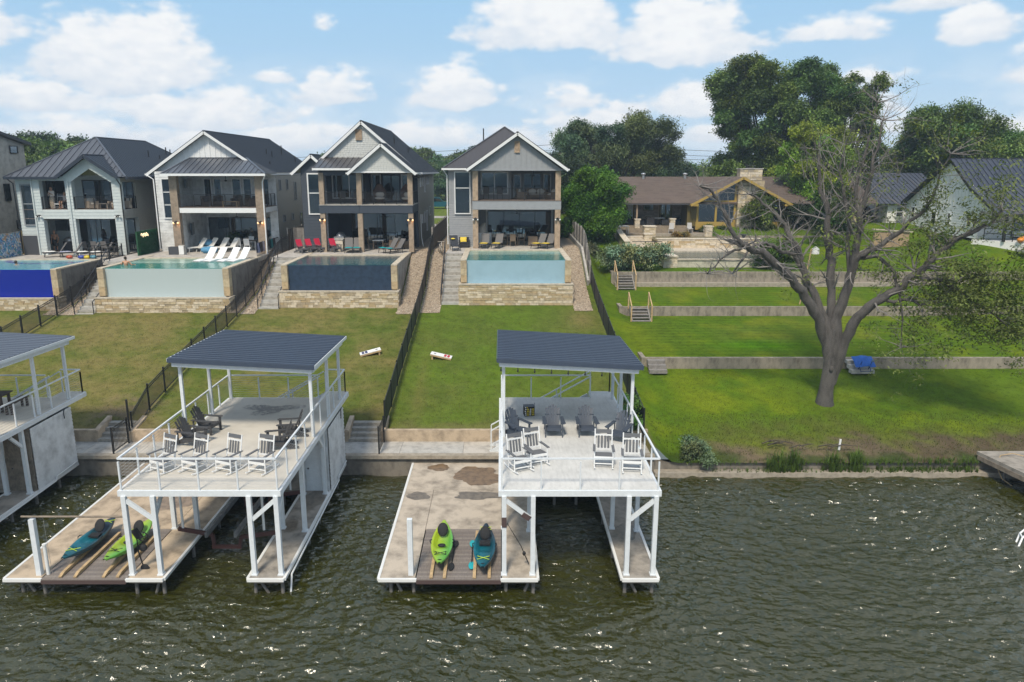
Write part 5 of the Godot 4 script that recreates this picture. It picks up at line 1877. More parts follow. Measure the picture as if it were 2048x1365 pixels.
func make_dining_chair(m: Material, label: String) -> Node3D:
	var t := thing("dining_chair", label, "chair")
	var s := Shape.new()
	s.box(Vector3(0, 0.44, 0), Vector3(0.46, 0.05, 0.46))
	put("seat", s, m, t)
	s = Shape.new()
	s.bar(Vector3(0, 0.45, -0.22), Vector3(0, 0.98, -0.32), 0.45, 0.035, Vector3(0, 0.2, 1))
	put("backrest", s, m, t)
	for k in [-1, 1]:
		for z in [-0.2, 0.2]:
			s = Shape.new()
			s.bar(Vector3(k * 0.2, 0.42, z), Vector3(k * 0.21, 0, z * 1.1), 0.035, 0.035)
			put("leg", s, m, t)
	return t
func make_table(called: String, m: Material, top: Material, w: float, l: float, h: float, label: String, cat := "table") -> Node3D:
	var t := thing(called, label, cat)
	var s := Shape.new()
	s.box(Vector3(0, h - 0.02, 0), Vector3(w, 0.04, l))
	put("tabletop", s, top, t)
	for k in [-1, 1]:
		for z in [-1, 1]:
			s = Shape.new()
			s.box(Vector3(k * (w / 2 - 0.06), (h - 0.04) / 2, z * (l / 2 - 0.06)), Vector3(0.06, h - 0.04, 0.06))
			put("leg", s, m, t)
	return t
func make_towel(label: String, cat: String, pts: Array, w: float, m: Material, called := "towel", parent: Node = null) -> void:
	var t := thing(called, label, cat)
	var s := Shape.new()
	var rows := []
	for i in pts.size():
		var row := []
		for j in 7:
			var k := j / 6.0 - 0.5
			var p: Vector3 = pts[i]
			row.append(p + Vector3(k * w, 0.015 * sin(i * 1.7 + j * 2.1), 0.012 * sin(j * 2.6 + i)))
		rows.append(row)
	s.net(rows)
	var back := []
	for i in range(rows.size() - 1, -1, -1):
		var row := []
		for p in rows[i]:
			row.append(p + Vector3(0, -0.012, 0.004))
		back.append(row)
	s.net(back)
	put("cloth", s, m, t)
func stone_pier(label: String, x: float, y: float, d: float, w: float, h: float) -> void:
	var t := thing("stone_pier", label, "pillar", V(x, y, d), 0.0, "cream stone piers of the ranch terrace")
	var s := Shape.new()
	s.box(Vector3(0, h / 2 - 0.2, 0), Vector3(w - 0.06, h + 0.4, w - 0.06))
	put("core", s, M.tan_stone2, t)
	var pal := [M.cream_stone, M.cream_stone, M.tan_stone2, M.cream_stone2]
	stones(t, Vector3(-w / 2 + 0.03, -0.3, w / 2 - 0.03), Vector3.RIGHT, w - 0.06, h + 0.3, pal, 0.17, 0.35)
	stones(t, Vector3(-w / 2 + 0.03, -0.3, -w / 2 + 0.03), Vector3(0, 0, 1), w - 0.06, h + 0.3, pal, 0.17, 0.35)
	s = Shape.new()
	s.box(Vector3(0, h + 0.05, 0), Vector3(w + 0.1, 0.1, w + 0.1))
	put("cap", s, M.cream_stone2, t)
func shingle_slope(t: Node3D, pts: Array, eave: Vector3, step := 0.16) -> void:
	var nn: Vector3 = ((pts[1] - pts[0]) as Vector3).cross(pts[2] - pts[0]).normalized()
	if nn.y < 0:
		nn = -nn
	var u := nn.cross(eave)
	var poly := PackedVector2Array()
	for p: Vector3 in pts:
		poly.append(Vector2((p - pts[0]).dot(eave), (p - pts[0]).dot(u)))
	var b := bounds(poly)
	var s := Shape.new()
	var org: Vector3 = pts[0]
	for piece in [poly]:
		s.prism(piece.duplicate(), Transform3D(Basis(eave, u, nn), org - nn * 0.12), 0.11)
	var y := b.position.y
	while y < b.end.y:
		var x := b.position.x - rng.randf() * 0.6
		while x < b.end.x:
			var w := rng.randf_range(0.35, 0.9)
			var g := rng.randf_range(0.72, 1.2)
			s.tint = Color(g, g * rng.randf_range(0.96, 1.02), g * rng.randf_range(0.93, 1.03))
			var lift := rng.randf_range(0.012, 0.02)
			for piece: PackedVector2Array in Geometry2D.intersect_polygons(poly, rect(x, y, x + w - 0.012, minf(y + step, b.end.y))):
				flat(s, piece, func(p: Vector2) -> Vector3: return org + eave * p.x + u * p.y + nn * lift * (1.0 - 0.8 * (p.y - y) / step))
			x += w
		y += step
	s.tint = Color.WHITE
	put("shingle_roof", s, M.asphalt_shingle, t)
func build_ranch() -> void:
	var t := thing("ranch_house", "low ranch house with a brown shingle roof, mustard trim and a stone chimney", "house")
	var s: Shape
	var f := 8.0
	var oc: Material = M.ochre
	s = Shape.new()
	s.span(10.6, 18.7, f - 0.3, 10.3, 77.0, 77.2)
	s.span(28.0, 36.0, f - 0.4, 10.2, 75.0, 75.2)
	s.span(10.5, 10.7, f - 0.3, 10.4, 74.4, 86.0)
	s.span(10.6, 36, f - 0.3, 10.2, 86.0, 86.2)
	put("wall", s, M.tan_stone3, t)
	var pal := [M.field_stone, M.field_stone2, M.field_stone3, M.field_stone]
	var wl := put("stone_facing", Shape.new(), M.field_stone, t) if false else t
	stones(wl, V(13.2, f, 77.0), Vector3.RIGHT, 2.9, 2.3, pal, 0.17, 0.42)
	stones(wl, V(16.9, f, 77.0), Vector3.RIGHT, 1.8, 2.3, pal, 0.17, 0.42)
	stones(wl, V(10.5, f, 74.4), Vector3.RIGHT, 0.5, 2.3, pal, 0.17, 0.4)
	stones(wl, V(28.3, f - 0.3, 75.0), Vector3.RIGHT, 2.6, 2.4, pal, 0.18, 0.5)
	s = Shape.new()
	courses(s, V(10.5, 10.3, 87.0), Vector3(0, 0, 1), PackedVector2Array([Vector2(0, 0), Vector2(12.8, 0), Vector2(6.4, 2.3)]), 0.25)
	put("gable_end", s, oc, t)
	for p: Array in [[11.45, 0.75], [12.35, 0.65], [13.25, 0.6]]:
		s = Shape.new()
		s.box(V(p[0], f + 1.08, 76.93), Vector3(p[1] + 0.26, 2.16, 0.08))
		var o := put("glass_door", s, M.olive_trim, t)
		s = Shape.new()
		s.box(V(p[0], f + 1.15, 76.87), Vector3(p[1] - 0.08, 1.7, 0.03))
		put("curtained_pane", s, M.curtain, o)
	window(t, V(15.1, 9.75, 76.85), 0.95, 0.6, M.olive_trim)
	window(t, V(16.85, 9.05, 76.86), 0.9, 1.95, M.olive_trim, [1.0, 1.0], [1.0], 0.0, "front_door", 0.2)
	s = Shape.new()
	s.span(18.5, 19.3, f, 10.2, 74.1, 77.0)
	for i in 5:
		s.span(18.4 + i * 0.19, 18.46 + i * 0.19, f, 10.2, 74.03, 74.1)
	put("porch_end_wall", s, M.olive_trim, t)
	s = Shape.new()
	s.span(10.4, 18.6, f - 0.5, f, 73.4, 77.0)
	put("porch_floor", s, M.patio_tan, t)
	s = Shape.new()
	s.span(10.4, 18.6, 10.22, 10.28, 73.9, 77.0)
	put("porch_ceiling", s, M.olive_trim, t)
	for x in [13.4]:
		s = Shape.new()
		s.box(V(x, f + 1.1, 73.95), Vector3(0.13, 2.25, 0.13))
		put("porch_post", s, M.cedar, t)
	s = Shape.new()
	s.span(19.25, 28.05, f - 0.35, f + 0.42, 74.0, 74.15)
	for x in [19.4, 21.2, 23.05, 26.0, 27.9]:
		s.span(x - 0.1, x + 0.1, f + 0.42, 10.3 + 1.9 * (1.0 - absf(x - 23.4) / 4.75), 73.99, 74.13)
	s.span(19.3, 28.0, 10.22, 10.5, 73.985, 74.12)
	put("gable_frame", s, oc, t)
	for p: Array in [[19.5, 21.1], [21.3, 22.95], [26.1, 27.8]]:
		s = Shape.new()
		s.span(p[0], p[1], f + 0.43, 10.21, 74.05, 74.1)
		put("window_pane", s, M.glass, t)
		s = Shape.new()
		var ya := 12.55 - 0.52 * absf(p[0] - 23.4)
		var yb := 12.55 - 0.52 * absf(p[1] - 23.4)
		s.prism(PackedVector2Array([Vector2(p[0], 10.5), Vector2(p[1], 10.5), Vector2(p[1], maxf(yb, 10.51)), Vector2(p[0], maxf(ya, 10.51))]), Transform3D(Basis.IDENTITY, Vector3(0, 0, -74.1)), 0.05)
		put("window_pane", s, M.glass, t)
	s = Shape.new()
	s.span(23.2, 25.7, f - 0.3, 12.4, 73.7, 74.3)
	s.span(23.5, 25.7, 12.3, 13.5, 74.6, 75.6)
	put("chimney", s, M.tan_stone3, t)
	var pal2 := [M.cream_stone, M.tan_stone2, M.field_stone3, M.cream_stone2]
	stones(t, V(23.2, f, 73.7), Vector3.RIGHT, 2.5, 2.9, pal2, 0.19, 0.42)
	stones(t, V(23.6, f + 2.9, 73.7), Vector3.RIGHT, 1.7, 1.3, pal2, 0.19, 0.42)
	stones(t, V(23.5, 12.45, 74.6), Vector3.RIGHT, 2.2, 1.05, pal2, 0.18, 0.4)
	s = Shape.new()
	s.span(23.42, 25.78, 13.5, 13.58, 74.5, 75.7)
	put("chimney_cap", s, M.pale_concrete, t)
	s = Shape.new()
	s.span(24.2, 25.0, 13.58, 13.66, 74.9, 75.3)
	s.span(24.1, 25.1, 13.8, 13.84, 74.8, 75.4)
	for x in [24.2, 25.0]:
		s.span(x - 0.03, x + 0.03, 13.6, 13.8, 75.0, 75.1)
	put("chimney_hood", s, M.dark_grey, t)
	shingle_slope(t, [V(9.9, 10.25, 73.7), V(31.0, 10.25, 73.7), V(31.0, 12.72, 80.4), V(9.9, 12.72, 80.4)], Vector3.RIGHT)
	shingle_slope(t, [V(31.0, 10.25, 87.1), V(9.9, 10.25, 87.1), V(9.9, 12.72, 80.4), V(31.0, 12.72, 80.4)], Vector3.LEFT, 0.5)
	shingle_slope(t, [V(28.0, 10.2, 74.6), V(37.5, 10.2, 74.6), V(37.5, 12.3, 80.4), V(28.0, 12.3, 80.4)], Vector3.RIGHT)
	shingle_slope(t, [V(18.6, 10.2, 80.0), V(18.6, 10.2, 73.0), V(23.4, 12.75, 73.0), V(23.4, 12.75, 80.0)], Vector3(0, 0, 1))
	shingle_slope(t, [V(28.2, 10.2, 73.0), V(28.2, 10.2, 80.0), V(23.4, 12.75, 80.0), V(23.4, 12.75, 73.0)], Vector3(0, 0, -1))
	s = Shape.new()
	for k in [-1, 1]:
		s.bar(V(23.4 + k * 4.95, 10.05, 72.98), V(23.4, 12.68, 72.98), 0.05, 0.24)
		s.span(23.4 + k * 4.2, 23.4 + k * 4.9, 9.98, 10.2, 73.0, 74.0)
	s.bar(V(9.88, 10.2, 73.7), V(9.88, 12.66, 80.4), 0.05, 0.2)
	put("rake_board", s, oc, t)
	s = Shape.new()
	s.bar(V(9.9, 10.15, 73.66), V(18.6, 10.15, 73.66), 0.12, 0.12)
	s.bar(V(28.3, 10.1, 74.56), V(37, 10.1, 74.56), 0.12, 0.12)
	put("gutter", s, M.dark_grey, t)
	for x in [15.0, 19.4]:
		s = Shape.new()
		s.rod(V(x, 12.5, 79.9), V(x, 12.95, 79.9), 0.14, 10)
		s.ball(V(x, 13.0, 79.9), Vector3(0.26, 0.13, 0.26), 12, 6)
		put("roof_vent", s, M.steel, t)
	s = Shape.new()
	s.ball(V(29.8, 12.95, 79.0), Vector3(0.36, 0.36, 0.06), 14, 8, Basis(Vector3.RIGHT, -0.3))
	s.rod(V(29.8, 12.3, 79.1), V(29.8, 12.9, 79.1), 0.03)
	put("satellite_dish", s, M.steel, t)
	window(t, V(31.6, 9.2, 74.97), 1.6, 1.1, oc)
func build_ranch_yard() -> void:
	var s: Shape
	s = Shape.new()
	s.span(10.9, 19.9, 7.0, 7.46, 71.2, 73.42)
	structure("patio", s, M.patio_tan)
	var t := thing("terrace_steps", "tan stepped paving under the ranch house porch", "steps")
	for i in 3:
		s = Shape.new()
		s.span(10.6, 18.7, 7.4, 7.58 + i * 0.14, 73.0 + i * 0.16 - 0.2, 73.38 - 0.001 + i * 0.008)
		put("step", s, M.patio_tan, t)
	t = thing("terrace_steps", "pale stone steps between the low cream walls left of the ranch pool", "steps")
	for i in 5:
		s = Shape.new()
		s.span(11.4, 13.9, 6.3, 6.72 + i * 0.15, 65.2 + i * 1.15, 66.5 + i * 1.15)
		put("step", s, M.cream_paving, t)
	t = thing("stone_wall", "long cream stone retaining wall behind the ranch pool", "wall")
	s = Shape.new()
	s.span(13.9, 23.0, 6.2, 7.42, 66.05, 66.5)
	put("core", s, M.tan_stone2, t)
	var pal := [M.cream_stone, M.cream_stone, M.tan_stone2, M.cream_stone2, M.tan_stone]
	stones(t, V(13.9, 6.5, 66.05), Vector3.RIGHT, 9.1, 0.92, pal, 0.2, 0.75)
	s = Shape.new()
	s.span(13.8, 23.1, 7.42, 7.5, 65.95, 66.55)
	put("cap", s, M.cream_stone2, t)
	t = thing("planter_wall", "pale plastered wall in front of the ranch terrace with dry grass before it", "wall")
	s = Shape.new()
	s.span(14.3, 20.1, 6.5, 7.52, 70.9, 71.19)
	put("wall", s, M.cap_concrete, t)
	s = Shape.new()
	s.span(13.9, 23.0, 6.4, 7.25, 66.51, 70.88)
	put("planting_bed", s, M.soil, t)
	t = thing("stone_edging", "low dark stone edging under the lawn strip right of the ranch terrace", "wall")
	s = Shape.new()
	for i in 34:
		s = Shape.new()
		s.box(V(20.4 + i * 0.3, 7.12, 69.9 + rng.randf_range(-0.05, 0.05)), Vector3(0.28, rng.randf_range(0.5, 0.62), 0.3))
		put("stone", s, [M.field_stone, M.field_stone2, M.field_stone3][i % 3], t)
	stone_pier("cream stone pier at the left end of the ranch porch", 10.8, 7.75, 73.5, 0.5, 0.95)
	stone_pier("cream stone pier under the wooden porch post", 13.4, 7.75, 73.5, 0.5, 0.9)
	stone_pier("cream stone pier at the porch edge behind the two pale chairs", 16.85, 7.75, 73.5, 0.5, 0.95)
	stone_pier("cream stone pier at the top left of the terrace steps", 11.05, 7.3, 71.4, 0.62, 0.75)
	stone_pier("widest cream stone pier right of the terrace steps", 14.15, 7.3, 71.2, 1.1, 0.85)
	stone_pier("lower cream stone pier at the head of the long stone wall", 13.6, 6.75, 69.0, 0.75, 0.85)
	stone_pier("cream stone pier at the right end of the ranch terrace", 19.75, 7.1, 71.1, 0.7, 1.05)
	t = thing("stone_curb", "sloping cream stone curb wall at the left of the terrace steps", "wall")
	s = Shape.new()
	s.bar(V(11.1, 6.8, 65.4), V(11.1, 7.4, 70.6), 0.4, 0.9)
	put("wall", s, M.cream_stone, t)
	s = Shape.new()
	s.bar(V(11.1, 7.29, 65.3), V(11.1, 7.9, 70.7), 0.55, 0.09)
	put("cap", s, M.cream_stone2, t)
	t = thing("garden_pool", "dark water pool with cream stone ends on the ranch lawn", "pool")
	s = Shape.new()
	s.span(13.9, 20.2, 5.4, 6.48, 58.3, 58.55)
	put("front_wall", s, M.cream_plaster, t)
	s = Shape.new()
	s.span(13.9, 20.2, 6.48, 6.58, 58.22, 58.62)
	put("front_ledge", s, M.cap_stone, t)
	for p: Array in [[12.8, 13.9], [20.2, 21.2]]:
		s = Shape.new()
		s.span(p[0] + 0.05, p[1] - 0.02, 5.4, 6.72, 58.25, 64.0)
		var o := put("end_wall", s, M.tan_stone2, t)
		stones(o, V(p[0], 5.6, 58.25), Vector3.RIGHT, p[1] - p[0], 1.1, pal, 0.2, 0.5)
		s = Shape.new()
		s.span(p[0] - 0.05, p[1] + 0.05, 6.72, 6.82, 58.15, 60.2)
		put("end_cap", s, M.cream_stone2, t)
	s = Shape.new()
	s.span(13.9, 20.2, 6.2, 6.55, 58.6, 63.4)
	s.c.fill(Color(0.02, 0.06, 0.065))
	put("pool_water", s, M.pool_water, t)
	s = Shape.new()
	s.span(12.85, 22.5, 6.3, 6.68, 63.4, 66.04)
	put("coping", s, M.cream_paving, t)
	s = Shape.new()
	s.rod(V(11.4, 7.35, 64.6), V(14.0, 7.35, 64.6), 0.03)
	s.rod(V(14.0, 7.35, 64.6), V(14.0, 6.6, 64.6), 0.03)
	put("handrail", s, M.black_metal, t)
	for e: Array in [[9.3, 4.86, 55.2, 6, 1.0, "wooden steps with tan rails at the uppermost terrace wall"], [9.35, 3.62, 49.2, 5, 0.75, "wooden steps with tan rails at the middle terrace wall"]]:
		t = thing("wooden_steps", e[5], "steps", V(e[0], e[1] - 0.1, e[2]), 0.0, "wooden steps on the ranch lawn")
		for i in int(e[3]):
			s = Shape.new()
			s.box(Vector3(0, 0.08 + i * 0.16, 0.75 - i * 0.27), Vector3(1.15, 0.05, 0.3))
			put("tread", s, M.grey_wood, t)
		var rise: float = 0.16 * e[3]
		for k in [-1, 1]:
			s = Shape.new()
			s.bar(Vector3(k * 0.6, 0.0, 0.9), Vector3(k * 0.6, rise, 0.9 - 0.27 * e[3]), 0.05, 0.24)
			put("stringer", s, M.grey_wood2, t)
			s = Shape.new()
			s.bar(Vector3(k * 0.68, 1.05, 0.9), Vector3(k * 0.68, rise + 1.0, 0.9 - 0.27 * e[3]), 0.06, 0.09)
			s.box(Vector3(k * 0.68, 0.5, 0.85), Vector3(0.09, 1.1, 0.09))
			s.box(Vector3(k * 0.68, rise + 0.45, 0.95 - 0.27 * e[3]), Vector3(0.09, 1.1, 0.09))
			put("rail", s, M.pine, t)
	for e: Array in [[8.85, "weathered stone steps at the left end of the lowest terrace wall"], [20.35, "pale concrete steps under the blue folded chair"]]:
		t = thing("garden_steps", e[1], "steps", V(e[0], 2.25, 40.9), 0.0, "steps up the lowest terrace wall")
		for i in 3:
			s = Shape.new()
			s.box(Vector3(0, 0.1 + i * 0.2, 0.6 - i * 0.32), Vector3(1.0 + 0.3 * (1.0 if e[0] > 10 else 0.0), 0.2, 0.36))
			put("step", s, M.grey_wood if e[0] < 10 else M.pale_concrete, t)
	t = thing("folding_chair", "blue covered folding chair standing on the concrete steps behind the trunk", "chair", V(20.4, 2.4, 40.2))
	s = Shape.new()
	for k in [-1, 1]:
		s.rod(Vector3(k * 0.28, 0, 0.3), Vector3(k * 0.28, 0.6, -0.25), 0.02, 6)
		s.rod(Vector3(k * 0.28, 0, -0.1), Vector3(k * 0.28, 0.62, 0.3), 0.02, 6)
	s.rod(Vector3(-0.28, 0.05, 0.3), Vector3(0.28, 0.05, 0.3), 0.02, 6)
	put("frame", s, M.blue_frame, t)
	s = Shape.new()
	var rows := []
	for i in 13:
		var row := []
		for j in 15:
			var a := Vector2(j / 14.0 - 0.5, i / 12.0 - 0.5)
			var edge := clampf(1.0 - a.length() * 1.9, 0, 1)
			row.append(Vector3(a.x * 1.15, 0.5 + 0.24 * sqrt(edge) + 0.05 * sin(a.x * 23.0 + a.y * 9.0) * edge - a.y * 0.45, a.y * 0.7 - 0.1))
		rows.append(row)
	rows.reverse()
	s.net(rows)
	put("cover", s, M.blue_cloth, t)
	t = thing("pole_lamp", "tan pole with a white bucket shaped head standing on the terrace lawn", "lamp post", V(20.7, 4.2, 50.6))
	s = Shape.new()
	s.rod(Vector3(0, 0, 0), Vector3(0.4, 4.0, 0.2), 0.045, 8)
	put("pole", s, M.pine, t)
	s = Shape.new()
	s.tube([Vector3(0.68, 3.65, 0.2), Vector3(0.68, 4.0, 0.2), Vector3(0.68, 4.15, 0.2)], [0.26, 0.24, 0.05], 12)
	s.rod(Vector3(0.4, 3.95, 0.2), Vector3(0.7, 4.05, 0.2), 0.03, 6)
	put("head", s, M.white_vinyl, t)
	t = thing("white_post", "short white stake leaning on the bare bank by the water", "stake", V(15.5, 0.9, 31.95))
	s = Shape.new()
	s.rod(Vector3.ZERO, Vector3(0.05, 0.5, -0.05), 0.05, 8)
	put("stake", s, M.white_vinyl, t)
	t = thing("driftwood", "dead branches lying on the bare bank under the tree", "branch", V(14.2, 1.0, 32.2))
	s = Shape.new()
	for i in 9:
		var a := Vector3(rng.randf_range(-2.5, 1.5), 0.05, rng.randf_range(-0.4, 0.4))
		s.tube([a, a + Vector3(rng.randf_range(0.2, 0.6), 0.12, rng.randf_range(-0.2, 0.2)), a + Vector3(rng.randf_range(0.7, 1.3), 0.03, rng.randf_range(-0.3, 0.3))], [0.03, 0.025, 0.01], 5)
	put("twigs", s, M.bark, t)
	t = thing("block_wall", "tan block wall with a pale top edge on the slope below the white house", "wall")
	s = Shape.new()
	s.span(32.2, 35.2, 6.4, 8.2, 64.2, 64.5)
	put("core", s, M.tan_stone, t)
	for j in 8:
		for i in 6:
			s = Shape.new()
			s.span(32.2 + i * 0.5, 32.2 + i * 0.5 + 0.49, 6.5 + j * 0.21, 6.7 + j * 0.21, 64.14 + rng.randf_range(0, 0.03), 64.21)
			put("block", s, [M.sand_block, M.sand_block2][(i + j * 2) % 2], t)
	s = Shape.new()
	s.bar(V(32.0, 8.45, 64.2), V(35.4, 8.22, 64.2), 0.35, 0.1)
	put("cap", s, M.cap_stone, t)
	t = thing("boat_dock", "bare concrete dock at the right edge of the picture with a curved rod on it", "boat dock", Vector3.ZERO, 0.0, "")
	s = Shape.new()
	s.prism(PackedVector2Array([Vector2(21.6, -31.6), Vector2(30, -31.6), Vector2(30, -20), Vector2(22.4, -26.6)]), Transform3D(Basis(Vector3.RIGHT, Vector3.BACK, Vector3.DOWN), Vector3(0, 0.98, 0)), 0.16)
	put("dock_slab", s, M.grey_concrete, t)
	s = Shape.new()
	s.bar(V(21.62, 0.72, 31.5), V(22.4, 0.72, 26.6), 0.06, 0.2)
	s.bar(V(22.4, 0.72, 26.6), V(30, 0.72, 20), 0.06, 0.2)
	put("rim_beam", s, M.weathered_board, t)
	for p in [[22.3, 30.6], [22.5, 28.0], [23.6, 26.2], [25, 24.8]]:
		s = Shape.new()
		s.rod(V(p[0], -2, p[1]), V(p[0], 0.8, p[1]), 0.06)
		put("pile", s, M.pile_steel, t)
	t = thing("curved_rod", "bent tan rod hanging over the edge of the right hand dock", "rod")
	s = Shape.new()
	s.tube([V(23.6, 1.0, 30.6), V(22.8, 1.1, 31.0), V(22.2, 1.05, 30.9), V(21.85, 0.7, 30.6), V(22.0, 0.2, 30.3), V(22.4, -0.1, 30.1)], [0.02, 0.02, 0.02, 0.02, 0.02, 0.02], 6)
	put("rod", s, M.pine, t)
	t = thing("swim_ladder", "end of a white swim ladder in the water at the right edge", "ladder", V(18.9, 0, 24.9))
	s = Shape.new()
	for k in [0, 1]:
		s.tube([Vector3(0 + k * 0.15, -0.2, 0.2 - k * 0.35), Vector3(0.25 + k * 0.15, 0.25, 0.05 - k * 0.35), Vector3(0.8 + k * 0.15, 0.6, -0.1 - k * 0.35)], [0.035, 0.035, 0.035], 8)
	s.rod(Vector3(0.25, 0.25, 0.05), Vector3(0.4, 0.25, -0.3), 0.03)
	s.rod(Vector3(0.6, 0.45, -0.05), Vector3(0.75, 0.45, -0.4), 0.03)
	put("rails", s, M.white_paint, t)
func build_farmhouse() -> void:
	var t := thing("farmhouse", "white board house with a big black metal roof at the right edge", "house")
	var s: Shape
	var b := 7.7
	var x := 40.5
	s = Shape.new()
	var o := V(x, b, 75.0)
	courses(s, o, Vector3(0, 0, 1), rect(0, 0, 11.6, 2.6), 0.22)
	battens(s, o + Vector3(-0.02, 2.6, 0), Vector3(0, 0, 1), PackedVector2Array([Vector2(0, 0), Vector2(14.2, -0.3), Vector2(14.2, -0.15), Vector2(10.4, 1.75), Vector2(7.0, 4.0)]), 0.5)
	s.span(x, 62, b, b + 2.7, 63.5, 63.7)
	s.span(x, 62, b, b + 2.7, 74.9, 75.0)
	put("gable_wall", s, M.white_board, t)
	var e0 := V(x - 0.45, 10.3, 75.3)
	var r := V(x - 0.45, 14.45, 68.0)
	var k1 := V(x - 0.45, 11.95, 64.5)
	var k2 := V(x - 0.45, 9.95, 60.3)
	var far := Vector3(24, 0, 0)
	seam_roof(t, [k1, k1 + far, r + far, r], Vector3.RIGHT, 0.45, M.navy_roof)
	seam_roof(t, [k2, k2 + far, k1 + far, k1], Vector3.RIGHT, 0.45, M.navy_roof)
	seam_roof(t, [e0 + far, e0, r, r + far], Vector3.LEFT, 0.9, M.navy_roof)
	s = Shape.new()
	s.bar(e0 + Vector3(0, -0.1, 0), r + Vector3(0, -0.1, 0), 0.05, 0.22)
	s.bar(r + Vector3(0, -0.1, 0), k1 + Vector3(0, -0.1, 0), 0.05, 0.22)
	s.bar(k1 + Vector3(0, -0.1, 0), k2 + Vector3(0, -0.1, 0), 0.05, 0.22)
	s.bar(k2 + Vector3(0, -0.1, 0.03), k2 + far + Vector3(0, -0.1, 0.03), 0.1, 0.2)
	ridge_cap(s, r, r + far)
	put("roof_trim", s, M.black_metal, t)
	for p: Array in [[73.6, 9.4, 0.5, 0.9], [70.0, 9.0, 0.7, 1.1], [67.6, 9.1, 0.35, 1.0], [64.6, 9.1, 0.6, 0.9], [63.8, 9.1, 0.5, 0.9]]:
		window(t, V(x - 0.03, p[1], p[0]), p[2], p[3], M.white_trim, [1.0], [1.0, 1.0], -PI / 2)
	s = Shape.new()
	s.prism(PackedVector2Array([Vector2(39.6, -62.6), Vector2(62, -62.6), Vector2(62, -54.2), Vector2(45.5, -55.5)]), Transform3D(Basis(Vector3.RIGHT, Vector3.BACK, Vector3.DOWN), Vector3(0, 7.72, 0)), 3.2)
	put("porch_plinth", s, M.white_board, t)
	for px in [41.0, 44.0, 47.5]:
		s = Shape.new()
		s.box(V(px, 8.8, 60.7), Vector3(0.18, 2.2, 0.18))
		put("porch_post", s, M.black_metal, t)
	s = Shape.new()
	for y in [8.7, 8.3]:
		s.bar(V(40.2, y, 62.0), V(45.6, y, 55.7), 0.05, 0.05)
	for i in 5:
		s.box(V(lerpf(40.2, 45.6, i / 4.0), 8.2, lerpf(62.0, 55.7, i / 4.0)), Vector3(0.05, 1.0, 0.05))
	put("porch_railing", s, M.black_metal, t)
	window(t, V(46, 8.95, 63.46), 5.0, 2.2, M.black_metal, [1.0, 1.0, 1.0], [1.0], 0.0, "sliding_door", 0.08)
	s = Shape.new()
	s.span(39.4, 46, b, 9.9, 76.5, 76.7)
	s.span(39.4, 39.6, b, 9.9, 76.7, 84)
	put("garage_wall", s, M.white_board, t)
	seam_roof(t, [V(37.0, 10.1, 75.9), V(46.0, 10.1, 75.9), V(46.0, 13.1, 83.0), V(40.8, 13.1, 83.0)], Vector3.RIGHT, 0.45, M.navy_roof)
	for p in [[37.3, 77.5], [38.6, 77.0]]:
		s = Shape.new()
		s.box(V(p[0], 8.9, p[1]), Vector3(0.2, 2.4, 0.2))
		put("carport_post", s, M.black_metal, t)
	window(t, V(40.6, 9.25, 76.47), 0.6, 0.9, M.white_trim, [1.0], [1.0, 1.0])
	t = thing("water_toy", "orange plastic water toy on the farmhouse porch", "toy", V(42.1, 7.75, 59.9))
	s = Shape.new()
	s.tube([Vector3(-0.4, 0.1, 0), Vector3(0.1, 0.35, 0), Vector3(0.35, 0.75, 0)], [0.22, 0.2, 0.1], 10)
	s.ball(Vector3(-0.3, 0.18, 0.1), Vector3(0.28, 0.18, 0.25))
	put("body", s, M.orange_plastic, t)
	t = thing("paddling_pool", "blue inflatable ring pool with a yellow slide on the farmhouse porch", "pool", V(44.6, 7.75, 59.6))
	s = Shape.new()
	var pts := []
	var rr := []
	for i in 17:
		pts.append(Vector3(cos(TAU * i / 16) * 1.1, 0.16, sin(TAU * i / 16) * 0.8))
		rr.append(0.15)
	s.tube(pts, rr, 8, false)
	put("ring", s, M.blue_cloth, t)
	s = Shape.new()
	s.prism(PackedVector2Array([Vector2(-0.25, 0), Vector2(0.25, 0), Vector2(0.2, 1.0), Vector2(0.0, 1.15), Vector2(-0.1, 1.0)]), Transform3D(Basis.IDENTITY, Vector3(0.2, 0.1, 0)), 0.3)
	put("slide", s, M.yellow_plastic, t)
	t = thing("air_unit", "grey air conditioner unit on a pale pad beside the farmhouse porch", "air conditioner", V(42.0, land(42, 60.2) + 0.02, 58.6))
	s = Shape.new()
	s.box(Vector3(0, 0.08, 0), Vector3(1.8, 0.16, 1.4))
	put("pad", s, M.pale_concrete, t)
	s = Shape.new()
	s.box(Vector3(0.2, 0.6, 0), Vector3(0.85, 0.85, 0.85))
	put("case", s, M.dark_grey, t)
	s = Shape.new()
	for i in 7:
		s.box(Vector3(0.2, 0.28 + i * 0.11, 0.43), Vector3(0.75, 0.03, 0.03))
	s.rod(Vector3(0.2, 1.03, 0), Vector3(0.2, 1.06, 0), 0.34, 14)
	put("grille", s, M.steel, t)
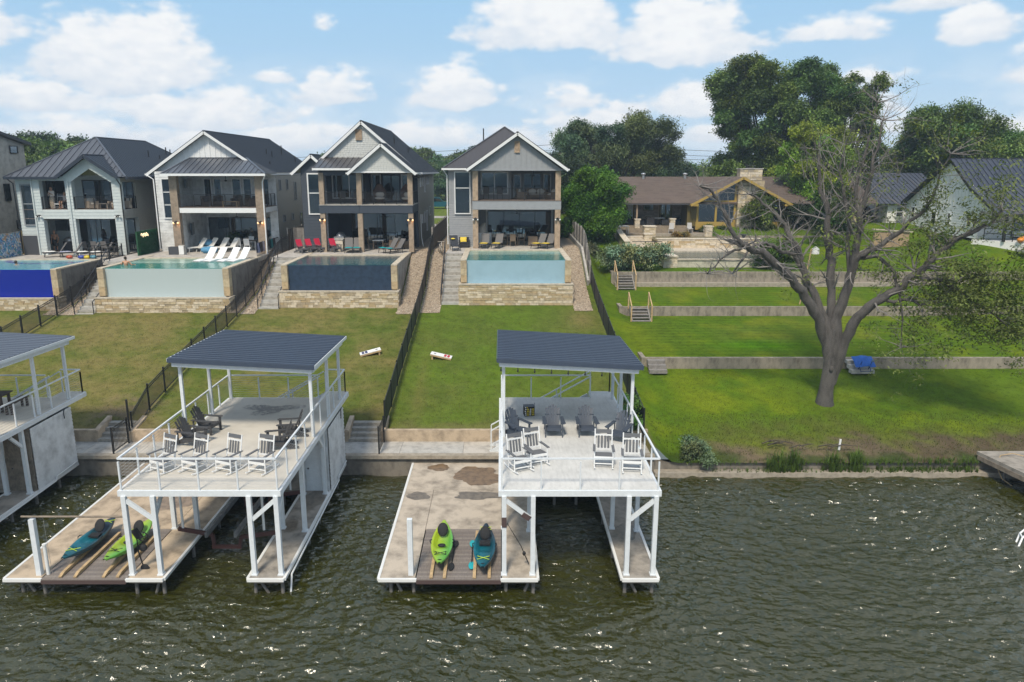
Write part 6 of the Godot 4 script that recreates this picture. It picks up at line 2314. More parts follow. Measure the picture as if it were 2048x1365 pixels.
func build_vehicle(called: String, label: String, at: Vector3, turn: float, m: Material, box: bool) -> void:
	var t := thing(called, label, "truck", at, turn)
	var s := Shape.new()
	var side := PackedVector2Array([Vector2(-2.7, 0.45), Vector2(2.6, 0.45), Vector2(2.7, 0.75), Vector2(2.6, 1.1), Vector2(1.2, 1.2), Vector2(0.6, 1.8), Vector2(-0.9, 1.85), Vector2(-1.1, 1.2), Vector2(-2.7, 1.18)])
	if box:
		side = PackedVector2Array([Vector2(-2.4, 0.45), Vector2(2.4, 0.45), Vector2(2.5, 0.75), Vector2(2.4, 1.1), Vector2(1.3, 1.2), Vector2(0.6, 1.8), Vector2(-2.0, 1.85), Vector2(-2.4, 1.2)])
	s.prism(side, Transform3D(Basis.IDENTITY, Vector3(0, 0, -0.95)), 1.9)
	put("body", s, m, t)
	for k in [-1, 1]:
		s = Shape.new()
		s.prism(PackedVector2Array([Vector2(-0.75, 1.24), Vector2(1.05, 1.24), Vector2(0.5, 1.72), Vector2(-0.7, 1.74)]), Transform3D(Basis.IDENTITY, Vector3(0, 0, k * 0.955 - 0.005)), 0.01)
		put("side_window", s, M.glass, t)
		for x in [-1.7, 1.75]:
			s = Shape.new()
			s.rod(Vector3(x, 0.38, k * 0.98), Vector3(x, 0.38, k * 0.72), 0.38, 16)
			var o := put("wheel", s, M.rubber, t)
			s = Shape.new()
			s.rod(Vector3(x, 0.38, k * 0.995), Vector3(x, 0.38, k * 0.975), 0.22, 12)
			put("rim", s, M.steel, o)
		s = Shape.new()
		s.box(Vector3(2.66, 0.88, k * 0.68), Vector3(0.06, 0.16, 0.35))
		put("headlight", s, M.white_vinyl, t)
	s = Shape.new()
	s.quad(Vector3(1.15, 1.25, 0.8), Vector3(1.15, 1.25, -0.8), Vector3(0.68, 1.75, -0.7), Vector3(0.68, 1.75, 0.7))
	put("windscreen", s, M.glass, t)
var leaf_spray: ArrayMesh
var leaf_small: ArrayMesh
func make_sprays() -> void:
	var r := RandomNumberGenerator.new()
	r.seed = 77
	for which in 2:
		var s := Shape.new()
		for i in (12 if which == 0 else 9):
			var at := Vector3(r.randf_range(-1, 1), r.randf_range(-0.7, 0.7), r.randf_range(-1, 1)) * 0.5
			var bas := Basis.from_euler(Vector3(r.randf_range(-0.9, 0.9), r.randf() * TAU, r.randf_range(-0.6, 0.6)))
			var l := r.randf_range(0.28, 0.45)
			var w := l * 0.42
			var a := at + bas * Vector3(0, 0, -l / 2)
			var b := at + bas * Vector3(w / 2, 0.03, 0)
			var c := at + bas * Vector3(0, 0, l / 2)
			var d := at + bas * Vector3(-w / 2, 0.03, 0)
			s.quad(a, d, c, b)
		if which == 0:
			leaf_spray = s.mesh()
		else:
			leaf_small = s.mesh()
func scatter(lobes: Array, per_volume: float, size: float, base: Color, spread: float, r: RandomNumberGenerator, places: Array, tints: Array) -> void:
	for lobe: Array in lobes:
		var c: Vector3 = lobe[0]
		var e: Vector3 = lobe[1]
		var n := int(per_volume * pow(e.x * e.y * e.z, 0.72))
		var clumps := []
		for i in maxi(4, n / 26):
			var cd := Vector3(r.randfn(), r.randfn() + 0.15, r.randfn()).normalized()
			clumps.append([c + cd * pow(r.randf(), 0.33) * e, r.randf_range(0.72, 1.3)])
		var cs := 0.30 * minf(e.x, e.y)
		var hue := r.randf_range(-1, 1)
		var tone: float = r.randf_range(0.75, 1.25)
		for i in n:
			var cl: Array = clumps[r.randi() % clumps.size()]
			var p: Vector3 = cl[0] + Vector3(r.randfn(), r.randfn() * 0.7, r.randfn()) * cs
			var sc := size * r.randf_range(0.7, 1.4)
			places.append(Transform3D(Basis.from_euler(Vector3(r.randf_range(-0.5, 0.5), r.randf() * TAU, r.randf_range(-0.5, 0.5))).scaled(Vector3.ONE * sc), p))
			var g: float = tone * cl[1] * r.randf_range(1.0 - spread, 1.0 + spread)
			var col := Color(base.r * g * (1.0 + 0.22 * hue), base.g * g, base.b * g * (1.0 - 0.25 * hue))
			tints.append(col)
func tree(label: String, group: String, at: Vector3, h: float, wide: float, base: Color, sd: int, opt := {}) -> Node3D:
	var r := RandomNumberGenerator.new()
	r.seed = sd
	var t := thing(opt.get("name", "tree"), label, opt.get("cat", "tree"), at, 0.0, group)
	var bare: float = opt.get("bare", 0.28)  # share of the height below the crown
	var lobes := []
	var n: int = opt.get("lobes", 16)
	var s := Shape.new()
	var tr: float = opt.get("trunk", h * 0.022)
	var fork := Vector3(r.randf_range(-0.2, 0.2), h * (bare + 0.06), r.randf_range(-0.2, 0.2))
	s.tube([Vector3(0, -0.4, 0), Vector3(0, 0.3, 0), fork * 0.5 + Vector3(r.randf_range(-0.1, 0.1), 0, 0), fork], [tr * 1.5, tr * 1.1, tr * 0.9, tr * 0.75], 9)
	var size: float = opt.get("lobe", 0.23)
	for i in n:
		var a := TAU * (i * 0.381966 + r.randf() * 0.12)
		var q := (i + 0.5) / n
		var up := lerpf(bare + 0.05, 1.0 - size * 0.6, pow(q, 0.85))
		var reach := sqrt(maxf(0.03, 1.0 - pow((up - bare - 0.25) / (0.86 - bare), 2.0))) * wide * 0.5 * r.randf_range(0.45, 0.9)
		if opt.get("cone", false):
			reach = (1.05 - q) * wide * 0.5 * r.randf_range(0.6, 0.9)
		var c := Vector3(cos(a) * reach, up * h, sin(a) * reach)
		var e := Vector3(1, opt.get("flat", 0.62), 1) * h * size * r.randf_range(0.62, 1.15) * (wide / h if wide < h else 1.0)
		lobes.append([c, e])
		var mid := fork.lerp(c, 0.55) + Vector3(0, -h * 0.03, 0)
		s.tube([fork * r.randf_range(0.75, 1.0), mid, c + Vector3(0, e.y * 0.3, 0)], [tr * 0.5, tr * 0.28, tr * 0.07], 6)
		for k in 3:
			var tip := c + Vector3(r.randf_range(-1, 1) * e.x, r.randf_range(-0.3, 1) * e.y, r.randf_range(-1, 1) * e.z)
			s.tube([mid.lerp(c, 0.6), tip], [tr * 0.16, tr * 0.04], 5)
	put("trunk", s, M.bark, t)
	var places := []
	var tints := []
	scatter(lobes, opt.get("dense", 190.0), opt.get("leaf", 0.8), base, opt.get("spread", 0.3), r, places, tints)
	many("crown", leaf_spray, M.leaf, places, tints, t)
	return t
func shrub(called: String, label: String, group: String, at: Vector3, e: Vector3, base: Color, count: int, leaf: float, sd: int, lumps := 7) -> Node3D:
	var r := RandomNumberGenerator.new()
	r.seed = sd
	var t := thing(called, label, "bush", at, 0.0, group)
	var s := Shape.new()
	var lobes := []
	for i in lumps:
		var c := Vector3(r.randf_range(-0.62, 0.62) * e.x, r.randf_range(0.3, 0.68) * e.y, r.randf_range(-0.5, 0.5) * e.z)
		lobes.append([c, Vector3(e.x * 0.42, e.y * 0.36, e.z * 0.5)])
		s.tube([Vector3(c.x * 0.3, -0.1, c.z * 0.3), c], [0.04, 0.012], 5)
	put("stem", s, M.bark, t)
	var places := []
	var tints := []
	scatter(lobes, count / lumps / pow(e.x * 0.42 * e.y * 0.36 * e.z * 0.5, 0.72), leaf, base, 0.3, r, places, tints)
	many("foliage", leaf_small, M.leaf, places, tints, t)
	return t
func twig(s: Shape, p: Vector3, dir: Vector3, l: float, rad: float, depth: int, r: RandomNumberGenerator, tips: Array, curl := 0.35) -> void:
	var pts := [p]
	var rr := [rad]
	var q := p
	var d := dir.normalized()
	for i in 4:
		d = (d + Vector3(r.randfn(), r.randfn() * 0.8, r.randfn()) * curl * 0.55).normalized()
		q = q + d * l / 4
		pts.append(q)
		rr.append(rad * (1.0 - 0.21 * (i + 1)))
	s.tube(pts, rr, 5 if rad > 0.03 else 4, false)
	tips.append(q)
	if depth <= 0:
		return
	var n := 3 if depth > 1 else 2
	for i in n:
		var k := r.randi_range(1, 4)
		var side := Vector3(r.randfn(), r.randfn() * 0.7 + 0.1, r.randfn()).normalized()
		twig(s, pts[k], (d + side * 0.95).normalized(), l * r.randf_range(0.5, 0.75), rr[k] * 0.62, depth - 1, r, tips, curl)
func build_big_tree() -> void:
	var r := RandomNumberGenerator.new()
	r.seed = 41
	var t := thing("pecan_tree", "half bare grey trunked tree with spreading limbs on the right lawn by the water", "tree", V(16.8, 1.62, 36.7))
	var tr := Shape.new()
	tr.tube([Vector3(0, -0.3, 0), Vector3(-0.02, 0.12, 0), Vector3(0, 0.7, 0), Vector3(0.06, 1.6, 0), Vector3(0.12, 2.7, 0), Vector3(0.2, 3.5, 0), Vector3(0.2, 4.4, 0)], [0.56, 0.43, 0.35, 0.33, 0.36, 0.36, 0.2], 18)
	tr.ball(Vector3(0.0, 1.95, 0.38), Vector3(0.1, 0.16, 0.08), 10, 8)
	var limbs := []
	limbs.append([[-0.17, 3.11, 0.00, 0.293], [-0.77, 4.45, 0.20, 0.265], [-1.71, 5.63, 0.40, 0.262], [-2.34, 6.28, 0.60, 0.236], [-3.13, 7.15, 0.80, 0.210], [-4.01, 7.80, 1.00, 0.197], [-5.00, 8.17, 1.30, 0.172], [-5.54, 8.52, 1.50, 0.136], [-5.99, 9.04, 1.60, 0.113], [-6.35, 9.75, 1.70, 0.090], [-6.62, 10.32, 1.70, 0.067], [-7.02, 10.78, 1.80, 0.053], [-7.65, 11.08, 1.90, 0.033]])
	limbs.append([[-0.15, 3.63, 0.00, 0.268], [-0.60, 4.87, -0.30, 0.232], [-1.04, 5.97, -0.60, 0.220], [-1.44, 6.96, -0.90, 0.208], [-1.60, 7.57, -1.10, 0.184], [-1.91, 8.19, -1.30, 0.147], [-2.25, 9.05, -1.60, 0.123], [-2.85, 9.79, -1.90, 0.099], [-3.46, 10.29, -2.10, 0.074], [-3.98, 10.59, -2.30, 0.042]])
	limbs.append([[-0.08, 4.13, -0.10, 0.244], [-0.02, 5.36, -0.40, 0.231], [-0.02, 6.84, -0.80, 0.220], [-0.09, 7.83, -1.00, 0.207], [-0.23, 9.32, -1.30, 0.171], [-0.37, 10.31, -1.50, 0.146], [-0.66, 11.55, -1.70, 0.097], [-0.82, 12.78, -1.90, 0.048]])
	limbs.append([[0.05, 4.15, 0.00, 0.292], [0.40, 5.70, 0.10, 0.264], [0.60, 6.97, 0.20, 0.238], [0.64, 7.73, 0.30, 0.212], [0.63, 8.70, 0.30, 0.176], [0.53, 9.67, 0.40, 0.151], [0.81, 10.86, 0.40, 0.115], [0.87, 12.03, 0.50, 0.091], [1.09, 13.17, 0.50, 0.063], [1.06, 14.07, 0.60, 0.036]])
	limbs.append([[0.38, 1.93, 0.00, 0.320], [0.60, 3.42, 0.20, 0.291], [0.91, 4.66, 0.60, 0.262], [1.48, 5.48, 1.00, 0.235], [2.35, 6.15, 1.30, 0.209], [2.93, 6.92, 1.60, 0.194], [3.25, 7.30, 1.80, 0.170], [3.53, 7.91, 2.00, 0.157], [4.18, 8.64, 2.30, 0.133], [4.97, 9.12, 2.60, 0.110], [5.47, 9.48, 2.80, 0.078], [5.70, 10.04, 3.00, 0.043]])
	limbs.append([[0.69, 7.48, 0.30, 0.177], [1.15, 8.00, 0.60, 0.152], [1.79, 8.51, 0.90, 0.127], [2.45, 9.12, 1.10, 0.103], [3.18, 9.96, 1.30, 0.086], [3.38, 10.47, 1.50, 0.067], [3.50, 11.57, 1.60, 0.049], [3.77, 12.51, 1.80, 0.029]])
	limbs.append([[3.06, 6.85, 1.60, 0.114], [3.92, 6.74, 2.00, 0.102], [4.50, 6.31, 2.30, 0.090], [5.08, 5.88, 2.60, 0.076], [5.59, 5.56, 2.80, 0.058], [6.28, 5.03, 3.10, 0.044], [7.16, 4.34, 3.40, 0.027]])
	limbs.append([[1.78, 5.67, 1.10, 0.105], [3.15, 5.64, 1.50, 0.088], [3.94, 5.65, 1.80, 0.069], [5.05, 5.80, 2.10, 0.036]])
	limbs.append([[0.65, 7.60, 0.30, 0.130], [1.45, 7.73, 0.80, 0.105], [2.18, 6.98, 1.20, 0.083], [2.44, 5.92, 1.40, 0.060], [2.68, 4.71, 1.50, 0.042], [2.78, 3.34, 1.50, 0.023]])
	limbs.append([[0.54, 9.55, 0.40, 0.105], [0.40, 10.38, 0.20, 0.093], [0.58, 11.79, 0.00, 0.070], [0.95, 13.66, -0.20, 0.046], [1.17, 14.93, -0.30, 0.023]])
	limbs.append([[-1.63, 7.08, -0.90, 0.122], [-2.39, 7.75, -0.60, 0.109], [-3.28, 8.16, -0.30, 0.096], [-3.89, 8.26, 0.00, 0.083], [-4.46, 7.97, 0.30, 0.071], [-4.98, 7.50, 0.50, 0.052], [-5.49, 6.84, 0.70, 0.028]])
	limbs.append([[0.52, 6.47, 0.20, 0.143], [0.41, 7.93, -0.10, 0.119], [0.52, 9.13, -0.40, 0.107], [0.23, 10.35, -0.60, 0.086], [-0.06, 11.67, -0.80, 0.062], [0.14, 12.99, -1.00, 0.033]])
	limbs.append([[-5.00, 8.17, 1.30, 0.082], [-5.73, 8.11, 1.60, 0.068], [-6.50, 7.67, 1.90, 0.045], [-7.13, 7.05, 2.20, 0.022]])
	var tips := []
	var bark := Shape.new()
	var fine := Shape.new()
	var leafy := []
	for li in limbs.size():
		var pts := []
		var rr := []
		var src: Array = limbs[li].duplicate()
		if src[0][3] > 0.24:
			src.push_front([0.06, src[0][1] - 1.1, 0.0, src[0][3] * 0.75])
		for k in src.size():
			var p := Vector3(src[k][0], src[k][1], src[k][2])
			if k:
				var a: Vector3 = pts[-1]
				for j in [1, 2]:
					var q := a.lerp(p, j / 3.0) + Vector3(r.randfn(), r.randfn(), r.randfn()) * 0.05
					pts.append(q)
					rr.append(lerpf(src[k - 1][3], src[k][3], j / 3.0) * r.randf_range(0.83, 0.99))
			pts.append(p)
			rr.append(src[k][3] * 0.9)
		bark.tube(pts, rr, 11, true)
		var first := int(pts.size() * (0.3 if src[0][3] > 0.2 else 0.15))
		for k in range(first, pts.size()):
			var dir: Vector3 = (pts[k] - pts[k - 1]).normalized()
			for j in 2:
				if r.randf() < 0.62:
					var side := Vector3(r.randfn(), r.randfn() * 0.6 + (0.35 if pts[k].y > 7.5 else -0.05), r.randfn()).normalized()
					var ts := []
					twig(fine, pts[k], dir * 0.7 + side, r.randf_range(0.8, 2.0), clampf(rr[k] * 0.4, 0.018, 0.06), 2, r, ts)
					if pts[k].x > 2.2 and r.randf() < 0.75:
						leafy.append_array(ts)
					elif pts[k].x > -2.0 and r.randf() < 0.3:
						leafy.append_array(ts.slice(0, 4))
		tips.append(pts[-1])
	for p: Vector3 in tips:
		var ts := []
		for j in 5:
			twig(fine, p, Vector3(r.randfn(), r.randf_range(0.0, 1.0), r.randfn()), r.randf_range(0.9, 1.9), 0.03, 2, r, ts)
		if p.x > 2.4:
			leafy.append_array(ts)
	for i in 46:
		var p := Vector3(r.randf_range(-2.2, 2.4), r.randf_range(8.6, 12.6), r.randf_range(-1.6, 0.8))
		var ts := []
		twig(fine, p, Vector3(r.randfn() * 0.5, 1.0, r.randfn() * 0.5), r.randf_range(1.2, 2.2), 0.022, 2, r, ts, 0.28)
		if i % 3 == 0:
			leafy.append_array(ts.slice(0, 5))
	put("trunk", tr, M.bark_grey, t)
	put("limbs", bark, M.bark_grey, t)
	put("twigs", fine, M.twig_grey, t)
	var places := []
	var tints := []
	for p: Vector3 in leafy:
		var low := p.y < 8.0 and p.x > 3.5
		for j in (3 if low else 1):
			var at := p + Vector3(r.randfn(), r.randfn() * 0.7, r.randfn()) * (0.26 if low else 0.18)
			places.append(Transform3D(Basis.from_euler(Vector3(r.randf_range(-0.6, 0.6), r.randf() * TAU, r.randf_range(-0.6, 0.6))).scaled(Vector3.ONE * r.randf_range(0.28, 0.55)), at))
			tints.append(Color(0.13, 0.165, 0.04) * r.randf_range(0.65, 1.35))
	for lobe in [[Vector3(4.9, 5.2, 2.8), Vector3(0.9, 0.55, 0.8), 120], [Vector3(6.2, 5.9, 3.0), Vector3(1.0, 0.7, 0.9), 170], [Vector3(6.8, 6.9, 3.2), Vector3(0.8, 0.8, 0.8), 130], [Vector3(5.3, 7.1, 2.7), Vector3(0.9, 0.6, 0.8), 110], [Vector3(6.6, 4.3, 3.4), Vector3(0.8, 0.5, 0.7), 110], [Vector3(3.5, 9.0, 1.9), Vector3(0.8, 0.5, 0.7), 50], [Vector3(4.8, 9.7, 2.6), Vector3(0.7, 0.5, 0.6), 60], [Vector3(6.2, 9.6, 3.0), Vector3(0.8, 0.7, 0.7), 70], [Vector3(1.9, 6.9, 0.9), Vector3(0.9, 0.6, 0.8), 80], [Vector3(2.7, 8.1, 1.6), Vector3(0.7, 0.5, 0.6), 50], [Vector3(7.2, 8.0, 3.2), Vector3(0.8, 0.8, 0.8), 90], [Vector3(0.1, 8.6, 0.2), Vector3(1.3, 0.9, 1.0), 60]]:
		for i in int(lobe[2] * 0.6):
			var dir := Vector3(r.randfn(), r.randfn(), r.randfn()) * 0.55
			places.append(Transform3D(Basis.from_euler(Vector3(r.randf_range(-0.6, 0.6), r.randf() * TAU, r.randf_range(-0.6, 0.6))).scaled(Vector3.ONE * r.randf_range(0.3, 0.6)), lobe[0] + dir * lobe[1]))
			tints.append(Color(0.12, 0.155, 0.036) * r.randf_range(0.6, 1.4))
	many("foliage", leaf_small, M.leaf, places, tints, t)
func build_trees() -> void:
	make_sprays()
	build_big_tree()
	var mid := Color(0.115, 0.18, 0.042)
	var dark := Color(0.075, 0.125, 0.045)
	var lime := Color(0.23, 0.33, 0.04)
	tree("tallest broad green tree behind the ranch house chimney", "", V(34.0, 7.8, 96.0), 19.3, 17.0, mid, 5, {"lobes": 44, "bare": 0.16, "dense": 150.0, "leaf": 0.8, "lobe": 0.125})
	tree("tall narrow green tree just right of the tallest tree", "", V(42.0, 7.8, 93.0), 18.2, 8.5, mid * 0.95, 6, {"lobes": 24, "bare": 0.25, "dense": 150.0, "leaf": 0.8, "lobe": 0.17})
	tree("wide dark olive live oak behind the ranch house's left roof end", "", V(15.5, 7.8, 104.0), 12.6, 18.0, Color(0.105, 0.15, 0.065), 7, {"lobes": 40, "bare": 0.12, "dense": 150.0, "leaf": 0.7, "lobe": 0.15, "flat": 0.8})
	tree("lower grey green tree left of the ranch roof behind the big bush", "", V(8.0, 7.8, 98.0), 7.0, 9.0, Color(0.05, 0.075, 0.03), 8, {"lobes": 12, "bare": 0.12, "lobe": 0.3})
	tree("yellow green tree rising behind the half bare tree", "", V(31.6, 7.6, 76.5), 11.4, 6.6, lime, 9, {"lobes": 16, "bare": 0.2, "dense": 150.0, "leaf": 0.6, "lobe": 0.22})
	tree("bright green low tree between the ranch house and the black trucks", "", V(36.5, 7.8, 88.0), 6.6, 9.0, lime * 0.8, 10, {"lobes": 12, "bare": 0.1, "lobe": 0.3, "leaf": 0.7})
	tree("broad green tree behind the farmhouse roof, left one", "", V(54.0, 8.0, 92.0), 13.6, 11.0, mid, 11, {"lobes": 18, "bare": 0.2, "dense": 150.0})
	tree("round green tree behind the farmhouse roof ridge", "", V(60.0, 8.0, 87.0), 10.2, 9.5, mid * 1.1, 12, {"lobes": 14, "bare": 0.15, "dense": 170.0})
	tree("tall green tree at the right edge behind the farmhouse", "", V(69.0, 8.0, 92.0), 13.8, 10.0, mid * 0.9, 13, {"lobes": 16, "bare": 0.2, "dense": 150.0})
	tree("dark cedar left of the white farmhouse behind the half bare tree", "", V(29.2, 7.3, 66.0), 5.6, 3.4, Color(0.03, 0.075, 0.014), 14, {"lobes": 12, "bare": 0.05, "lobe": 0.26, "leaf": 0.5, "trunk": 0.1})
	tree("small dark tree in front of the ranch house's right wing", "", V(31.5, 7.4, 71.0), 3.6, 3.4, dark, 15, {"lobes": 9, "bare": 0.05, "lobe": 0.3, "leaf": 0.5, "trunk": 0.08})
	var kinds := []
	for k in 3:
		kinds.append(tree("dark round tree in the far wood left of the navy house's roof", "trees of the far wood behind the houses", V(-16, 7.7, 150.0), 8.6 + k, 11.0 + k * 2, [dark * 1.1, mid * 0.85, Color(0.055, 0.085, 0.025)][k], 30 + k, {"lobes": 14, "bare": 0.08, "dense": 120.0, "leaf": 1.15, "lobe": 0.26}))
	var row := [[-11.0, 150, 1.0], [-19.0, 165, 1.1], [-4.0, 160, 1.0], [3.0, 150, 0.85], [22.0, 128, 0.85], [27.0, 122, 0.7], [31.0, 135, 0.8], [40.0, 125, 0.85], [25.5, 140, 0.95], [47.0, 115, 0.9], [53.0, 120, 0.9], [62.0, 110, 0.8], [45.0, 100, 0.72], [-64.0, 110, 1.05], [-74.0, 125, 1.1], [-52.0, 150, 1.1], [-36.0, 170, 1.0], [12.0, 140, 0.85], [18.5, 118, 0.72], [34.0, 112, 0.62], [-27.0, 180, 1.1], [57.0, 140, 1.1], [72.0, 130, 1.1], [83.0, 110, 1.0]]
	for i in row.size():
		var p: Array = row[i]
		var o: Node3D
		if i < 3:
			o = kinds[i]
			o.position = V(p[0], 7.7, p[1])
			o.rotation.y = i * 1.3
		else:
			o = dup(kinds[i % 3], V(p[0], 7.7, p[1]), i * 1.7, "green tree of the far wood behind the houses, one of its merging crowns")
		o.set_meta("label", "green tree of the far wood behind the houses, one of its merging crowns")
		o.scale = Vector3.ONE * p[2]
	var big := tree("big rounded glossy green bush filling the gap right of the grey house", "", V(8.3, 7.1, 69.0), 6.7, 5.0, Color(0.085, 0.20, 0.02), 51, {"name": "bush", "cat": "bush", "lobes": 20, "bare": 0.02, "lobe": 0.26, "leaf": 0.5, "dense": 420.0, "flat": 0.8, "trunk": 0.1})
	big.set_meta("category", "bush")
	shrub("bush", "long silver green bush left of the ranch pool", "", V(10.4, 5.85, 57.3), Vector3(2.9, 2.0, 1.5), Color(0.19, 0.24, 0.13), 2300, 0.5, 61, 12)
	shrub("bush", "round glossy bush at the right end of the ranch pool", "", V(21.6, 5.85, 57.4), Vector3(1.9, 2.4, 1.4), Color(0.075, 0.15, 0.022), 1600, 0.45, 62, 9)
	shrub("bush", "upright yellow green shrub against the ranch chimney", "", V(24.9, 7.9, 73.0), Vector3(1.5, 3.7, 1.0), Color(0.085, 0.13, 0.014), 1500, 0.45, 63, 10)
	shrub("bush", "dark wide bush under the ranch house's right wing", "", V(29.6, 7.7, 73.0), Vector3(2.6, 2.2, 1.4), Color(0.025, 0.042, 0.014), 1500, 0.5, 64, 9)
	shrub("bush", "thin grey green willow bush overhanging the water at the bank", "", V(8.85, 0.35, 31.6), Vector3(0.85, 1.5, 0.8), Color(0.14, 0.18, 0.085), 420, 0.3, 65, 8)
	shrub("bush", "straggly grey bush beside the plank fence", "", V(7.3, 6.2, 61.0), Vector3(0.8, 1.5, 1.2), Color(0.075, 0.09, 0.05), 420, 0.4, 66, 6)
	shrub("bush", "climbing green vine along the screened fence by the right dock", "", V(6.2, 1.6, 33.6), Vector3(0.3, 1.5, 2.4), Color(0.07, 0.16, 0.03), 420, 0.34, 67, 8)
	for p: Array in [[20.2, 73.2, "left"], [21.6, 73.2, "middle"], [26.8, 73.2, "right"]]:
		shrub("bush", "low tufted grass clump under the ranch windows, %s one" % p[2], "", V(p[0], 7.45, p[1]), Vector3(0.6, 0.8, 0.45), Color(0.07, 0.10, 0.02), 220, 0.35, 70 + int(p[0]), 5)
	shrub("bush", "dry tan grass clump before the pale plastered wall", "", V(17.0, 7.2, 70.3), Vector3(1.0, 0.5, 0.5), Color(0.22, 0.17, 0.06), 260, 0.35, 74, 6)
	shrub("bush", "leafy sapling on the slope between the tan block wall and the farmhouse", "", V(36.4, 6.4, 61.0), Vector3(1.2, 2.6, 1.0), Color(0.09, 0.15, 0.025), 420, 0.45, 75, 7)
	var blade := Shape.new()
	var r := RandomNumberGenerator.new()
	r.seed = 12
	for i in 9:
		var a := r.randf() * TAU
		var lean := Vector3(cos(a), 0, sin(a)) * r.randf_range(0.12, 0.4)
		var side := Vector3(-sin(a), 0, cos(a)) * 0.016
		var h := r.randf_range(0.5, 1.0)
		blade.quad(-side, side, lean * 0.5 + Vector3(0, h * 0.7, 0) + side * 0.8, lean * 0.5 + Vector3(0, h * 0.7, 0) - side * 0.8)
		blade.tri(lean * 0.5 + Vector3(0, h * 0.7, 0) - side * 0.8, lean * 0.5 + Vector3(0, h * 0.7, 0) + side * 0.8, lean * 1.3 + Vector3(0, h * 0.86, 0))
	var places := []
	var tints := []
	for i in 900:
		var x := r.randf_range(9.5, 21.5)
		var tall := 0.22
		for c in [12.4, 13.2, 15.0, 16.0]:
			tall += 0.55 * exp(-pow((x - c) / 0.35, 2))
		if x > 17:
			tall += 0.12
		elif r.randf() < 0.45 and tall < 0.3:
			continue
		places.append(Transform3D(Basis(Vector3.UP, r.randf() * TAU).scaled(Vector3.ONE * tall * r.randf_range(0.7, 1.5)), V(x, 0.12 if r.randf() < 0.6 else 0.5, r.randf_range(31.02, 31.5))))
		tints.append(Color(0.075, 0.125, 0.02) * r.randf_range(0.6, 1.5))
	for i in 5200:  # tufts in the worn strip and along wall feet
		var x := r.randf_range(7.2, 30.0)
		var d := r.randf_range(31.8, 35.5)
		places.append(Transform3D(Basis(Vector3.UP, r.randf() * TAU).scaled(Vector3.ONE * r.randf_range(0.06, 0.17)), V(x, land(x, d), d)))
		tints.append(Color(0.11, 0.14, 0.03) * r.randf_range(0.6, 1.4))
	for i in 26000:
		var x := r.randf_range(-30.0, 24.0)
		if absf(x - 7.2) < 0.9:
			continue
		var d := r.randf_range(33.4, 48.0 if x < 6.5 else 40.8)
		places.append(Transform3D(Basis(Vector3.UP, r.randf() * TAU).scaled(Vector3.ONE * r.randf_range(0.05, 0.13)), V(x, land(x, d) - 0.01, d)))
		tints.append((Color(0.15, 0.19, 0.03) if x > 6.5 or r.randf() < 0.6 else Color(0.25, 0.21, 0.08)) * r.randf_range(0.6, 1.25))
	tag(many("grass_tufts", blade.mesh(), M.leaf, places, tints), "tufts of grass, reeds and weeds on the lawns and along the bank", "grass")
func skin_field(p: Vector3, bones: Array) -> float:
	var d := 9.0
	for b: Array in bones:
		var a: Vector3 = b[0]
		var ab: Vector3 = b[1] - a
		var k := clampf((p - a).dot(ab) / maxf(ab.length_squared(), 1e-6), 0, 1)
		var e := (p - a - ab * k).length() - lerpf(b[2], b[3], k)
		var h := clampf(0.5 + 0.5 * (d - e) / 0.035, 0, 1)
		d = lerpf(d, e, h) - 0.035 * h * (1 - h)
	return d
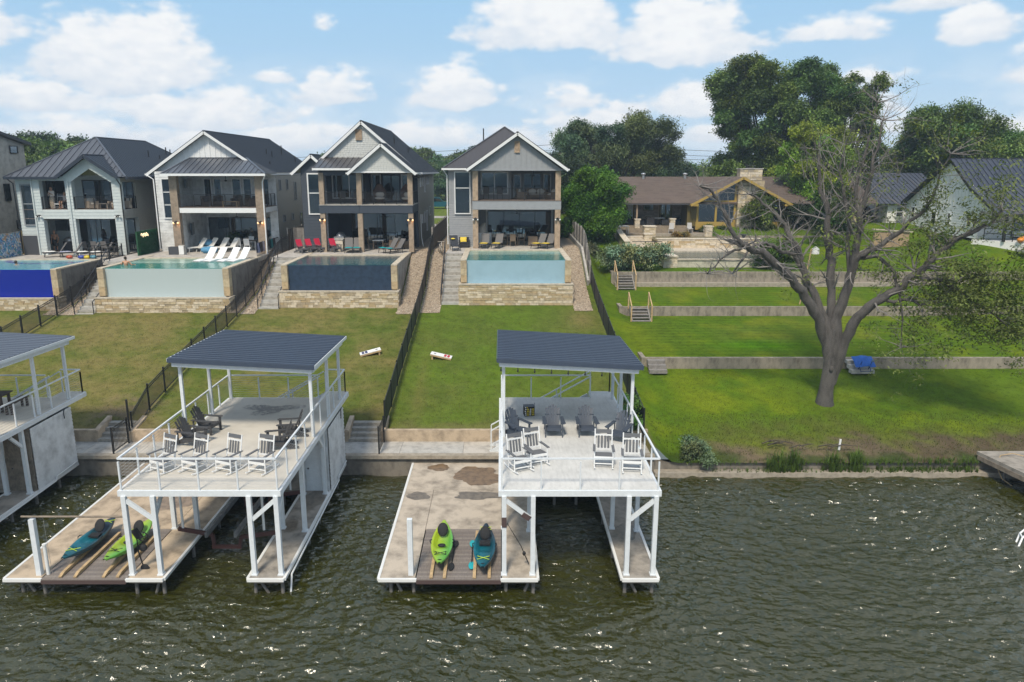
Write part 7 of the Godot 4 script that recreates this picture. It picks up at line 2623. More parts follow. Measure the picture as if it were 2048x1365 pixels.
func surface_net(bones: Array, cell: float, paint: Callable) -> Shape:
	var lo := Vector3.ONE * 99
	var hi := -lo
	for b: Array in bones:
		for i in 2:
			lo = lo.min(b[i] - Vector3.ONE * (maxf(b[2], b[3]) + cell * 2))
			hi = hi.max(b[i] + Vector3.ONE * (maxf(b[2], b[3]) + cell * 2))
	var n := Vector3i(((hi - lo) / cell).ceil()) + Vector3i.ONE
	var f := PackedFloat32Array()
	f.resize(n.x * n.y * n.z)
	for z in n.z:
		for y in n.y:
			for x in n.x:
				f[x + n.x * (y + n.y * z)] = skin_field(lo + Vector3(x, y, z) * cell, bones)
	var s := Shape.new()
	var id := {}
	for z in n.z - 1:
		for y in n.y - 1:
			for x in n.x - 1:
				var sum := Vector3.ZERO
				var c := 0
				for e in [[0, 1], [2, 3], [4, 5], [6, 7], [0, 2], [1, 3], [4, 6], [5, 7], [0, 4], [1, 5], [2, 6], [3, 7]]:
					var pa := Vector3i(e[0] & 1, (e[0] >> 1) & 1, e[0] >> 2)
					var pb := Vector3i(e[1] & 1, (e[1] >> 1) & 1, e[1] >> 2)
					var va := f[x + pa.x + n.x * (y + pa.y + n.y * (z + pa.z))]
					var vb := f[x + pb.x + n.x * (y + pb.y + n.y * (z + pb.z))]
					if (va < 0) != (vb < 0):
						sum += Vector3(pa).lerp(Vector3(pb), va / (va - vb))
						c += 1
				if c:
					var p := lo + (Vector3(x, y, z) + sum / c) * cell
					id[Vector3i(x, y, z)] = s.v.size()
					s.v.append(p)
					var g := Vector3(skin_field(p + Vector3(0.006, 0, 0), bones) - skin_field(p - Vector3(0.006, 0, 0), bones), skin_field(p + Vector3(0, 0.006, 0), bones) - skin_field(p - Vector3(0, 0.006, 0), bones), skin_field(p + Vector3(0, 0, 0.006), bones) - skin_field(p - Vector3(0, 0, 0.006), bones))
					s.n.append(g.normalized())
					s.c.append(paint.call(p))
					s.t.append(Vector2.ZERO)
	for key: Vector3i in id:
		for ax in 3:
			var u := [Vector3i(0, 1, 0), Vector3i(0, 0, 1), Vector3i(1, 0, 0)][ax] as Vector3i
			var w := [Vector3i(0, 0, 1), Vector3i(1, 0, 0), Vector3i(0, 1, 0)][ax] as Vector3i
			var along := [Vector3i(1, 0, 0), Vector3i(0, 1, 0), Vector3i(0, 0, 1)][ax] as Vector3i
			var q := key + along
			if q.x >= n.x or q.y >= n.y or q.z >= n.z:
				continue
			var va := f[key.x + n.x * (key.y + n.y * key.z)]
			var vb := f[q.x + n.x * (q.y + n.y * q.z)]
			if (va < 0) == (vb < 0):
				continue
			if not (id.has(key - u) and id.has(key - w) and id.has(key - u - w)):
				continue
			var a: int = id[key]
			var b: int = id[key - u]
			var c: int = id[key - u - w]
			var d: int = id[key - w]
			for j in ([a, c, b, a, d, c] if va < 0 else [a, b, c, a, c, d]):
				s.ix.append(j)
	return s
func hand_bones(wrist: Vector3, dir: Vector3, side: Vector3) -> Array:
	var out := []
	var d := dir.normalized()
	var sd := (side - d * side.dot(d)).normalized()
	var front := d.cross(sd)
	out.append([wrist, wrist + d * 0.085, 0.03, 0.036])
	for i in 4:
		var base := wrist + d * 0.085 + sd * (i - 1.5) * 0.021
		var l: float = [0.07, 0.08, 0.075, 0.058][i]
		var mid := base + d * l * 0.55 + front * 0.012
		out.append([base, mid, 0.0095, 0.009])
		out.append([mid, mid + d * l * 0.35 + front * 0.03, 0.009, 0.0075])
	out.append([wrist + d * 0.03 + sd * 0.03, wrist + d * 0.075 + sd * 0.062 + front * 0.02, 0.011, 0.009])
	return out
func head_bones(neck: Vector3, top: Vector3, face: Vector3) -> Array:
	var up := (top - neck).normalized()
	var c := neck.lerp(top, 0.6)
	return [[neck, neck.lerp(top, 0.4), 0.052, 0.055], [c - up * 0.045 + face * 0.02, c + up * 0.045, 0.075, 0.092], [c - up * 0.075 + face * 0.05, c - up * 0.06 + face * 0.06, 0.04, 0.04], [c - up * 0.005 + face * 0.1, c - up * 0.03 + face * 0.118, 0.011, 0.014],
		[c + face.cross(up) * 0.088, c + face.cross(up) * 0.093 - up * 0.02, 0.02, 0.016], [c - face.cross(up) * 0.088, c - face.cross(up) * 0.093 - up * 0.02, 0.02, 0.016]]
func build_person(label: String, at: Vector3, turn: float, j: Dictionary, wear: Array, hair_colour: Color, long_hair: bool) -> Node3D:
	var t := thing("person", label, "person", at, turn)
	var skin := Color(0.44, 0.24, 0.15)
	var bones := []
	bones.append([j.hip, j.waist, 0.115 * j.k, 0.1 * j.k])
	bones.append([j.waist, j.chest, 0.1 * j.k, 0.13 * j.k])
	bones.append([j.chest, j.neck, 0.12 * j.k, 0.055])
	for s: String in ["l", "r"]:
		bones.append([j.chest + Vector3(0, 0.06, 0), j["sh" + s], 0.09, 0.058])
		bones.append([j["sh" + s], j["el" + s], 0.055 * j.k, 0.042])
		bones.append([j["el" + s], j["ha" + s], 0.042, 0.03])
		if j.has("kn" + s):
			bones.append([j.hip, j["th" + s], 0.11 * j.k, 0.09 * j.k])
			bones.append([j["th" + s], j["kn" + s], 0.088 * j.k, 0.056])
			bones.append([j["kn" + s], j["an" + s], 0.055, 0.036])
			bones.append([j["an" + s], j["an" + s] + Vector3(0, -0.045, 0.14), 0.04, 0.03])
		bones.append_array(hand_bones(j["ha" + s], j["ha" + s] - j["el" + s], Vector3(0.3, 0, 1)))
	bones.append_array(head_bones(j.neck, j.top, j.face))
	var eyes: Vector3 = j.neck.lerp(j.top, 0.6) + j.face * 0.088 + Vector3(0, 0.012, 0)
	var sideways: Vector3 = j.face.cross(Vector3.UP)
	var mouth: Vector3 = j.neck.lerp(j.top, 0.6) + j.face * 0.092 - Vector3(0, 0.06, 0)
	put("body", surface_net(bones, 0.021, func(p: Vector3) -> Color:
		if (p - eyes - sideways * 0.032).length() < 0.014 or (p - eyes + sideways * 0.032).length() < 0.014:
			return Color(0.04, 0.025, 0.02)
		if absf((p - mouth).dot(sideways)) < 0.026 and (p - mouth).length() < 0.03:
			return Color(0.32, 0.10, 0.08)
		return skin), M.skin, t)
	var c: Vector3 = j.neck.lerp(j.top, 0.62)
	var hair := [[c - j.face * 0.018 + Vector3(0, 0.035, 0), c - j.face * 0.03, 0.098, 0.094]]
	if long_hair:
		hair.append([c - j.face * 0.06, j.neck - j.face * 0.07 - Vector3(0, 0.08, 0), 0.085, 0.05])
	put("hair", surface_net(hair, 0.021, func(_p: Vector3) -> Color: return hair_colour), M.skin, t)
	for w: Array in wear:
		var over := []
		for b: Array in w[1]:
			over.append([b[0], b[1], b[2] + w[2], b[3] + w[2]])
		put(w[0], surface_net(over, 0.024, w[3]), M.skin, t)
	return t
func standing(k: float, h: float) -> Dictionary:
	var j := {"k": k, "hip": Vector3(0, 0.52 * h, 0), "waist": Vector3(0, 0.61 * h, 0.005), "chest": Vector3(0, 0.73 * h, 0), "neck": Vector3(0, 0.845 * h, 0), "top": Vector3(0, h, 0.01), "face": Vector3(0, 0, 1)}
	for s: Array in [["l", -1.0], ["r", 1.0]]:
		j["sh" + s[0]] = Vector3(s[1] * 0.17 * k, 0.8 * h, 0)
		j["el" + s[0]] = Vector3(s[1] * 0.22 * k, 0.62 * h, -0.02)
		j["ha" + s[0]] = Vector3(s[1] * 0.24 * k, 0.48 * h, 0.06)
		j["th" + s[0]] = Vector3(s[1] * 0.085 * k, 0.48 * h, 0)
		j["kn" + s[0]] = Vector3(s[1] * 0.09 * k, 0.27 * h, 0.015)
		j["an" + s[0]] = Vector3(s[1] * 0.09 * k, 0.045 * h, -0.02)
	return j
func build_people() -> void:
	var black := func(_p: Vector3) -> Color: return Color(0.012, 0.014, 0.015)
	var j := standing(1.05, 1.78)
	j.face = Vector3(-0.5, -0.1, 0.85).normalized()
	j.elr = Vector3(0.26, 1.12, 0.02)
	j.har = Vector3(0.2, 0.92, 0.16)
	j.knl = Vector3(-0.12, 0.48, 0.12)
	j.anl = Vector3(-0.13, 0.09, 0.16)
	var legs := [[j.hip, j.waist - Vector3(0, 0.07, 0), 0.12, 0.11], [j.hip, j.thl, 0.12, 0.1], [j.hip, j.thr, 0.12, 0.1], [j.thl, j.thl.lerp(j.knl, 0.75), 0.1, 0.09], [j.thr, j.thr.lerp(j.knr, 0.75), 0.1, 0.09]]
	build_person("shirtless man in dark swim shorts standing beside the grill of the pale house", V(-36.1, 6.88, 60.2), 0.5, j, [["swim_shorts", legs, 0.018, black]], Color(0.02, 0.014, 0.01), false)
	j = standing(0.9, 1.62)
	j.face = Vector3(0.1, -0.3, -0.95).normalized()
	j.top = Vector3(0, 1.58, -0.08)
	j.ell = Vector3(-0.24, 1.04, -0.08)
	j.hal = Vector3(-0.1, 1.08, -0.26)
	j.elr = Vector3(0.24, 1.04, -0.08)
	j.har = Vector3(0.08, 1.08, -0.26)
	var dress := [[j.chest, j.waist, 0.115, 0.1], [j.waist, j.hip, 0.105, 0.15], [j.hip, j.hip - Vector3(0, 0.3, 0), 0.16, 0.2]]
	build_person("woman with dark hair in a white dress with blue stripes by the loungers", V(-34.0, 6.88, 59.6), 0.15, j, [["dress", dress, 0.02, func(p: Vector3) -> Color:
		return Color(0.12, 0.2, 0.42) if fmod(p.y + 2.0, 0.12) < 0.04 else Color(0.72, 0.74, 0.78)]], Color(0.012, 0.009, 0.008), true)
	j = standing(0.92, 1.66)
	j.elr = Vector3(0.24, 1.06, 0.06)
	j.har = Vector3(0.06, 1.2, 0.2)
	j.ell = Vector3(-0.24, 1.08, 0.05)
	j.hal = Vector3(-0.04, 1.16, 0.2)
	j.face = Vector3(0.4, -0.15, 0.9).normalized()
	var top := [[j.chest, j.waist, 0.13, 0.115], [j.chest + Vector3(0, 0.05, 0), j.shl, 0.1, 0.07], [j.chest + Vector3(0, 0.05, 0), j.shr, 0.1, 0.07], [j.shl, j.ell, 0.065, 0.055], [j.shr, j.elr, 0.065, 0.055]]
	var trousers := [[j.waist, j.hip, 0.1, 0.13], [j.hip, j.thl, 0.12, 0.11], [j.hip, j.thr, 0.12, 0.11], [j.thl, j.knl, 0.11, 0.1], [j.thr, j.knr, 0.11, 0.1], [j.knl, j.anl, 0.1, 0.11], [j.knr, j.anr, 0.1, 0.11]]
	build_person("woman in a pale top and patterned wide trousers standing on the pale house's balcony", V(-35.35, 10.42, 59.3), -0.2, j, [["top", top, 0.02, func(_p: Vector3) -> Color: return Color(0.62, 0.56, 0.5)], ["trousers", trousers, 0.02, func(p: Vector3) -> Color:
		return Color(0.22, 0.17, 0.13) if sin(p.x * 70.0) * sin(p.y * 55.0 + p.x * 20.0) > 0.25 else Color(0.55, 0.46, 0.36)]], Color(0.03, 0.015, 0.01), true)
	j = standing(0.9, 1.62)
	for key: String in ["hip", "waist", "chest", "neck", "top", "shl", "shr", "ell", "elr", "hal", "har", "thl", "thr"]:
		j[key] = j[key] - Vector3(0, 0.35, 0)
	for s: Array in [["l", -1.0], ["r", 1.0]]:
		j["kn" + s[0]] = Vector3(s[1] * 0.12, 0.5, 0.42)
		j["an" + s[0]] = Vector3(s[1] * 0.12, 0.09, 0.44)
		j["ha" + s[0]] = Vector3(s[1] * 0.12, 0.6, 0.28)
	var shirt := [[j.chest, j.waist, 0.125, 0.11], [j.waist, j.hip, 0.11, 0.12], [j.chest + Vector3(0, 0.05, 0), j.shl, 0.09, 0.07], [j.chest + Vector3(0, 0.05, 0), j.shr, 0.09, 0.07]]
	var shorts := [[j.hip, j.thl, 0.115, 0.1], [j.hip, j.thr, 0.115, 0.1], [j.thl, j.thl.lerp(j.knl, 0.8), 0.1, 0.08], [j.thr, j.thr.lerp(j.knr, 0.8), 0.1, 0.08]]
	build_person("seated guest in a pale patterned top and black shorts on the pale house's balcony", V(-34.45, 10.42, 59.5), -0.4, j, [["shirt", shirt, 0.02, func(p: Vector3) -> Color:
		return Color(0.55, 0.4, 0.38) if sin(p.x * 80.0) * sin(p.y * 60.0) > 0.3 else Color(0.66, 0.6, 0.58)], ["shorts", shorts, 0.02, black]], Color(0.02, 0.012, 0.01), true)
	j = standing(1.1, 1.8)
	for key: String in ["hip", "waist", "chest", "neck", "top", "shl", "shr", "ell", "elr", "hal", "har"]:
		j[key] = j[key] - Vector3(0, 1.14, 0)
	j.face = Vector3(0.1, 0, -1).normalized()
	j.ell = Vector3(-0.36, 0.1, -0.12)
	j.hal = Vector3(-0.48, 0.12, -0.3)
	j.elr = Vector3(0.36, 0.08, -0.05)
	j.har = Vector3(0.42, 0.06, -0.28)
	for key in ["knl", "knr", "thl", "thr", "anl", "anr"]:
		j.erase(key)
	build_person("bare shouldered man standing in the grey-white pool at its left edge", V(-26.0, 6.92, 51.2), 0.0, j, [], Color(0.03, 0.02, 0.014), false)
	j = standing(0.95, 1.7)
	for key: String in ["hip", "waist", "chest", "neck", "top", "shl", "shr", "ell", "elr", "hal", "har"]:
		j[key] = j[key] - Vector3(0, 1.4, 0)
	j.face = Vector3(0.2, 0, -1).normalized()
	for key in ["knl", "knr", "thl", "thr", "anl", "anr"]:
		j.erase(key)
	build_person("swimmer with only a dark wet head above the bright blue pool", V(-34.4, 6.84, 52.4), 0.0, j, [], Color(0.02, 0.016, 0.014), false)
func soft_block(called: String, label: String, cat: String, at: Vector3, e: Vector3, m: Material, turn := 0.0, group := "", part := "body") -> Node3D:
	var t := thing(called, label, cat, at, turn, group)
	var s := Shape.new()
	var rows := []
	for side in 2:
		rows = []
		for i in 9:
			var row := []
			for j in 9:
				var u := i / 8.0 - 0.5
				var v := j / 8.0 - 0.5
				var edge := (1.0 - pow(absf(u) * 2, 4.0)) * (1.0 - pow(absf(v) * 2, 4.0))
				row.append(Vector3(v * e.x, (e.y * 0.5 * edge + 0.01 * sin(u * 21.0 + v * 13.0) * edge) * (1 if side == 0 else -1) + e.y * 0.5, -u * e.z))
			rows.append(row)
		if side == 1:
			rows.reverse()
		s.net(rows)
	put(part, s, m, t)
	return t
func build_cornhole(label: String, at: Vector3, turn: float, patch: Color) -> void:
	var t := thing("cornhole_board", label, "game board", at, turn, "cornhole boards on the lawns")
	var tilt := Basis(Vector3.BACK, 0.21)  # low end at -x
	var s := Shape.new()
	s.box(Vector3(0, 0.2, 0), Vector3(1.22, 0.03, 0.6), tilt)
	put("board", s, M.white_paint, t)
	s = Shape.new()
	for k in [-1, 1]:
		s.box(Vector3(0, 0.2, 0) + tilt * Vector3(0, -0.06, k * 0.29), Vector3(1.215, 0.09, 0.022), tilt)
	s.box(Vector3(0, 0.2, 0) + tilt * Vector3(0.6, -0.06, 0), Vector3(0.022, 0.09, 0.55), tilt)
	s.box(Vector3(0, 0.2, 0) + tilt * Vector3(-0.6, -0.06, 0), Vector3(0.022, 0.09, 0.55), tilt)
	put("frame", s, M.pine, t)
	for k in [-1, 1]:
		s = Shape.new()
		s.box(Vector3(0.5, 0.12, k * 0.25), Vector3(0.08, 0.26, 0.04))
		put("leg", s, M.pine, t)
	s = Shape.new()
	s.rod(Vector3(0, 0.2, 0) + tilt * Vector3(0.38, 0.014, 0), Vector3(0, 0.2, 0) + tilt * Vector3(0.38, 0.019, 0), 0.075, 16)
	put("hole", s, M.black_metal, t)
	var m := mat("patch_%d" % int(patch.r * 1000), patch, 0.6)
	for i in 2:
		s = Shape.new()
		s.box(Vector3(0, 0.2, 0) + tilt * Vector3(-0.42 + i * 0.19, 0.0165, 0), Vector3(0.14, 0.003, 0.5), tilt)
		put("bean_bag_mark", s, m, t)
func build_things() -> void:
	var s: Shape
	var t: Node3D
	build_kayak("green", "lime green kayak with a black seat on the right dock's grey deck boards", V(-2.02, 0.72, 23.1), 0.02)
	build_kayak("teal", "dark teal kayak next to a turquoise paddle on the right dock", V(-0.56, 0.72, 22.85), -0.02)
	build_kayak("teal", "dark teal kayak at the open left side of the left dock's deck boards", V(-14.22, 0.72, 23.4), -0.06)
	build_kayak("green", "lime green kayak behind the corner column of the left dock", V(-12.8, 0.72, 23.3), -0.06)
	for e: Array in [[-2.25, 0.62, 21.45, 24.2, "skid under the left side of the right dock's green kayak"], [-1.82, 0.62, 21.45, 24.2, "skid under the right side of the right dock's green kayak"], [-0.86, 0.62, 21.45, 24.5, "skid beside the turquoise paddle of the right dock"], [-0.38, 0.62, 21.45, 24.2, "skid under the right side of the right dock's teal kayak"], [-14.2, 0.62, 21.5, 24.4, "leftmost skid on the left dock, under the teal kayak"], [-13.72, 0.62, 21.5, 24.4, "skid just right of the left dock's teal kayak"], [-12.8, 0.62, 21.5, 24.4, "skid under the front of the left dock's green kayak"], [-12.35, 0.62, 21.5, 24.2, "skid right of the left dock's green kayak beside the column"]]:
		build_skid("pale timber " + e[4], e[0], e[1], e[2], e[3])
	build_paddle("turquoise bladed paddle lying beside the teal kayak on the right dock", V(-1.0, 0.66, 23.9), V(-0.97, 0.66, 21.95), M.turquoise)
	build_paddle("black paddle half under the right side of the green kayak on the right dock", V(-1.58, 0.65, 23.9), V(-1.66, 0.65, 21.9), M.black_cloth)
	t = thing("pedal_drive", "black kayak pedal drive with a fan hung on the left dock's corner column", "pedal drive", V(-11.78, 1.6, 22.1))
	s = Shape.new()
	var pts := []
	var rr := []
	for i in 13:
		pts.append(Vector3(0.08 + cos(TAU * i / 12) * 0.16, 0.15 + sin(TAU * i / 12) * 0.16, 0))
		rr.append(0.018)
	s.tube(pts, rr, 6, false)
	for i in 5:
		s.rod(Vector3(0.08, 0.15, 0), Vector3(0.08 + cos(TAU * i / 5) * 0.15, 0.15 + sin(TAU * i / 5) * 0.15, 0), 0.012, 5)
	s.box(Vector3(-0.1, 0.25, 0), Vector3(0.22, 0.36, 0.06), Basis(Vector3.BACK, 0.5))
	s.ball(Vector3(0.05, -0.25, 0), Vector3(0.14, 0.13, 0.09))
	s.tube([Vector3(-0.12, 0.1, 0), Vector3(-0.1, -0.4, 0.02), Vector3(0.0, -0.9, 0.02)], [0.02, 0.02, 0.02], 6)
	s.ball(Vector3(0.05, -0.98, 0.02), Vector3(0.15, 0.15, 0.05))
	put("drive", s, M.black_cloth, t)
	t = thing("boat_hook", "thin black rod with a reel leaning inside the right dock's front corner", "fishing rod", V(0.2, 0.62, 21.9))
	s = Shape.new()
	s.tube([Vector3(0.0, 1.75, 0.1), Vector3(0.45, 0.8, -0.2), Vector3(0.72, 0.06, -0.35)], [0.008, 0.013, 0.018], 6)
	s.ball(Vector3(0.56, 0.5, -0.24), Vector3(0.06, 0.08, 0.05))
	put("rod", s, M.black_metal, t)
	var spill := func(called: String, label: String, x: float, d: float, w: float, l: float, y: float, m: Material, sd: int) -> void:
		var r := FastNoiseLite.new()
		r.seed = sd
		r.frequency = 0.7
		r.fractal_octaves = 2
		var poly := PackedVector2Array()
		for i in 64:
			var a := TAU * i / 64
			var k := 0.9 + 0.4 * r.get_noise_2d(cos(a) * 0.8, sin(a) * 0.8) + 0.08 * r.get_noise_2d(cos(a) * 4, sin(a) * 4)
			poly.append(Vector2(x + cos(a) * w * k, -d + sin(a) * l * k))
		var q := Shape.new()
		flat(q, poly, func(p: Vector2) -> Vector3: return Vector3(p.x, y, p.y))
		var o := put(called, q, m)
		tag(o, label, "puddle" if called == "puddle" else "stain", "wet patches on the docks")
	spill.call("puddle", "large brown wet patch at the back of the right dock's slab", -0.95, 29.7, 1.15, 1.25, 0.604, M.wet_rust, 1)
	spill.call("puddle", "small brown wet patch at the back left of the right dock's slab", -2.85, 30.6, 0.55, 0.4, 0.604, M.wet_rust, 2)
	spill.call("puddle", "long damp patch across the middle of the right dock's slab", -0.9, 27.7, 1.15, 0.42, 0.6045, M.wet_stone, 3)
	spill.call("puddle", "oval damp patch on the right dock's outer strip", -3.35, 27.7, 0.5, 0.42, 0.604, M.wet_stone, 4)
	spill.call("puddle", "olive puddle on the left dock's right pier by the column", -7.45, 27.2, 0.42, 0.9, 0.604, M.wet_stone, 5)
	spill.call("puddle", "smaller olive puddle on the left dock's right pier", -7.8, 25.0, 0.3, 0.55, 0.604, M.wet_stone, 6)
	spill.call("puddle", "damp patch on the right pier of the right dock", 4.5, 24.6, 0.4, 0.7, 0.604, M.wet_stone, 7)
	spill.call("puddle", "dark puddle at the back of the right dock's right pier", 4.3, 28.9, 0.5, 0.9, 0.604, M.wet_stone, 8)
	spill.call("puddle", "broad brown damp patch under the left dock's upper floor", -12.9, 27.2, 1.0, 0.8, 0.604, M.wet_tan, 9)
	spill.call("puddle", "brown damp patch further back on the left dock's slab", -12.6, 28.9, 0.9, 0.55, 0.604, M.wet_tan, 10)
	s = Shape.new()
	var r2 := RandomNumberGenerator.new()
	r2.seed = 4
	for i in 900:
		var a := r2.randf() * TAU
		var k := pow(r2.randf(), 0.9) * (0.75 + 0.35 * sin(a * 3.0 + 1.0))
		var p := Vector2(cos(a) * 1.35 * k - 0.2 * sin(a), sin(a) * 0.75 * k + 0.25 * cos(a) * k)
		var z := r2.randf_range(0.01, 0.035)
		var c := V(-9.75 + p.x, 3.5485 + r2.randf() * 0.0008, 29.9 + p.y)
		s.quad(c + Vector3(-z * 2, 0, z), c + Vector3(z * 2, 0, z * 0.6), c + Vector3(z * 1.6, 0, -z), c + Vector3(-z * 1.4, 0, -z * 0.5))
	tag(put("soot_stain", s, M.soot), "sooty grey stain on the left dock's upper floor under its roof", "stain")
	var a := make_adirondack(M.charcoal_poly, "charcoal adirondack chair")
	var slate := make_adirondack(M.slate_poly, "slate blue adirondack chair")
	var y := 3.548
	var put_adi := func(src: Node3D, first: bool, x: float, d: float, turn: float, label: String, group: String) -> void:
		if first:
			src.position = V(x, y, d)
			src.rotation.y = turn
			src.set_meta("label", label)
			src.set_meta("group", group)
		else:
			dup(src, V(x, y, d), turn, label, group)
	put_adi.call(a, true, -11.35, 25.75, 1.25, "dark grey adirondack chair at the left rail of the left dock, the nearer one", "adirondack chairs on the left dock")
	put_adi.call(a, false, -11.3, 27.05, 1.35, "dark grey adirondack chair by the left dock's left roof posts, the farther one", "adirondack chairs on the left dock")
	put_adi.call(a, false, -8.1, 25.35, -1.25, "dark grey adirondack chair at the left dock's right rail, nearer one", "adirondack chairs on the left dock")
	put_adi.call(a, false, -8.05, 26.65, -1.35, "dark grey adirondack chair at the left dock's right rail, farther one", "adirondack chairs on the left dock")
	put_adi.call(slate, true, 0.62, 26.55, 0.6, "slate blue adirondack chair turned right, at the right dock's left rail", "adirondack chairs on the right dock")
	put_adi.call(slate, false, 2.0, 26.8, 0.0, "slate blue adirondack chair facing the water left of the middle on the right dock", "adirondack chairs on the right dock")
	put_adi.call(slate, false, 3.27, 26.8, 0.0, "slate blue adirondack chair facing the water right of the middle on the right dock", "adirondack chairs on the right dock")
	put_adi.call(slate, false, 4.42, 26.2, -0.5, "slate blue adirondack chair turned left at the right rail of the right dock", "adirondack chairs on the right dock")
	var rk := make_rocker("white rocking chair")
	var first_rock := true
	for e: Array in [[-11.35, 23.3, -0.45, "white rocking chair with grey slats, first from the left on the left dock"], [-10.28, 23.3, -0.4, "white rocking chair with grey slats, second from the left on the left dock"], [-9.15, 23.3, -0.4, "white rocking chair with grey slats, third from the left on the left dock"], [-8.03, 23.25, -0.3, "white rocking chair with grey slats, right end of the left dock's row"], [0.62, 23.4, 0.45, "white rocking chair with grey slats, nearest the left front corner of the right dock"], [1.2, 23.95, 0.4, "white rocking chair with grey slats just behind the corner rocker of the right dock"], [3.5, 23.75, -0.1, "white rocking chair with grey slats, left of the right dock's right hand pair"], [4.4, 23.35, -0.12, "white rocking chair with grey slats, closest to the right rail of the right dock"]]:
		if first_rock:
			rk.position = V(e[0], y, e[1])
			rk.rotation.y = e[2]
			rk.set_meta("label", e[3])
			rk.set_meta("group", "rocking chairs facing the water")
			first_rock = false
		else:
			dup(rk, V(e[0], y, e[1]), e[2], e[3], "rocking chairs facing the water")
	t = thing("storage_crate", "small black and yellow patterned crate on the right dock's upper floor", "crate", V(1.15, y, 29.1), 0.15)
	s = Shape.new()
	s.box(Vector3(0, 0.2, 0), Vector3(0.42, 0.4, 0.34))
	put("box", s, M.black_cloth, t)
	for i in 26:
		s = Shape.new()
		s.box(Vector3(-0.17 + (i % 6) * 0.068 + r2.randf_range(-0.015, 0.015), 0.06 + int(i / 6) * 0.08, 0.171), Vector3(0.045, 0.045, 0.008), Basis(Vector3.BACK, r2.randf()))
		put("printed_patch", s, M.yellow_plastic if i % 3 else M.white_paint, t)
	s = Shape.new()
	s.box(Vector3(0, 0.405, 0), Vector3(0.44, 0.012, 0.36))
	s.rod(Vector3(0.2, 0.3, 0.1), Vector3(0.22, 0.55, 0.1), 0.012, 5)
	put("lid", s, M.slate_paint, t)
	t = thing("picnic_table", "dark brown wooden picnic table with benches on the far left boathouse", "table", V(-21.6, y, 29.6), 0.1)
	s = Shape.new()
	for i in 5:
		s.box(Vector3(0, 0.74, -0.34 + i * 0.17), Vector3(1.9, 0.04, 0.15))
	put("tabletop", s, M.brown_wood, t)
	for p in [[-0.8, -0.3], [0.8, -0.3], [-0.8, 0.3], [0.8, 0.3]]:
		s = Shape.new()
		s.box(Vector3(p[0], 0.36, p[1]), Vector3(0.09, 0.72, 0.09))
		put("leg", s, M.brown_wood, t)
	for e: Array in [[-21.7, 28.7, 0.1, "brown wooden bench on the water side of the picnic table"], [-20.35, 29.7, 1.67, "brown wooden bench at the right end of the picnic table"]]:
		t = thing("bench", e[3], "bench", V(e[0], y, e[1]), e[2], "benches at the picnic table")
		s = Shape.new()
		s.box(Vector3(0, 0.44, 0), Vector3(1.4, 0.05, 0.32))
		put("seat", s, M.brown_wood, t)
		for k in [-1, 1]:
			for z in [-0.1, 0.1]:
				s = Shape.new()
				s.box(Vector3(k * 0.6, 0.21, z), Vector3(0.08, 0.42, 0.08))
				put("leg", s, M.brown_wood, t)
	build_cornhole("white cornhole board with two blue marks on the lawn left of the screened fence", V(-7.6, land(-7.6, 41.75) - 0.02, 41.75), 0.27, Color(0.02, 0.025, 0.11))
	build_cornhole("white cornhole board with a red mark on the lawn right of the screened fence", V(-3.42, land(-3.42, 41.2) - 0.02, 41.2), PI - 0.06, Color(0.42, 0.01, 0.03))
	var f := 7.402
	var ch := make_chaise(M.black_metal, M.grey_sling, "grey chaise lounge")
	var chaise := func(src: Node3D, first: bool, x: float, fl: float, d: float, turn: float, label: String, group: String) -> void:
		if first:
			src.position = V(x, fl, d)
			src.rotation.y = turn
			src.set_meta("label", label)
			src.set_meta("group", group)
		else:
			dup(src, V(x, fl, d), turn, label, group)
	for i in 4:
		var e: Array = [[-1.3, 58.9, -0.1, "beside the left column"], [-0.25, 58.9, -0.25, "second from the left"], [3.05, 58.8, -0.55, "third from the left"], [3.75, 58.75, -0.5, "by the right column"]][i]
		chaise.call(ch, i == 0, e[0], f, e[1], e[2], "grey chaise lounge with a yellow towel on the grey house's patio, " + e[3], "lounge chairs behind the pale blue pool")
		var to := Vector3(sin(e[2]), 0, cos(e[2]))
		soft_block("towel", "yellow towel on the grey house's chaise " + e[3], "towel", V(e[0], f + 0.385, e[1]) + to * 0.55, Vector3(0.62, 0.07, 0.6), M.yellow_cloth, e[2], "yellow towels by the pale blue pool", "cloth")
	var bch := make_chaise(M.black_metal, M.navy_sling, "black chaise")
	chaise.call(bch, true, -3.55, f, 57.2, 0.2, "black slatted chaise lounge at the top of the grey house's stairs", "lounge chairs behind the pale blue pool")
	soft_block("towel", "folded pale yellow towel on the black chaise at the stairs", "towel", V(-3.75, f + 0.75, 57.75), Vector3(0.3, 0.12, 0.4), M.yellow_cloth, 0.4, "yellow towels by the pale blue pool", "cloth")
	var arm := make_armchair(M.black_wicker, M.navy_sling, "black armchair left of the grey house's left column", 0.8)
	arm.position = V(-2.95, f, 59.2)
	soft_block("towel", "yellow towel over the back of the black armchair", "towel", V(-3.0, f + 0.5, 59.25), Vector3(0.5, 0.1, 0.62), M.yellow_cloth, 0.0, "yellow towels by the pale blue pool", "cloth").rotation.x = 1.1
	var tb := make_table("dining_table", M.wicker, M.wicker, 0.95, 1.6, 0.74, "wicker dining table on the grey house's patio")
	tb.position = V(0.95, f, 61.3)
	var dc := make_dining_chair(M.wicker, "wicker chair")
	var spots := [[0.95, 60.1, PI, "at the near end of the grey house's table"], [0.2, 61.0, PI / 2, "left of the grey house's table, nearer"], [0.2, 61.7, PI / 2, "left of the grey house's table, farther"], [1.7, 61.0, -PI / 2, "right of the grey house's table, nearer"], [1.7, 61.7, -PI / 2, "right of the grey house's table, farther"]]
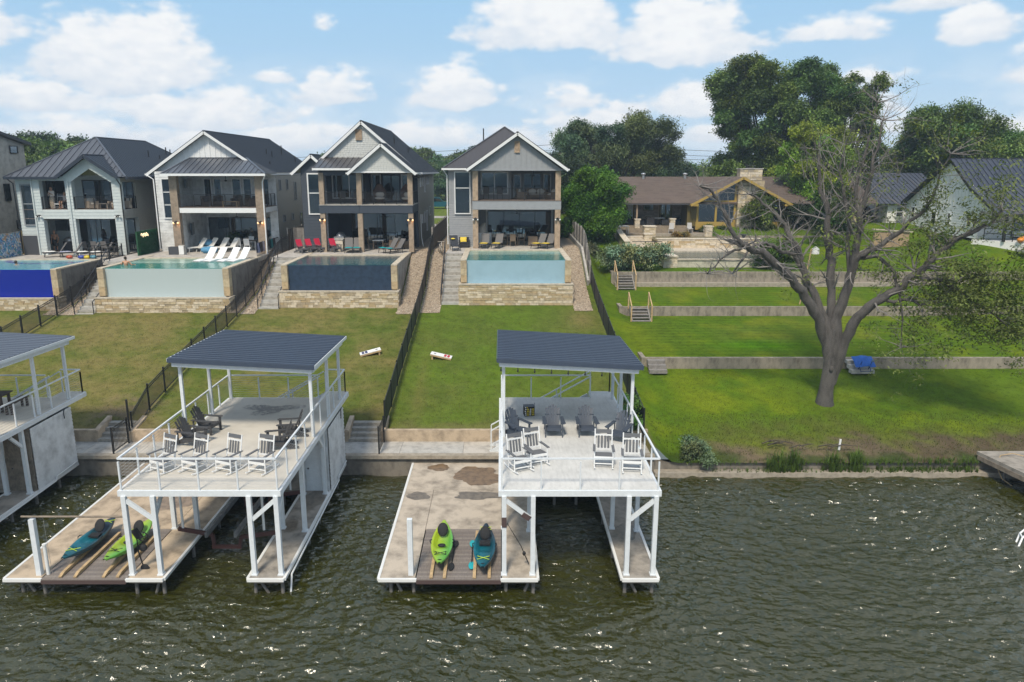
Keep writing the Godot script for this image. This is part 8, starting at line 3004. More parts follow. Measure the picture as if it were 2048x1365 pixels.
	for i in spots.size():
		var e: Array = spots[i]
		chaise.call(dc, i == 0, e[0], f, e[1], e[2], "wicker dining chair " + e[3], "wicker chairs at the patio tables")
	var ar2 := make_armchair(M.wicker, M.cream_cloth, "wicker armchair with pale cushions", 0.85)
	chaise.call(ar2, true, 2.75, f, 60.4, 2.6, "wicker armchair with its back to the pool on the grey house's patio", "wicker armchairs")
	chaise.call(ar2, false, 1.75, 11.12, 60.6, 1.2, "wicker armchair left of the sofa on the grey house's balcony", "wicker armchairs")
	chaise.call(ar2, false, 4.05, 11.12, 60.4, -0.9, "wicker armchair at the right column of the grey house's balcony", "wicker armchairs")
	var sf := make_armchair(M.wicker, M.cream_cloth, "wicker sofa with white cushions on the grey house's balcony", 1.6)
	sf.position = V(2.9, 11.12, 61.4)
	var ct := make_table("coffee_table", M.wicker, M.grey_wood2, 1.1, 0.55, 0.42, "low wicker table before the balcony sofa of the grey house")
	ct.position = V(2.9, 11.12, 60.3)
	var slat := make_dining_chair(M.black_metal, "black balcony chair")
	chaise.call(slat, true, -1.2, 11.12, 60.6, 0.0, "black high backed chair at the left of the grey house's balcony", "black chairs on the balconies")
	chaise.call(slat, false, -0.1, 11.12, 60.6, 0.0, "black high backed chair under the paired windows of the grey house", "black chairs on the balconies")
	chaise.call(slat, false, -12.75, 10.8, 60.4, 0.0, "black high backed chair, left one on the navy house's balcony", "black chairs on the balconies")
	chaise.call(slat, false, -11.65, 10.8, 60.4, 0.0, "black high backed chair, right one on the navy house's balcony", "black chairs on the balconies")
	t = thing("grill_cabinet", "white cabinet with a covered grill in the grey house's porch", "cabinet", V(-1.45, f, 62.6))
	s = Shape.new()
	s.box(Vector3(0, 0.45, 0), Vector3(1.35, 0.9, 0.7))
	put("cabinet", s, M.white_paint, t)
	s = Shape.new()
	for k in [-1, 1]:
		s.box(Vector3(k * 0.33, 0.44, 0.355), Vector3(0.6, 0.74, 0.02))
	put("door", s, M.white_trim, t)
	s = Shape.new()
	s.tube([Vector3(-0.1, 0.9, 0), Vector3(-0.12, 1.25, 0), Vector3(0.0, 1.55, 0), Vector3(0.12, 1.72, 0)], [0.36, 0.34, 0.2, 0.04], 12)
	put("cover", s, M.cream_cloth, t)
	t = thing("bicycle", "pale bicycle parked between the houses beside the grey house's stairs", "bicycle", V(-4.75, land(-4.75, 58.2) + 0.02, 58.2), 0.3)
	for k in [-1, 1]:
		s = Shape.new()
		pts = []
		rr = []
		for i in 17:
			pts.append(Vector3(0, 0.34 + sin(TAU * i / 16) * 0.32, k * 0.5 + cos(TAU * i / 16) * 0.32))
			rr.append(0.022)
		s.tube(pts, rr, 6, false)
		put("wheel", s, M.rubber, t)
	s = Shape.new()
	for e: Array in [[Vector3(0, 0.34, -0.5), Vector3(0, 0.8, -0.3)], [Vector3(0, 0.8, -0.3), Vector3(0, 0.34, 0.0)], [Vector3(0, 0.34, 0.0), Vector3(0, 0.85, 0.4)], [Vector3(0, 0.78, -0.28), Vector3(0, 0.85, 0.4)], [Vector3(0, 0.34, 0.5), Vector3(0, 1.0, 0.36)], [Vector3(0, 0.34, -0.5), Vector3(0, 0.34, 0)]]:
		s.rod(e[0], e[1], 0.022, 6)
	s.rod(Vector3(-0.28, 1.02, 0.3), Vector3(0.28, 1.02, 0.3), 0.016, 6)
	put("frame", s, M.cream_cloth, t)
	s = Shape.new()
	s.ball(Vector3(0, 0.88, -0.32), Vector3(0.09, 0.04, 0.14))
	put("saddle", s, M.black_cloth, t)
	f = 7.122
	var ra := make_adirondack(M.grey_poly, "red backed chair")
	s = Shape.new()
	s.box(Vector3(0, 0.74, -0.37), Vector3(0.5, 0.62, 0.05), Basis(Vector3.RIGHT, -0.4))
	put("back_cushion", s, M.red_cloth, ra)
	for i in 4:
		var e: Array = [[-15.45, 57.7, 0.95, "farthest left, beside the wood fence panel"], [-14.85, 58.1, 0.9, "second from the left before the navy wing"], [-14.2, 58.4, 0.9, "just left of the left column"], [-13.05, 58.4, 0.8, "right of the left column by the outdoor kitchen"]][i]
		chaise.call(ra, i == 0, e[0], f, e[1], e[2], "grey adirondack chair with a red back cushion, " + e[3], "red backed chairs by the navy pool")
	for i in 4:
		var e: Array = [[-11.95, 58.3, 0.15, "left of the middle column"], [-11.3, 58.4, 0.1, "touching the middle column"], [-8.75, 58.2, -0.75, "left of the right column pair"], [-8.15, 57.7, -0.8, "nearest the pool by the right railing"]][i]
		chaise.call(ch, false, e[0], f, e[1], e[2], "grey chaise lounge with a turquoise cushion, " + e[3], "lounge chairs behind the navy pool")
		var to := Vector3(sin(e[2]), 0, cos(e[2]))
		soft_block("cushion", "turquoise cushion on the grey chaise " + e[3], "cushion", V(e[0], f + 0.385, e[1]) + to * 0.65, Vector3(0.56, 0.06, 0.45), M.turquoise, e[2], "turquoise cushions by the navy pool")
	t = thing("outdoor_kitchen", "pale outdoor kitchen counter with a steel grill in the navy house's porch", "kitchen counter", V(-13.0, f, 60.2))
	s = Shape.new()
	s.box(Vector3(0, 0.45, 0), Vector3(0.9, 0.9, 2.6))
	put("counter", s, M.cream_stone2, t)
	s = Shape.new()
	s.box(Vector3(0, 0.93, 0), Vector3(1.0, 0.06, 2.7))
	put("countertop", s, M.pale_concrete, t)
	s = Shape.new()
	s.ball(Vector3(0.05, 1.1, 0.1), Vector3(0.35, 0.34, 0.5), 14, 8)
	s.box(Vector3(0.0, 1.0, 0.1), Vector3(0.8, 0.2, 1.0))
	put("grill", s, M.steel, t)
	tb = make_table("dining_table", M.wicker, M.white_paint, 0.9, 1.4, 0.74, "wicker dining table with a pale top on the navy house's patio")
	tb.position = V(-9.95, f, 60.8)
	for e: Array in [[-10.55, 60.5, PI / 2, "left of the navy house's table"], [-9.3, 60.5, -PI / 2, "right of the navy house's table, nearer"], [-9.3, 61.2, -PI / 2, "right of the navy house's table, farther"]]:
		dup(dc, V(e[0], f, e[1]), e[2], "wicker dining chair " + e[3], "wicker chairs at the patio tables")
	dup(ar2, V(-8.6, f, 60.3), PI, "wicker armchair with its back to the pool on the navy house's patio", "wicker armchairs")
	dup(ar2, V(-7.8, f, 61.2), -1.4, "wicker armchair by the right column on the navy house's patio", "wicker armchairs")
	for e: Array in [[-9.75, 60.6, 0.1, "brown wicker egg chair with grey cushions at the middle of the navy house's balcony"], [-7.55, 60.4, -0.3, "brown wicker egg chair beside the right column of the navy house's balcony"]]:
		t = thing("egg_chair", e[3], "chair", V(e[0], 10.79, e[1]), e[2], "egg chairs on the navy house's balcony")
		s = Shape.new()
		var rows := []
		for i in 15:
			var row := []
			var b := -0.35 + i / 14.0 * 1.95
			for j in 17:
				var an := PI * (0.02 + 0.96 * j / 16.0)
				var w := 0.52 * sin(PI * clampf((i + 1.2) / 16.2, 0, 1))
				row.append(Vector3(cos(an) * w, 0.12 + (b + 0.35) * 0.86 * 0.85, -sin(an) * w * 0.85 + 0.12))
			rows.append(row)
		s.net(rows)
		put("shell", s, M.wicker_net, t)
		s = Shape.new()
		for k in [-1, 1]:
			s.rod(Vector3(k * 0.35, 0, 0.25), Vector3(k * 0.28, 0.3, 0.0), 0.02, 6)
			s.rod(Vector3(k * 0.35, 0, -0.4), Vector3(k * 0.28, 0.3, -0.1), 0.02, 6)
		put("legs", s, M.black_metal, t)
		s = Shape.new()
		s.ball(Vector3(0, 0.42, 0.05), Vector3(0.42, 0.11, 0.36), 14, 8)
		s.ball(Vector3(0, 0.68, -0.2), Vector3(0.36, 0.24, 0.1), 14, 8)
		put("cushion", s, M.cream_cloth, t)
	f = 7.002
	var wc := make_chaise(M.white_vinyl, M.white_cushion, "white chaise", 0.9)
	for i in 4:
		var e: Array = [[-24.55, 59.9, -0.7, "beside the left column"], [-23.7, 60.0, -0.65, "second from the left"], [-22.75, 60.0, -0.55, "third from the left"], [-21.9, 59.9, -0.6, "rightmost of the row"]][i]
		chaise.call(wc, i == 0, e[0], f, e[1], e[2], "white cushioned chaise on the white house's patio, " + e[3], "white lounge chairs behind the grey-white pool")
	t = thing("pool_lounger", "white moulded lounger", "lounge chair", Vector3.ZERO, 0.0, "white loungers standing in the shallow water")
	s = Shape.new()
	var prof := [[0.95, 0.10], [0.6, 0.16], [0.2, 0.2], [-0.15, 0.17], [-0.35, 0.3], [-0.6, 0.62], [-0.85, 0.95]]
	var rows2 := []
	for p: Array in prof:
		rows2.append([Vector3(-0.33, p[1], p[0]), Vector3(0.33, p[1], p[0])])
	s.net(rows2)
	var under := []
	for i in range(prof.size() - 1, -1, -1):
		under.append([Vector3(-0.33, prof[i][1] - 0.06, prof[i][0]), Vector3(0.33, prof[i][1] - 0.06, prof[i][0])])
	s.net(under)
	for k in [-1, 1]:
		for i in prof.size() - 1:
			s.quad(Vector3(k * 0.33, prof[i][1] - 0.06, prof[i][0]), Vector3(k * 0.33, prof[i + 1][1] - 0.06, prof[i + 1][0]), Vector3(k * 0.33, prof[i + 1][1], prof[i + 1][0]), Vector3(k * 0.33, prof[i][1], prof[i][0]))
	put("shell", s, M.white_paint, t)
	s = Shape.new()
	for k in [-1, 1]:
		s.box(Vector3(k * 0.28, 0.0, 0.0), Vector3(0.05, 0.3, 1.5))
	put("base", s, M.white_paint, t)
	var lg := t
	for i in 4:
		var e: Array = [[-21.55, "leftmost in the grey-white pool"], [-20.8, "second from the left in the grey-white pool"], [-19.85, "third from the left in the grey-white pool"], [-19.1, "rightmost, by the side wall of the grey-white pool"]][i]
		chaise.call(lg, i == 0, e[0], f - 0.08, 54.0, -0.45, "white moulded lounger, " + e[1], "white loungers standing in the shallow water")
	for e: Array in [[-23.05, 58.6, "blue tie-dyed beanbag in front of the third white chaise", 0.0], [-24.0, 60.7, "blue tie-dyed towel heap behind the second white chaise", 0.35]]:
		t = thing("beanbag" if e[3] == 0.0 else "towel_heap", e[2], "beanbag" if e[3] == 0.0 else "towel", V(e[0], f + e[3], e[1]))
		s = Shape.new()
		s.ball(Vector3(0, 0.25, 0), Vector3(0.68, 0.28, 0.4), 16, 10)
		for i in s.v.size():
			s.v[i] += Vector3(0, 0.04 * sin(s.v[i].x * 11.0 + s.v[i].z * 9.0), 0)
		put("body", s, M.tie_dye, t)
	tb = make_table("dining_table", M.white_paint, M.grey_wood3, 1.6, 0.9, 0.74, "pale dining table on the white house's patio")
	tb.position = V(-21.0, f, 61.6)
	var wd := make_dining_chair(M.white_paint, "white dining chair")
	for i in 5:
		var e: Array = [[-22.3, 61.4, PI / 2, "at the left end of the white house's table"], [-21.4, 60.7, PI, "front left at the white house's table"], [-20.7, 60.7, PI, "front right at the white house's table"], [-19.9, 61.2, -PI / 2, "at the right end of the white house's table"], [-21.0, 62.3, 0.0, "behind the white house's table"]][i]
		chaise.call(wd, i == 0, e[0], f, e[1], e[2], "white dining chair " + e[3], "white chairs at the patio table")
	t = thing("potted_plant", "leafy potted plant beside the white house's table", "plant", V(-22.6, f, 62.8))
	s = Shape.new()
	s.tube([Vector3.ZERO, Vector3(0, 0.5, 0)], [0.2, 0.26], 12)
	put("pot", s, M.dark_grey, t)
	var places := []
	var tints := []
	for i in 70:
		places.append(Transform3D(Basis.from_euler(Vector3(r2.randf_range(-0.6, 0.6), r2.randf() * TAU, 0)).scaled(Vector3.ONE * 0.3), Vector3(r2.randfn() * 0.25, 0.9 + r2.randfn() * 0.22, r2.randfn() * 0.25)))
		tints.append(Color(0.04, 0.11, 0.02) * r2.randf_range(0.7, 1.3))
	many("foliage", leaf_small, M.leaf, places, tints, t)
	t = thing("planter", "dark grey planter box left of the white house's left column", "planter", V(-25.4, f, 57.7))
	s = Shape.new()
	s.box(Vector3(0, 0.3, 0), Vector3(0.75, 0.6, 0.5))
	put("box", s, M.dark_grey, t)
	t = thing("speaker_box", "pale grey upright box at the foot of the white house's left column", "box", V(-24.75, f, 57.6))
	s = Shape.new()
	s.box(Vector3(0, 0.36, 0), Vector3(0.42, 0.72, 0.42))
	put("box", s, M.pale_concrete, t)
	s = Shape.new()
	s.box(Vector3(0, 0.36, 0.212), Vector3(0.36, 0.64, 0.01))
	put("grille", s, M.white_vinyl, t)
	t = thing("patio_railing", "short black patio railing hung with towels at the white house's right column", "railing")
	for e: Array in [[55.9, 57.9], [59.0, 61.6]]:
		s = Shape.new()
		s.bar(V(-18.42, f + 1.0, e[0]), V(-18.42, f + 1.0, e[1]), 0.05, 0.05)
		s.bar(V(-18.42, f + 0.1, e[0]), V(-18.42, f + 0.1, e[1]), 0.03, 0.03)
		for i in 14:
			s.box(V(-18.42, f + 0.5, lerpf(e[0], e[1], i / 13.0)), Vector3(0.018, 1.0, 0.018))
		put("rail", s, M.black_metal, t)
	for e: Array in [[56.2, M.stripe_blue, "blue and white striped towel nearest the pool on the white house's railing"], [56.85, M.brown_cloth, "dark brown towel between the striped ones on the railing"], [57.5, M.stripe_pink, "pale pink and blue striped towel by the white house's right column"], [59.6, M.teal_cloth, "teal towel on the railing behind the white house's right column"], [60.3, M.brown_cloth, "brown towel at the far end of the white house's railing"]]:
		t = thing("towel", e[2], "towel", V(-18.42, f, e[0]), 0.0, "towels on the white house's railing")
		s = Shape.new()
		for side in [-1, 1]:
			var rows3 := []
			for i in 7:
				var row := []
				for j in 8:
					var z := (j / 7.0 - 0.5) * 0.52
					row.append(Vector3(side * (0.035 + 0.03 * (1 - i / 6.0)) + 0.02 * sin(j * 2.0 + i * 0.5), 1.04 - 0.75 * (1 - i / 6.0), z * -side))
				rows3.append(row)
			s.net(rows3)
		put("cloth", s, e[1], t)
	var bc := make_armchair(M.brown_wood, M.navy_sling, "dark armchair", 0.75)
	for i in 4:
		var e: Array = [[-23.5, 60.0, 0.5, "leftmost on the white house's balcony"], [-22.8, 60.6, 0.3, "second from the left on the white house's balcony"], [-21.4, 60.9, 0.0, "behind the low table on the white house's balcony"], [-20.0, 60.2, -0.8, "near the right column of the white house's balcony"]][i]
		chaise.call(bc, i == 0, e[0], 10.6, e[1], e[2], "dark cushioned armchair, " + e[3], "dark chairs on the white house's balcony")
	ct = make_table("coffee_table", M.pine, M.pine, 1.2, 0.6, 0.4, "low tan wooden table on the white house's balcony")
	ct.position = V(-21.4, 10.6, 59.6)
	t = thing("hedge_panel", "artificial hedge panel with a glowing cream script between the pale and white houses", "panel", V(-27.72, 6.9, 58.5))
	s = Shape.new()
	s.box(Vector3(-0.08, 0.95, 0), Vector3(0.1, 1.95, 3.5))
	put("board", s, M.hedge_green, t)
	places = []
	tints = []
	for i in 2600:
		places.append(Transform3D(Basis.from_euler(Vector3(r2.randf() * TAU, r2.randf() * TAU, r2.randf() * TAU)).scaled(Vector3.ONE * 0.1), Vector3(r2.randf_range(-0.02, 0.05), r2.randf_range(0.0, 1.92), r2.randf_range(-1.74, 1.74))))
		tints.append(Color(0.014, 0.09, 0.035) * r2.randf_range(0.5, 1.5))
	many("leaf_facing", leaf_small, M.leaf, places, tints, t)
	s = Shape.new()
	pts = []
	rr = []
	for i in 61:
		var k := i / 60.0
		pts.append(Vector3(0.09, 1.62 + 0.11 * sin(k * 44.0) + 0.05 * sin(k * 19.0), 1.3 - k * 1.15 + 0.05 * cos(k * 44.0)))
		rr.append(0.02)
	s.tube(pts, rr, 6)
	put("neon_sign", s, M.neon, t)
	var nl := OmniLight3D.new()
	nl.name = "neon_light"
	nl.light_color = Color(1.0, 0.85, 0.62)
	nl.light_energy = 0.12
	nl.light_size = 0.2
	nl.omni_range = 10.0
	nl.omni_attenuation = 2.0
	nl.shadow_enabled = true
	nl.position = Vector3(0.3, 1.62, 0.75)
	t.add_child(nl)
	f = 6.882
	for i in 4:
		var e: Array = [[-34.3, 57.2, -0.95, "leftmost by the bright blue pool"], [-33.1, 57.2, -0.95, "second from the left by the bright blue pool"], [-31.8, 57.2, -0.9, "third from the left by the bright blue pool"], [-30.75, 57.2, -0.9, "nearest the railing by the bright blue pool"]][i]
		dup(ch, V(e[0], f, e[1]), e[2], "grey sling chaise lounge, " + e[3], "lounge chairs behind the bright blue pool")
		var to := Vector3(sin(e[2]), 0, cos(e[2]))
		soft_block("towel", "pale towel on the grey chaise " + e[3], "towel", V(e[0], f + 0.385, e[1]) + to * 0.45, Vector3(0.6, 0.08, 0.75), M.white_cushion if i != 1 else M.stripe_blue, e[2], "towels by the bright blue pool", "cloth")
	var toys := [[-32.6, 55.9, Color(0.4, 0.07, 0.03), "red pool bag"], [-31.7, 55.9, Color(0.02, 0.05, 0.3), "blue pool toy"], [-31.2, 55.8, Color(0.55, 0.42, 0.02), "yellow pool toy"], [-30.8, 55.9, Color(0.1, 0.3, 0.4), "teal pool toy"]]
	for i in toys.size():
		var e: Array = toys[i]
		t = thing("pool_toy", e[3] + " lying at the edge of the bright blue pool", "toy", V(e[0], f, e[1]))
		s = Shape.new()
		s.ball(Vector3(0, 0.13, 0), Vector3(0.26, 0.14, 0.2), 12, 8)
		put("body", s, mat("toy_%d" % i, e[2], 0.4), t)
	t = thing("barrel_grill", "black barrel grill in the pale house's porch beside the shirtless man", "grill", V(-36.75, f, 60.6))
	s = Shape.new()
	s.tube([Vector3(-0.45, 0.85, 0), Vector3(-0.42, 0.85, 0), Vector3(0.42, 0.85, 0), Vector3(0.45, 0.85, 0)], [0.2, 0.27, 0.27, 0.2], 14)
	put("barrel", s, M.black_metal, t)
	for p in [[-0.35, 0.2], [0.35, 0.2], [-0.35, -0.2], [0.35, -0.2]]:
		s = Shape.new()
		s.rod(Vector3(p[0], 0.7, p[1] * 0.6), Vector3(p[0], 0, p[1]), 0.025, 6)
		put("leg", s, M.black_metal, t)
	t = thing("kettle_grill", "silver lidded grill behind the shirtless man", "grill", V(-35.5, f, 61.1))
	s = Shape.new()
	s.box(Vector3(0, 0.42, 0), Vector3(0.7, 0.84, 0.55))
	put("cart", s, M.dark_grey, t)
	s = Shape.new()
	s.ball(Vector3(0, 0.9, 0), Vector3(0.4, 0.3, 0.3), 14, 8)
	put("lid", s, M.steel, t)
	tb = make_table("dining_table", M.black_metal, M.dark_grey, 2.0, 0.9, 0.76, "dark dining table in the pale house's porch")
	tb.position = V(-32.6, f, 60.4)
	var bd := make_dining_chair(M.grey_sling, "grey dining chair")
	for i in 5:
		var e: Array = [[-33.4, 59.7, PI, "front left at the pale house's dark table"], [-32.6, 59.7, PI, "front middle at the pale house's dark table"], [-31.8, 59.7, PI, "front right at the pale house's dark table"], [-31.2, 60.4, -PI / 2, "at the right end of the pale house's dark table"], [-32.6, 61.2, 0.0, "behind the pale house's dark table"]][i]
		chaise.call(bd, i == 0, e[0], f, e[1], e[2], "grey dining chair " + e[3], "grey chairs at the dark table")
	var bal := make_armchair(M.cream_wicker, M.cream_cloth, "cream armchair", 0.8)
	chaise.call(bal, true, -32.6, 10.42, 59.9, 0.9, "cream wicker armchair in the pale house's balcony arch", "cream chairs on the pale house's balcony")
	chaise.call(bal, false, -30.9, 10.42, 60.2, -0.3, "cream wicker armchair behind the low table of the balcony arch", "cream chairs on the pale house's balcony")
	chaise.call(bal, false, -29.95, 10.42, 59.9, -0.7, "cream wicker armchair right of the corner pier of the pale house's balcony", "cream chairs on the pale house's balcony")
	ct = make_table("coffee_table", M.cream_wicker, M.grey_wood3, 0.9, 0.6, 0.42, "low pale table in the pale house's balcony arch")
	ct.position = V(-31.5, 10.42, 59.6)
	dup(rk, V(-34.9, 10.42, 59.5), 0.1, "white rocking chair between the two women on the pale house's balcony", "rocking chairs facing the water")
	t = thing("patio_railing", "black patio railing at the corner of the bright blue pool", "railing")
	for e: Array in [[V(-30.0, f, 55.6), V(-30.0, f, 58.0)], [V(-30.9, f, 55.6), V(-30.0, f, 55.6)]]:
		s = Shape.new()
		s.bar(e[0] + Vector3(0, 1.0, 0), e[1] + Vector3(0, 1.0, 0), 0.045, 0.045)
		for i in 5:
			s.rod(e[0] + Vector3(0, 0.15 + i * 0.17, 0), e[1] + Vector3(0, 0.15 + i * 0.17, 0), 0.008, 5)
		for k in 3:
			var p: Vector3 = (e[0] as Vector3).lerp(e[1], k / 2.0)
			s.box(p + Vector3(0, 0.5, 0), Vector3(0.05, 1.0, 0.05))
		put("rail", s, M.black_metal, t)
	t = thing("painted_panel", "panel painted in loose blue and orange strokes at the picture's left edge", "mural", V(-37.7, 6.85, 56.6))
	s = Shape.new()
	s.box(Vector3(-0.06, 0.92, 0), Vector3(0.08, 1.85, 3.6))
	put("board", s, M.grey_wood2, t)
	s = Shape.new()
	var cols := [Color(0.05, 0.16, 0.36), Color(0.10, 0.28, 0.46), Color(0.5, 0.55, 0.6), Color(0.3, 0.36, 0.5), Color(0.45, 0.26, 0.13), Color(0.05, 0.22, 0.28), Color(0.55, 0.48, 0.4)]
	for i in 700:
		var k := r2.randi() % cols.size()
		var c := Vector3(-0.015 + i * 0.000012, r2.randf_range(0.1, 1.75), r2.randf_range(-1.7, 1.7))
		if k == 4 and c.y < 1.2 and r2.randf() < 0.7:
			k = 1
		s.tint = cols[k] * r2.randf_range(0.7, 1.2)
		var an := r2.randf() * PI
		var du := Vector3(0, sin(an), cos(an)) * r2.randf_range(0.08, 0.22)
		var dv := Vector3(0, cos(an), -sin(an)) * r2.randf_range(0.02, 0.06)
		s.quad(c - du - dv, c + du - dv, c + du + dv, c - du + dv)
	put("brush_strokes", s, M.painted, t).set_meta("kind", "stuff")
	t = thing("wood_screen", "olive yellow board screen beside the painted panel", "screen", V(-37.65, 6.85, 58.6))
	for i in 6:
		s = Shape.new()
		s.box(Vector3(i * 0.14 - 0.35, 0.95, -0.3), Vector3(0.13, 1.9, 0.03))
		put("plank", s, M.olive_trim, t)
	f = 7.46
	var pc := make_dining_chair(M.pale_sling, "pale patio chair")
	chaise.call(pc, true, 16.4, f, 71.9, -0.3, "pale sling patio chair before the stone pier of the ranch terrace", "pale chairs on the ranch terrace")
	chaise.call(pc, false, 18.3, f, 72.2, 0.05, "pale sling patio chair at the right of the ranch terrace", "pale chairs on the ranch terrace")
	tb = make_table("patio_table", M.steel, M.pale_sling, 1.1, 1.1, 0.7, "pale topped table at the left of the ranch terrace")
	tb.position = V(11.75, f, 72.2)
	tb = make_table("patio_table", M.black_metal, M.white_paint, 1.7, 0.9, 0.72, "white topped table in the shade of the ranch porch")
	tb.position = V(15.6, 8.0, 75.6)
	var dk := make_armchair(M.black_wicker, M.navy_sling, "dark patio chair", 0.75)
	for i in 6:
		var e: Array = [[11.2, 75.2, 0.3, "at the left end of the ranch porch"], [13.0, 76.0, 0.0, "beside the curtained doors of the ranch porch"], [14.2, 75.4, 1.2, "left of the white table in the ranch porch"], [14.9, 74.9, PI, "in front of the white table in the ranch porch"], [16.5, 75.0, -1.8, "right of the white table in the ranch porch"], [17.8, 75.9, 0.0, "largest by the front door of the ranch porch"]][i]
		chaise.call(dk, i == 0, e[0], 8.0, e[1], e[2], "dark patio chair " + e[3], "dark chairs in the ranch porch")
	t = thing("bird_bath", "dark stone bird bath on the lawn right of the ranch terrace", "bird bath", V(22.0, 6.7, 67.5))
	s = Shape.new()
	s.tube([Vector3.ZERO, Vector3(0, 0.12, 0), Vector3(0, 0.7, 0), Vector3(0, 0.95, 0), Vector3(0, 1.05, 0)], [0.25, 0.12, 0.09, 0.2, 0.42], 14)
	put("bowl", s, M.dark_grey, t)
	t = thing("utility_pole", "wooden utility pole with a lamp arm behind the grey house and the big bush", "utility pole", V(9.1, 7.5, 118))
	s = Shape.new()
	s.rod(Vector3(0, 0, 0), Vector3(0, 11.6, 0), 0.2, 10)
	put("pole", s, M.brown_wood, t)
	s = Shape.new()
	s.tube([Vector3(0, 11.2, 0), Vector3(0.6, 11.4, 0), Vector3(1.2, 11.5, 0)], [0.05, 0.05, 0.05], 6)
	s.ball(Vector3(1.3, 11.2, 0), Vector3(0.28, 0.4, 0.25))
	put("lamp_arm", s, M.dark_grey, t)
	s = Shape.new()
	for e: Array in [[9.0, -120], [9.8, -120], [8.4, -120], [9.0, 160], [9.8, 160], [8.4, 160]]:
		pts = []
		rr = []
		for i in 9:
			var k := i / 8.0
			pts.append(Vector3(e[1] * k, e[0] - 2.2 * sin(PI * k), k * -10.0))
			rr.append(0.03)
		s.tube(pts, rr, 4, false)
	put("wires", s, M.dark_grey, t)
	t = thing("guy_wire", "pale guy wire running down from the utility pole into the bush", "cable", V(9.1, 7.5, 118))
	s = Shape.new()
	s.rod(Vector3(0.2, 8.4, 0.0), Vector3(3.6, 0.3, 14.0), 0.04, 5)
	put("wire", s, M.pale_concrete, t)
	t = thing("water_tower", "grey transformer drum on a pole beyond the utility pole", "transformer", V(11.0, 7.5, 130))
	s = Shape.new()
	s.rod(Vector3(0, 7.0, 0), Vector3(0, 10.0, 0), 0.7, 14)
	s.rod(Vector3(0, 10, 0), Vector3(0, 11, 0), 0.3, 10)
	put("drum", s, M.pale_concrete, t)
	s = Shape.new()
	s.rod(Vector3(0, 0, 0), Vector3(0, 7.4, 0), 0.2, 8)
	put("pole", s, M.brown_wood, t)
	build_vehicle("pickup_truck", "teal blue pickup truck parked on the road between the navy and grey houses", V(-10.2, 7.4, 118.0), 0.1, M.teal_paint, false)
	build_vehicle("suv", "black truck parked under the farmhouse carport, left one", V(36.9, 7.9, 82.0), -1.2, M.black_paint, true)
	build_vehicle("suv", "black truck parked under the farmhouse carport, right one against the white wall", V(39.0, 7.9, 81.0), -1.2, M.black_paint, true)
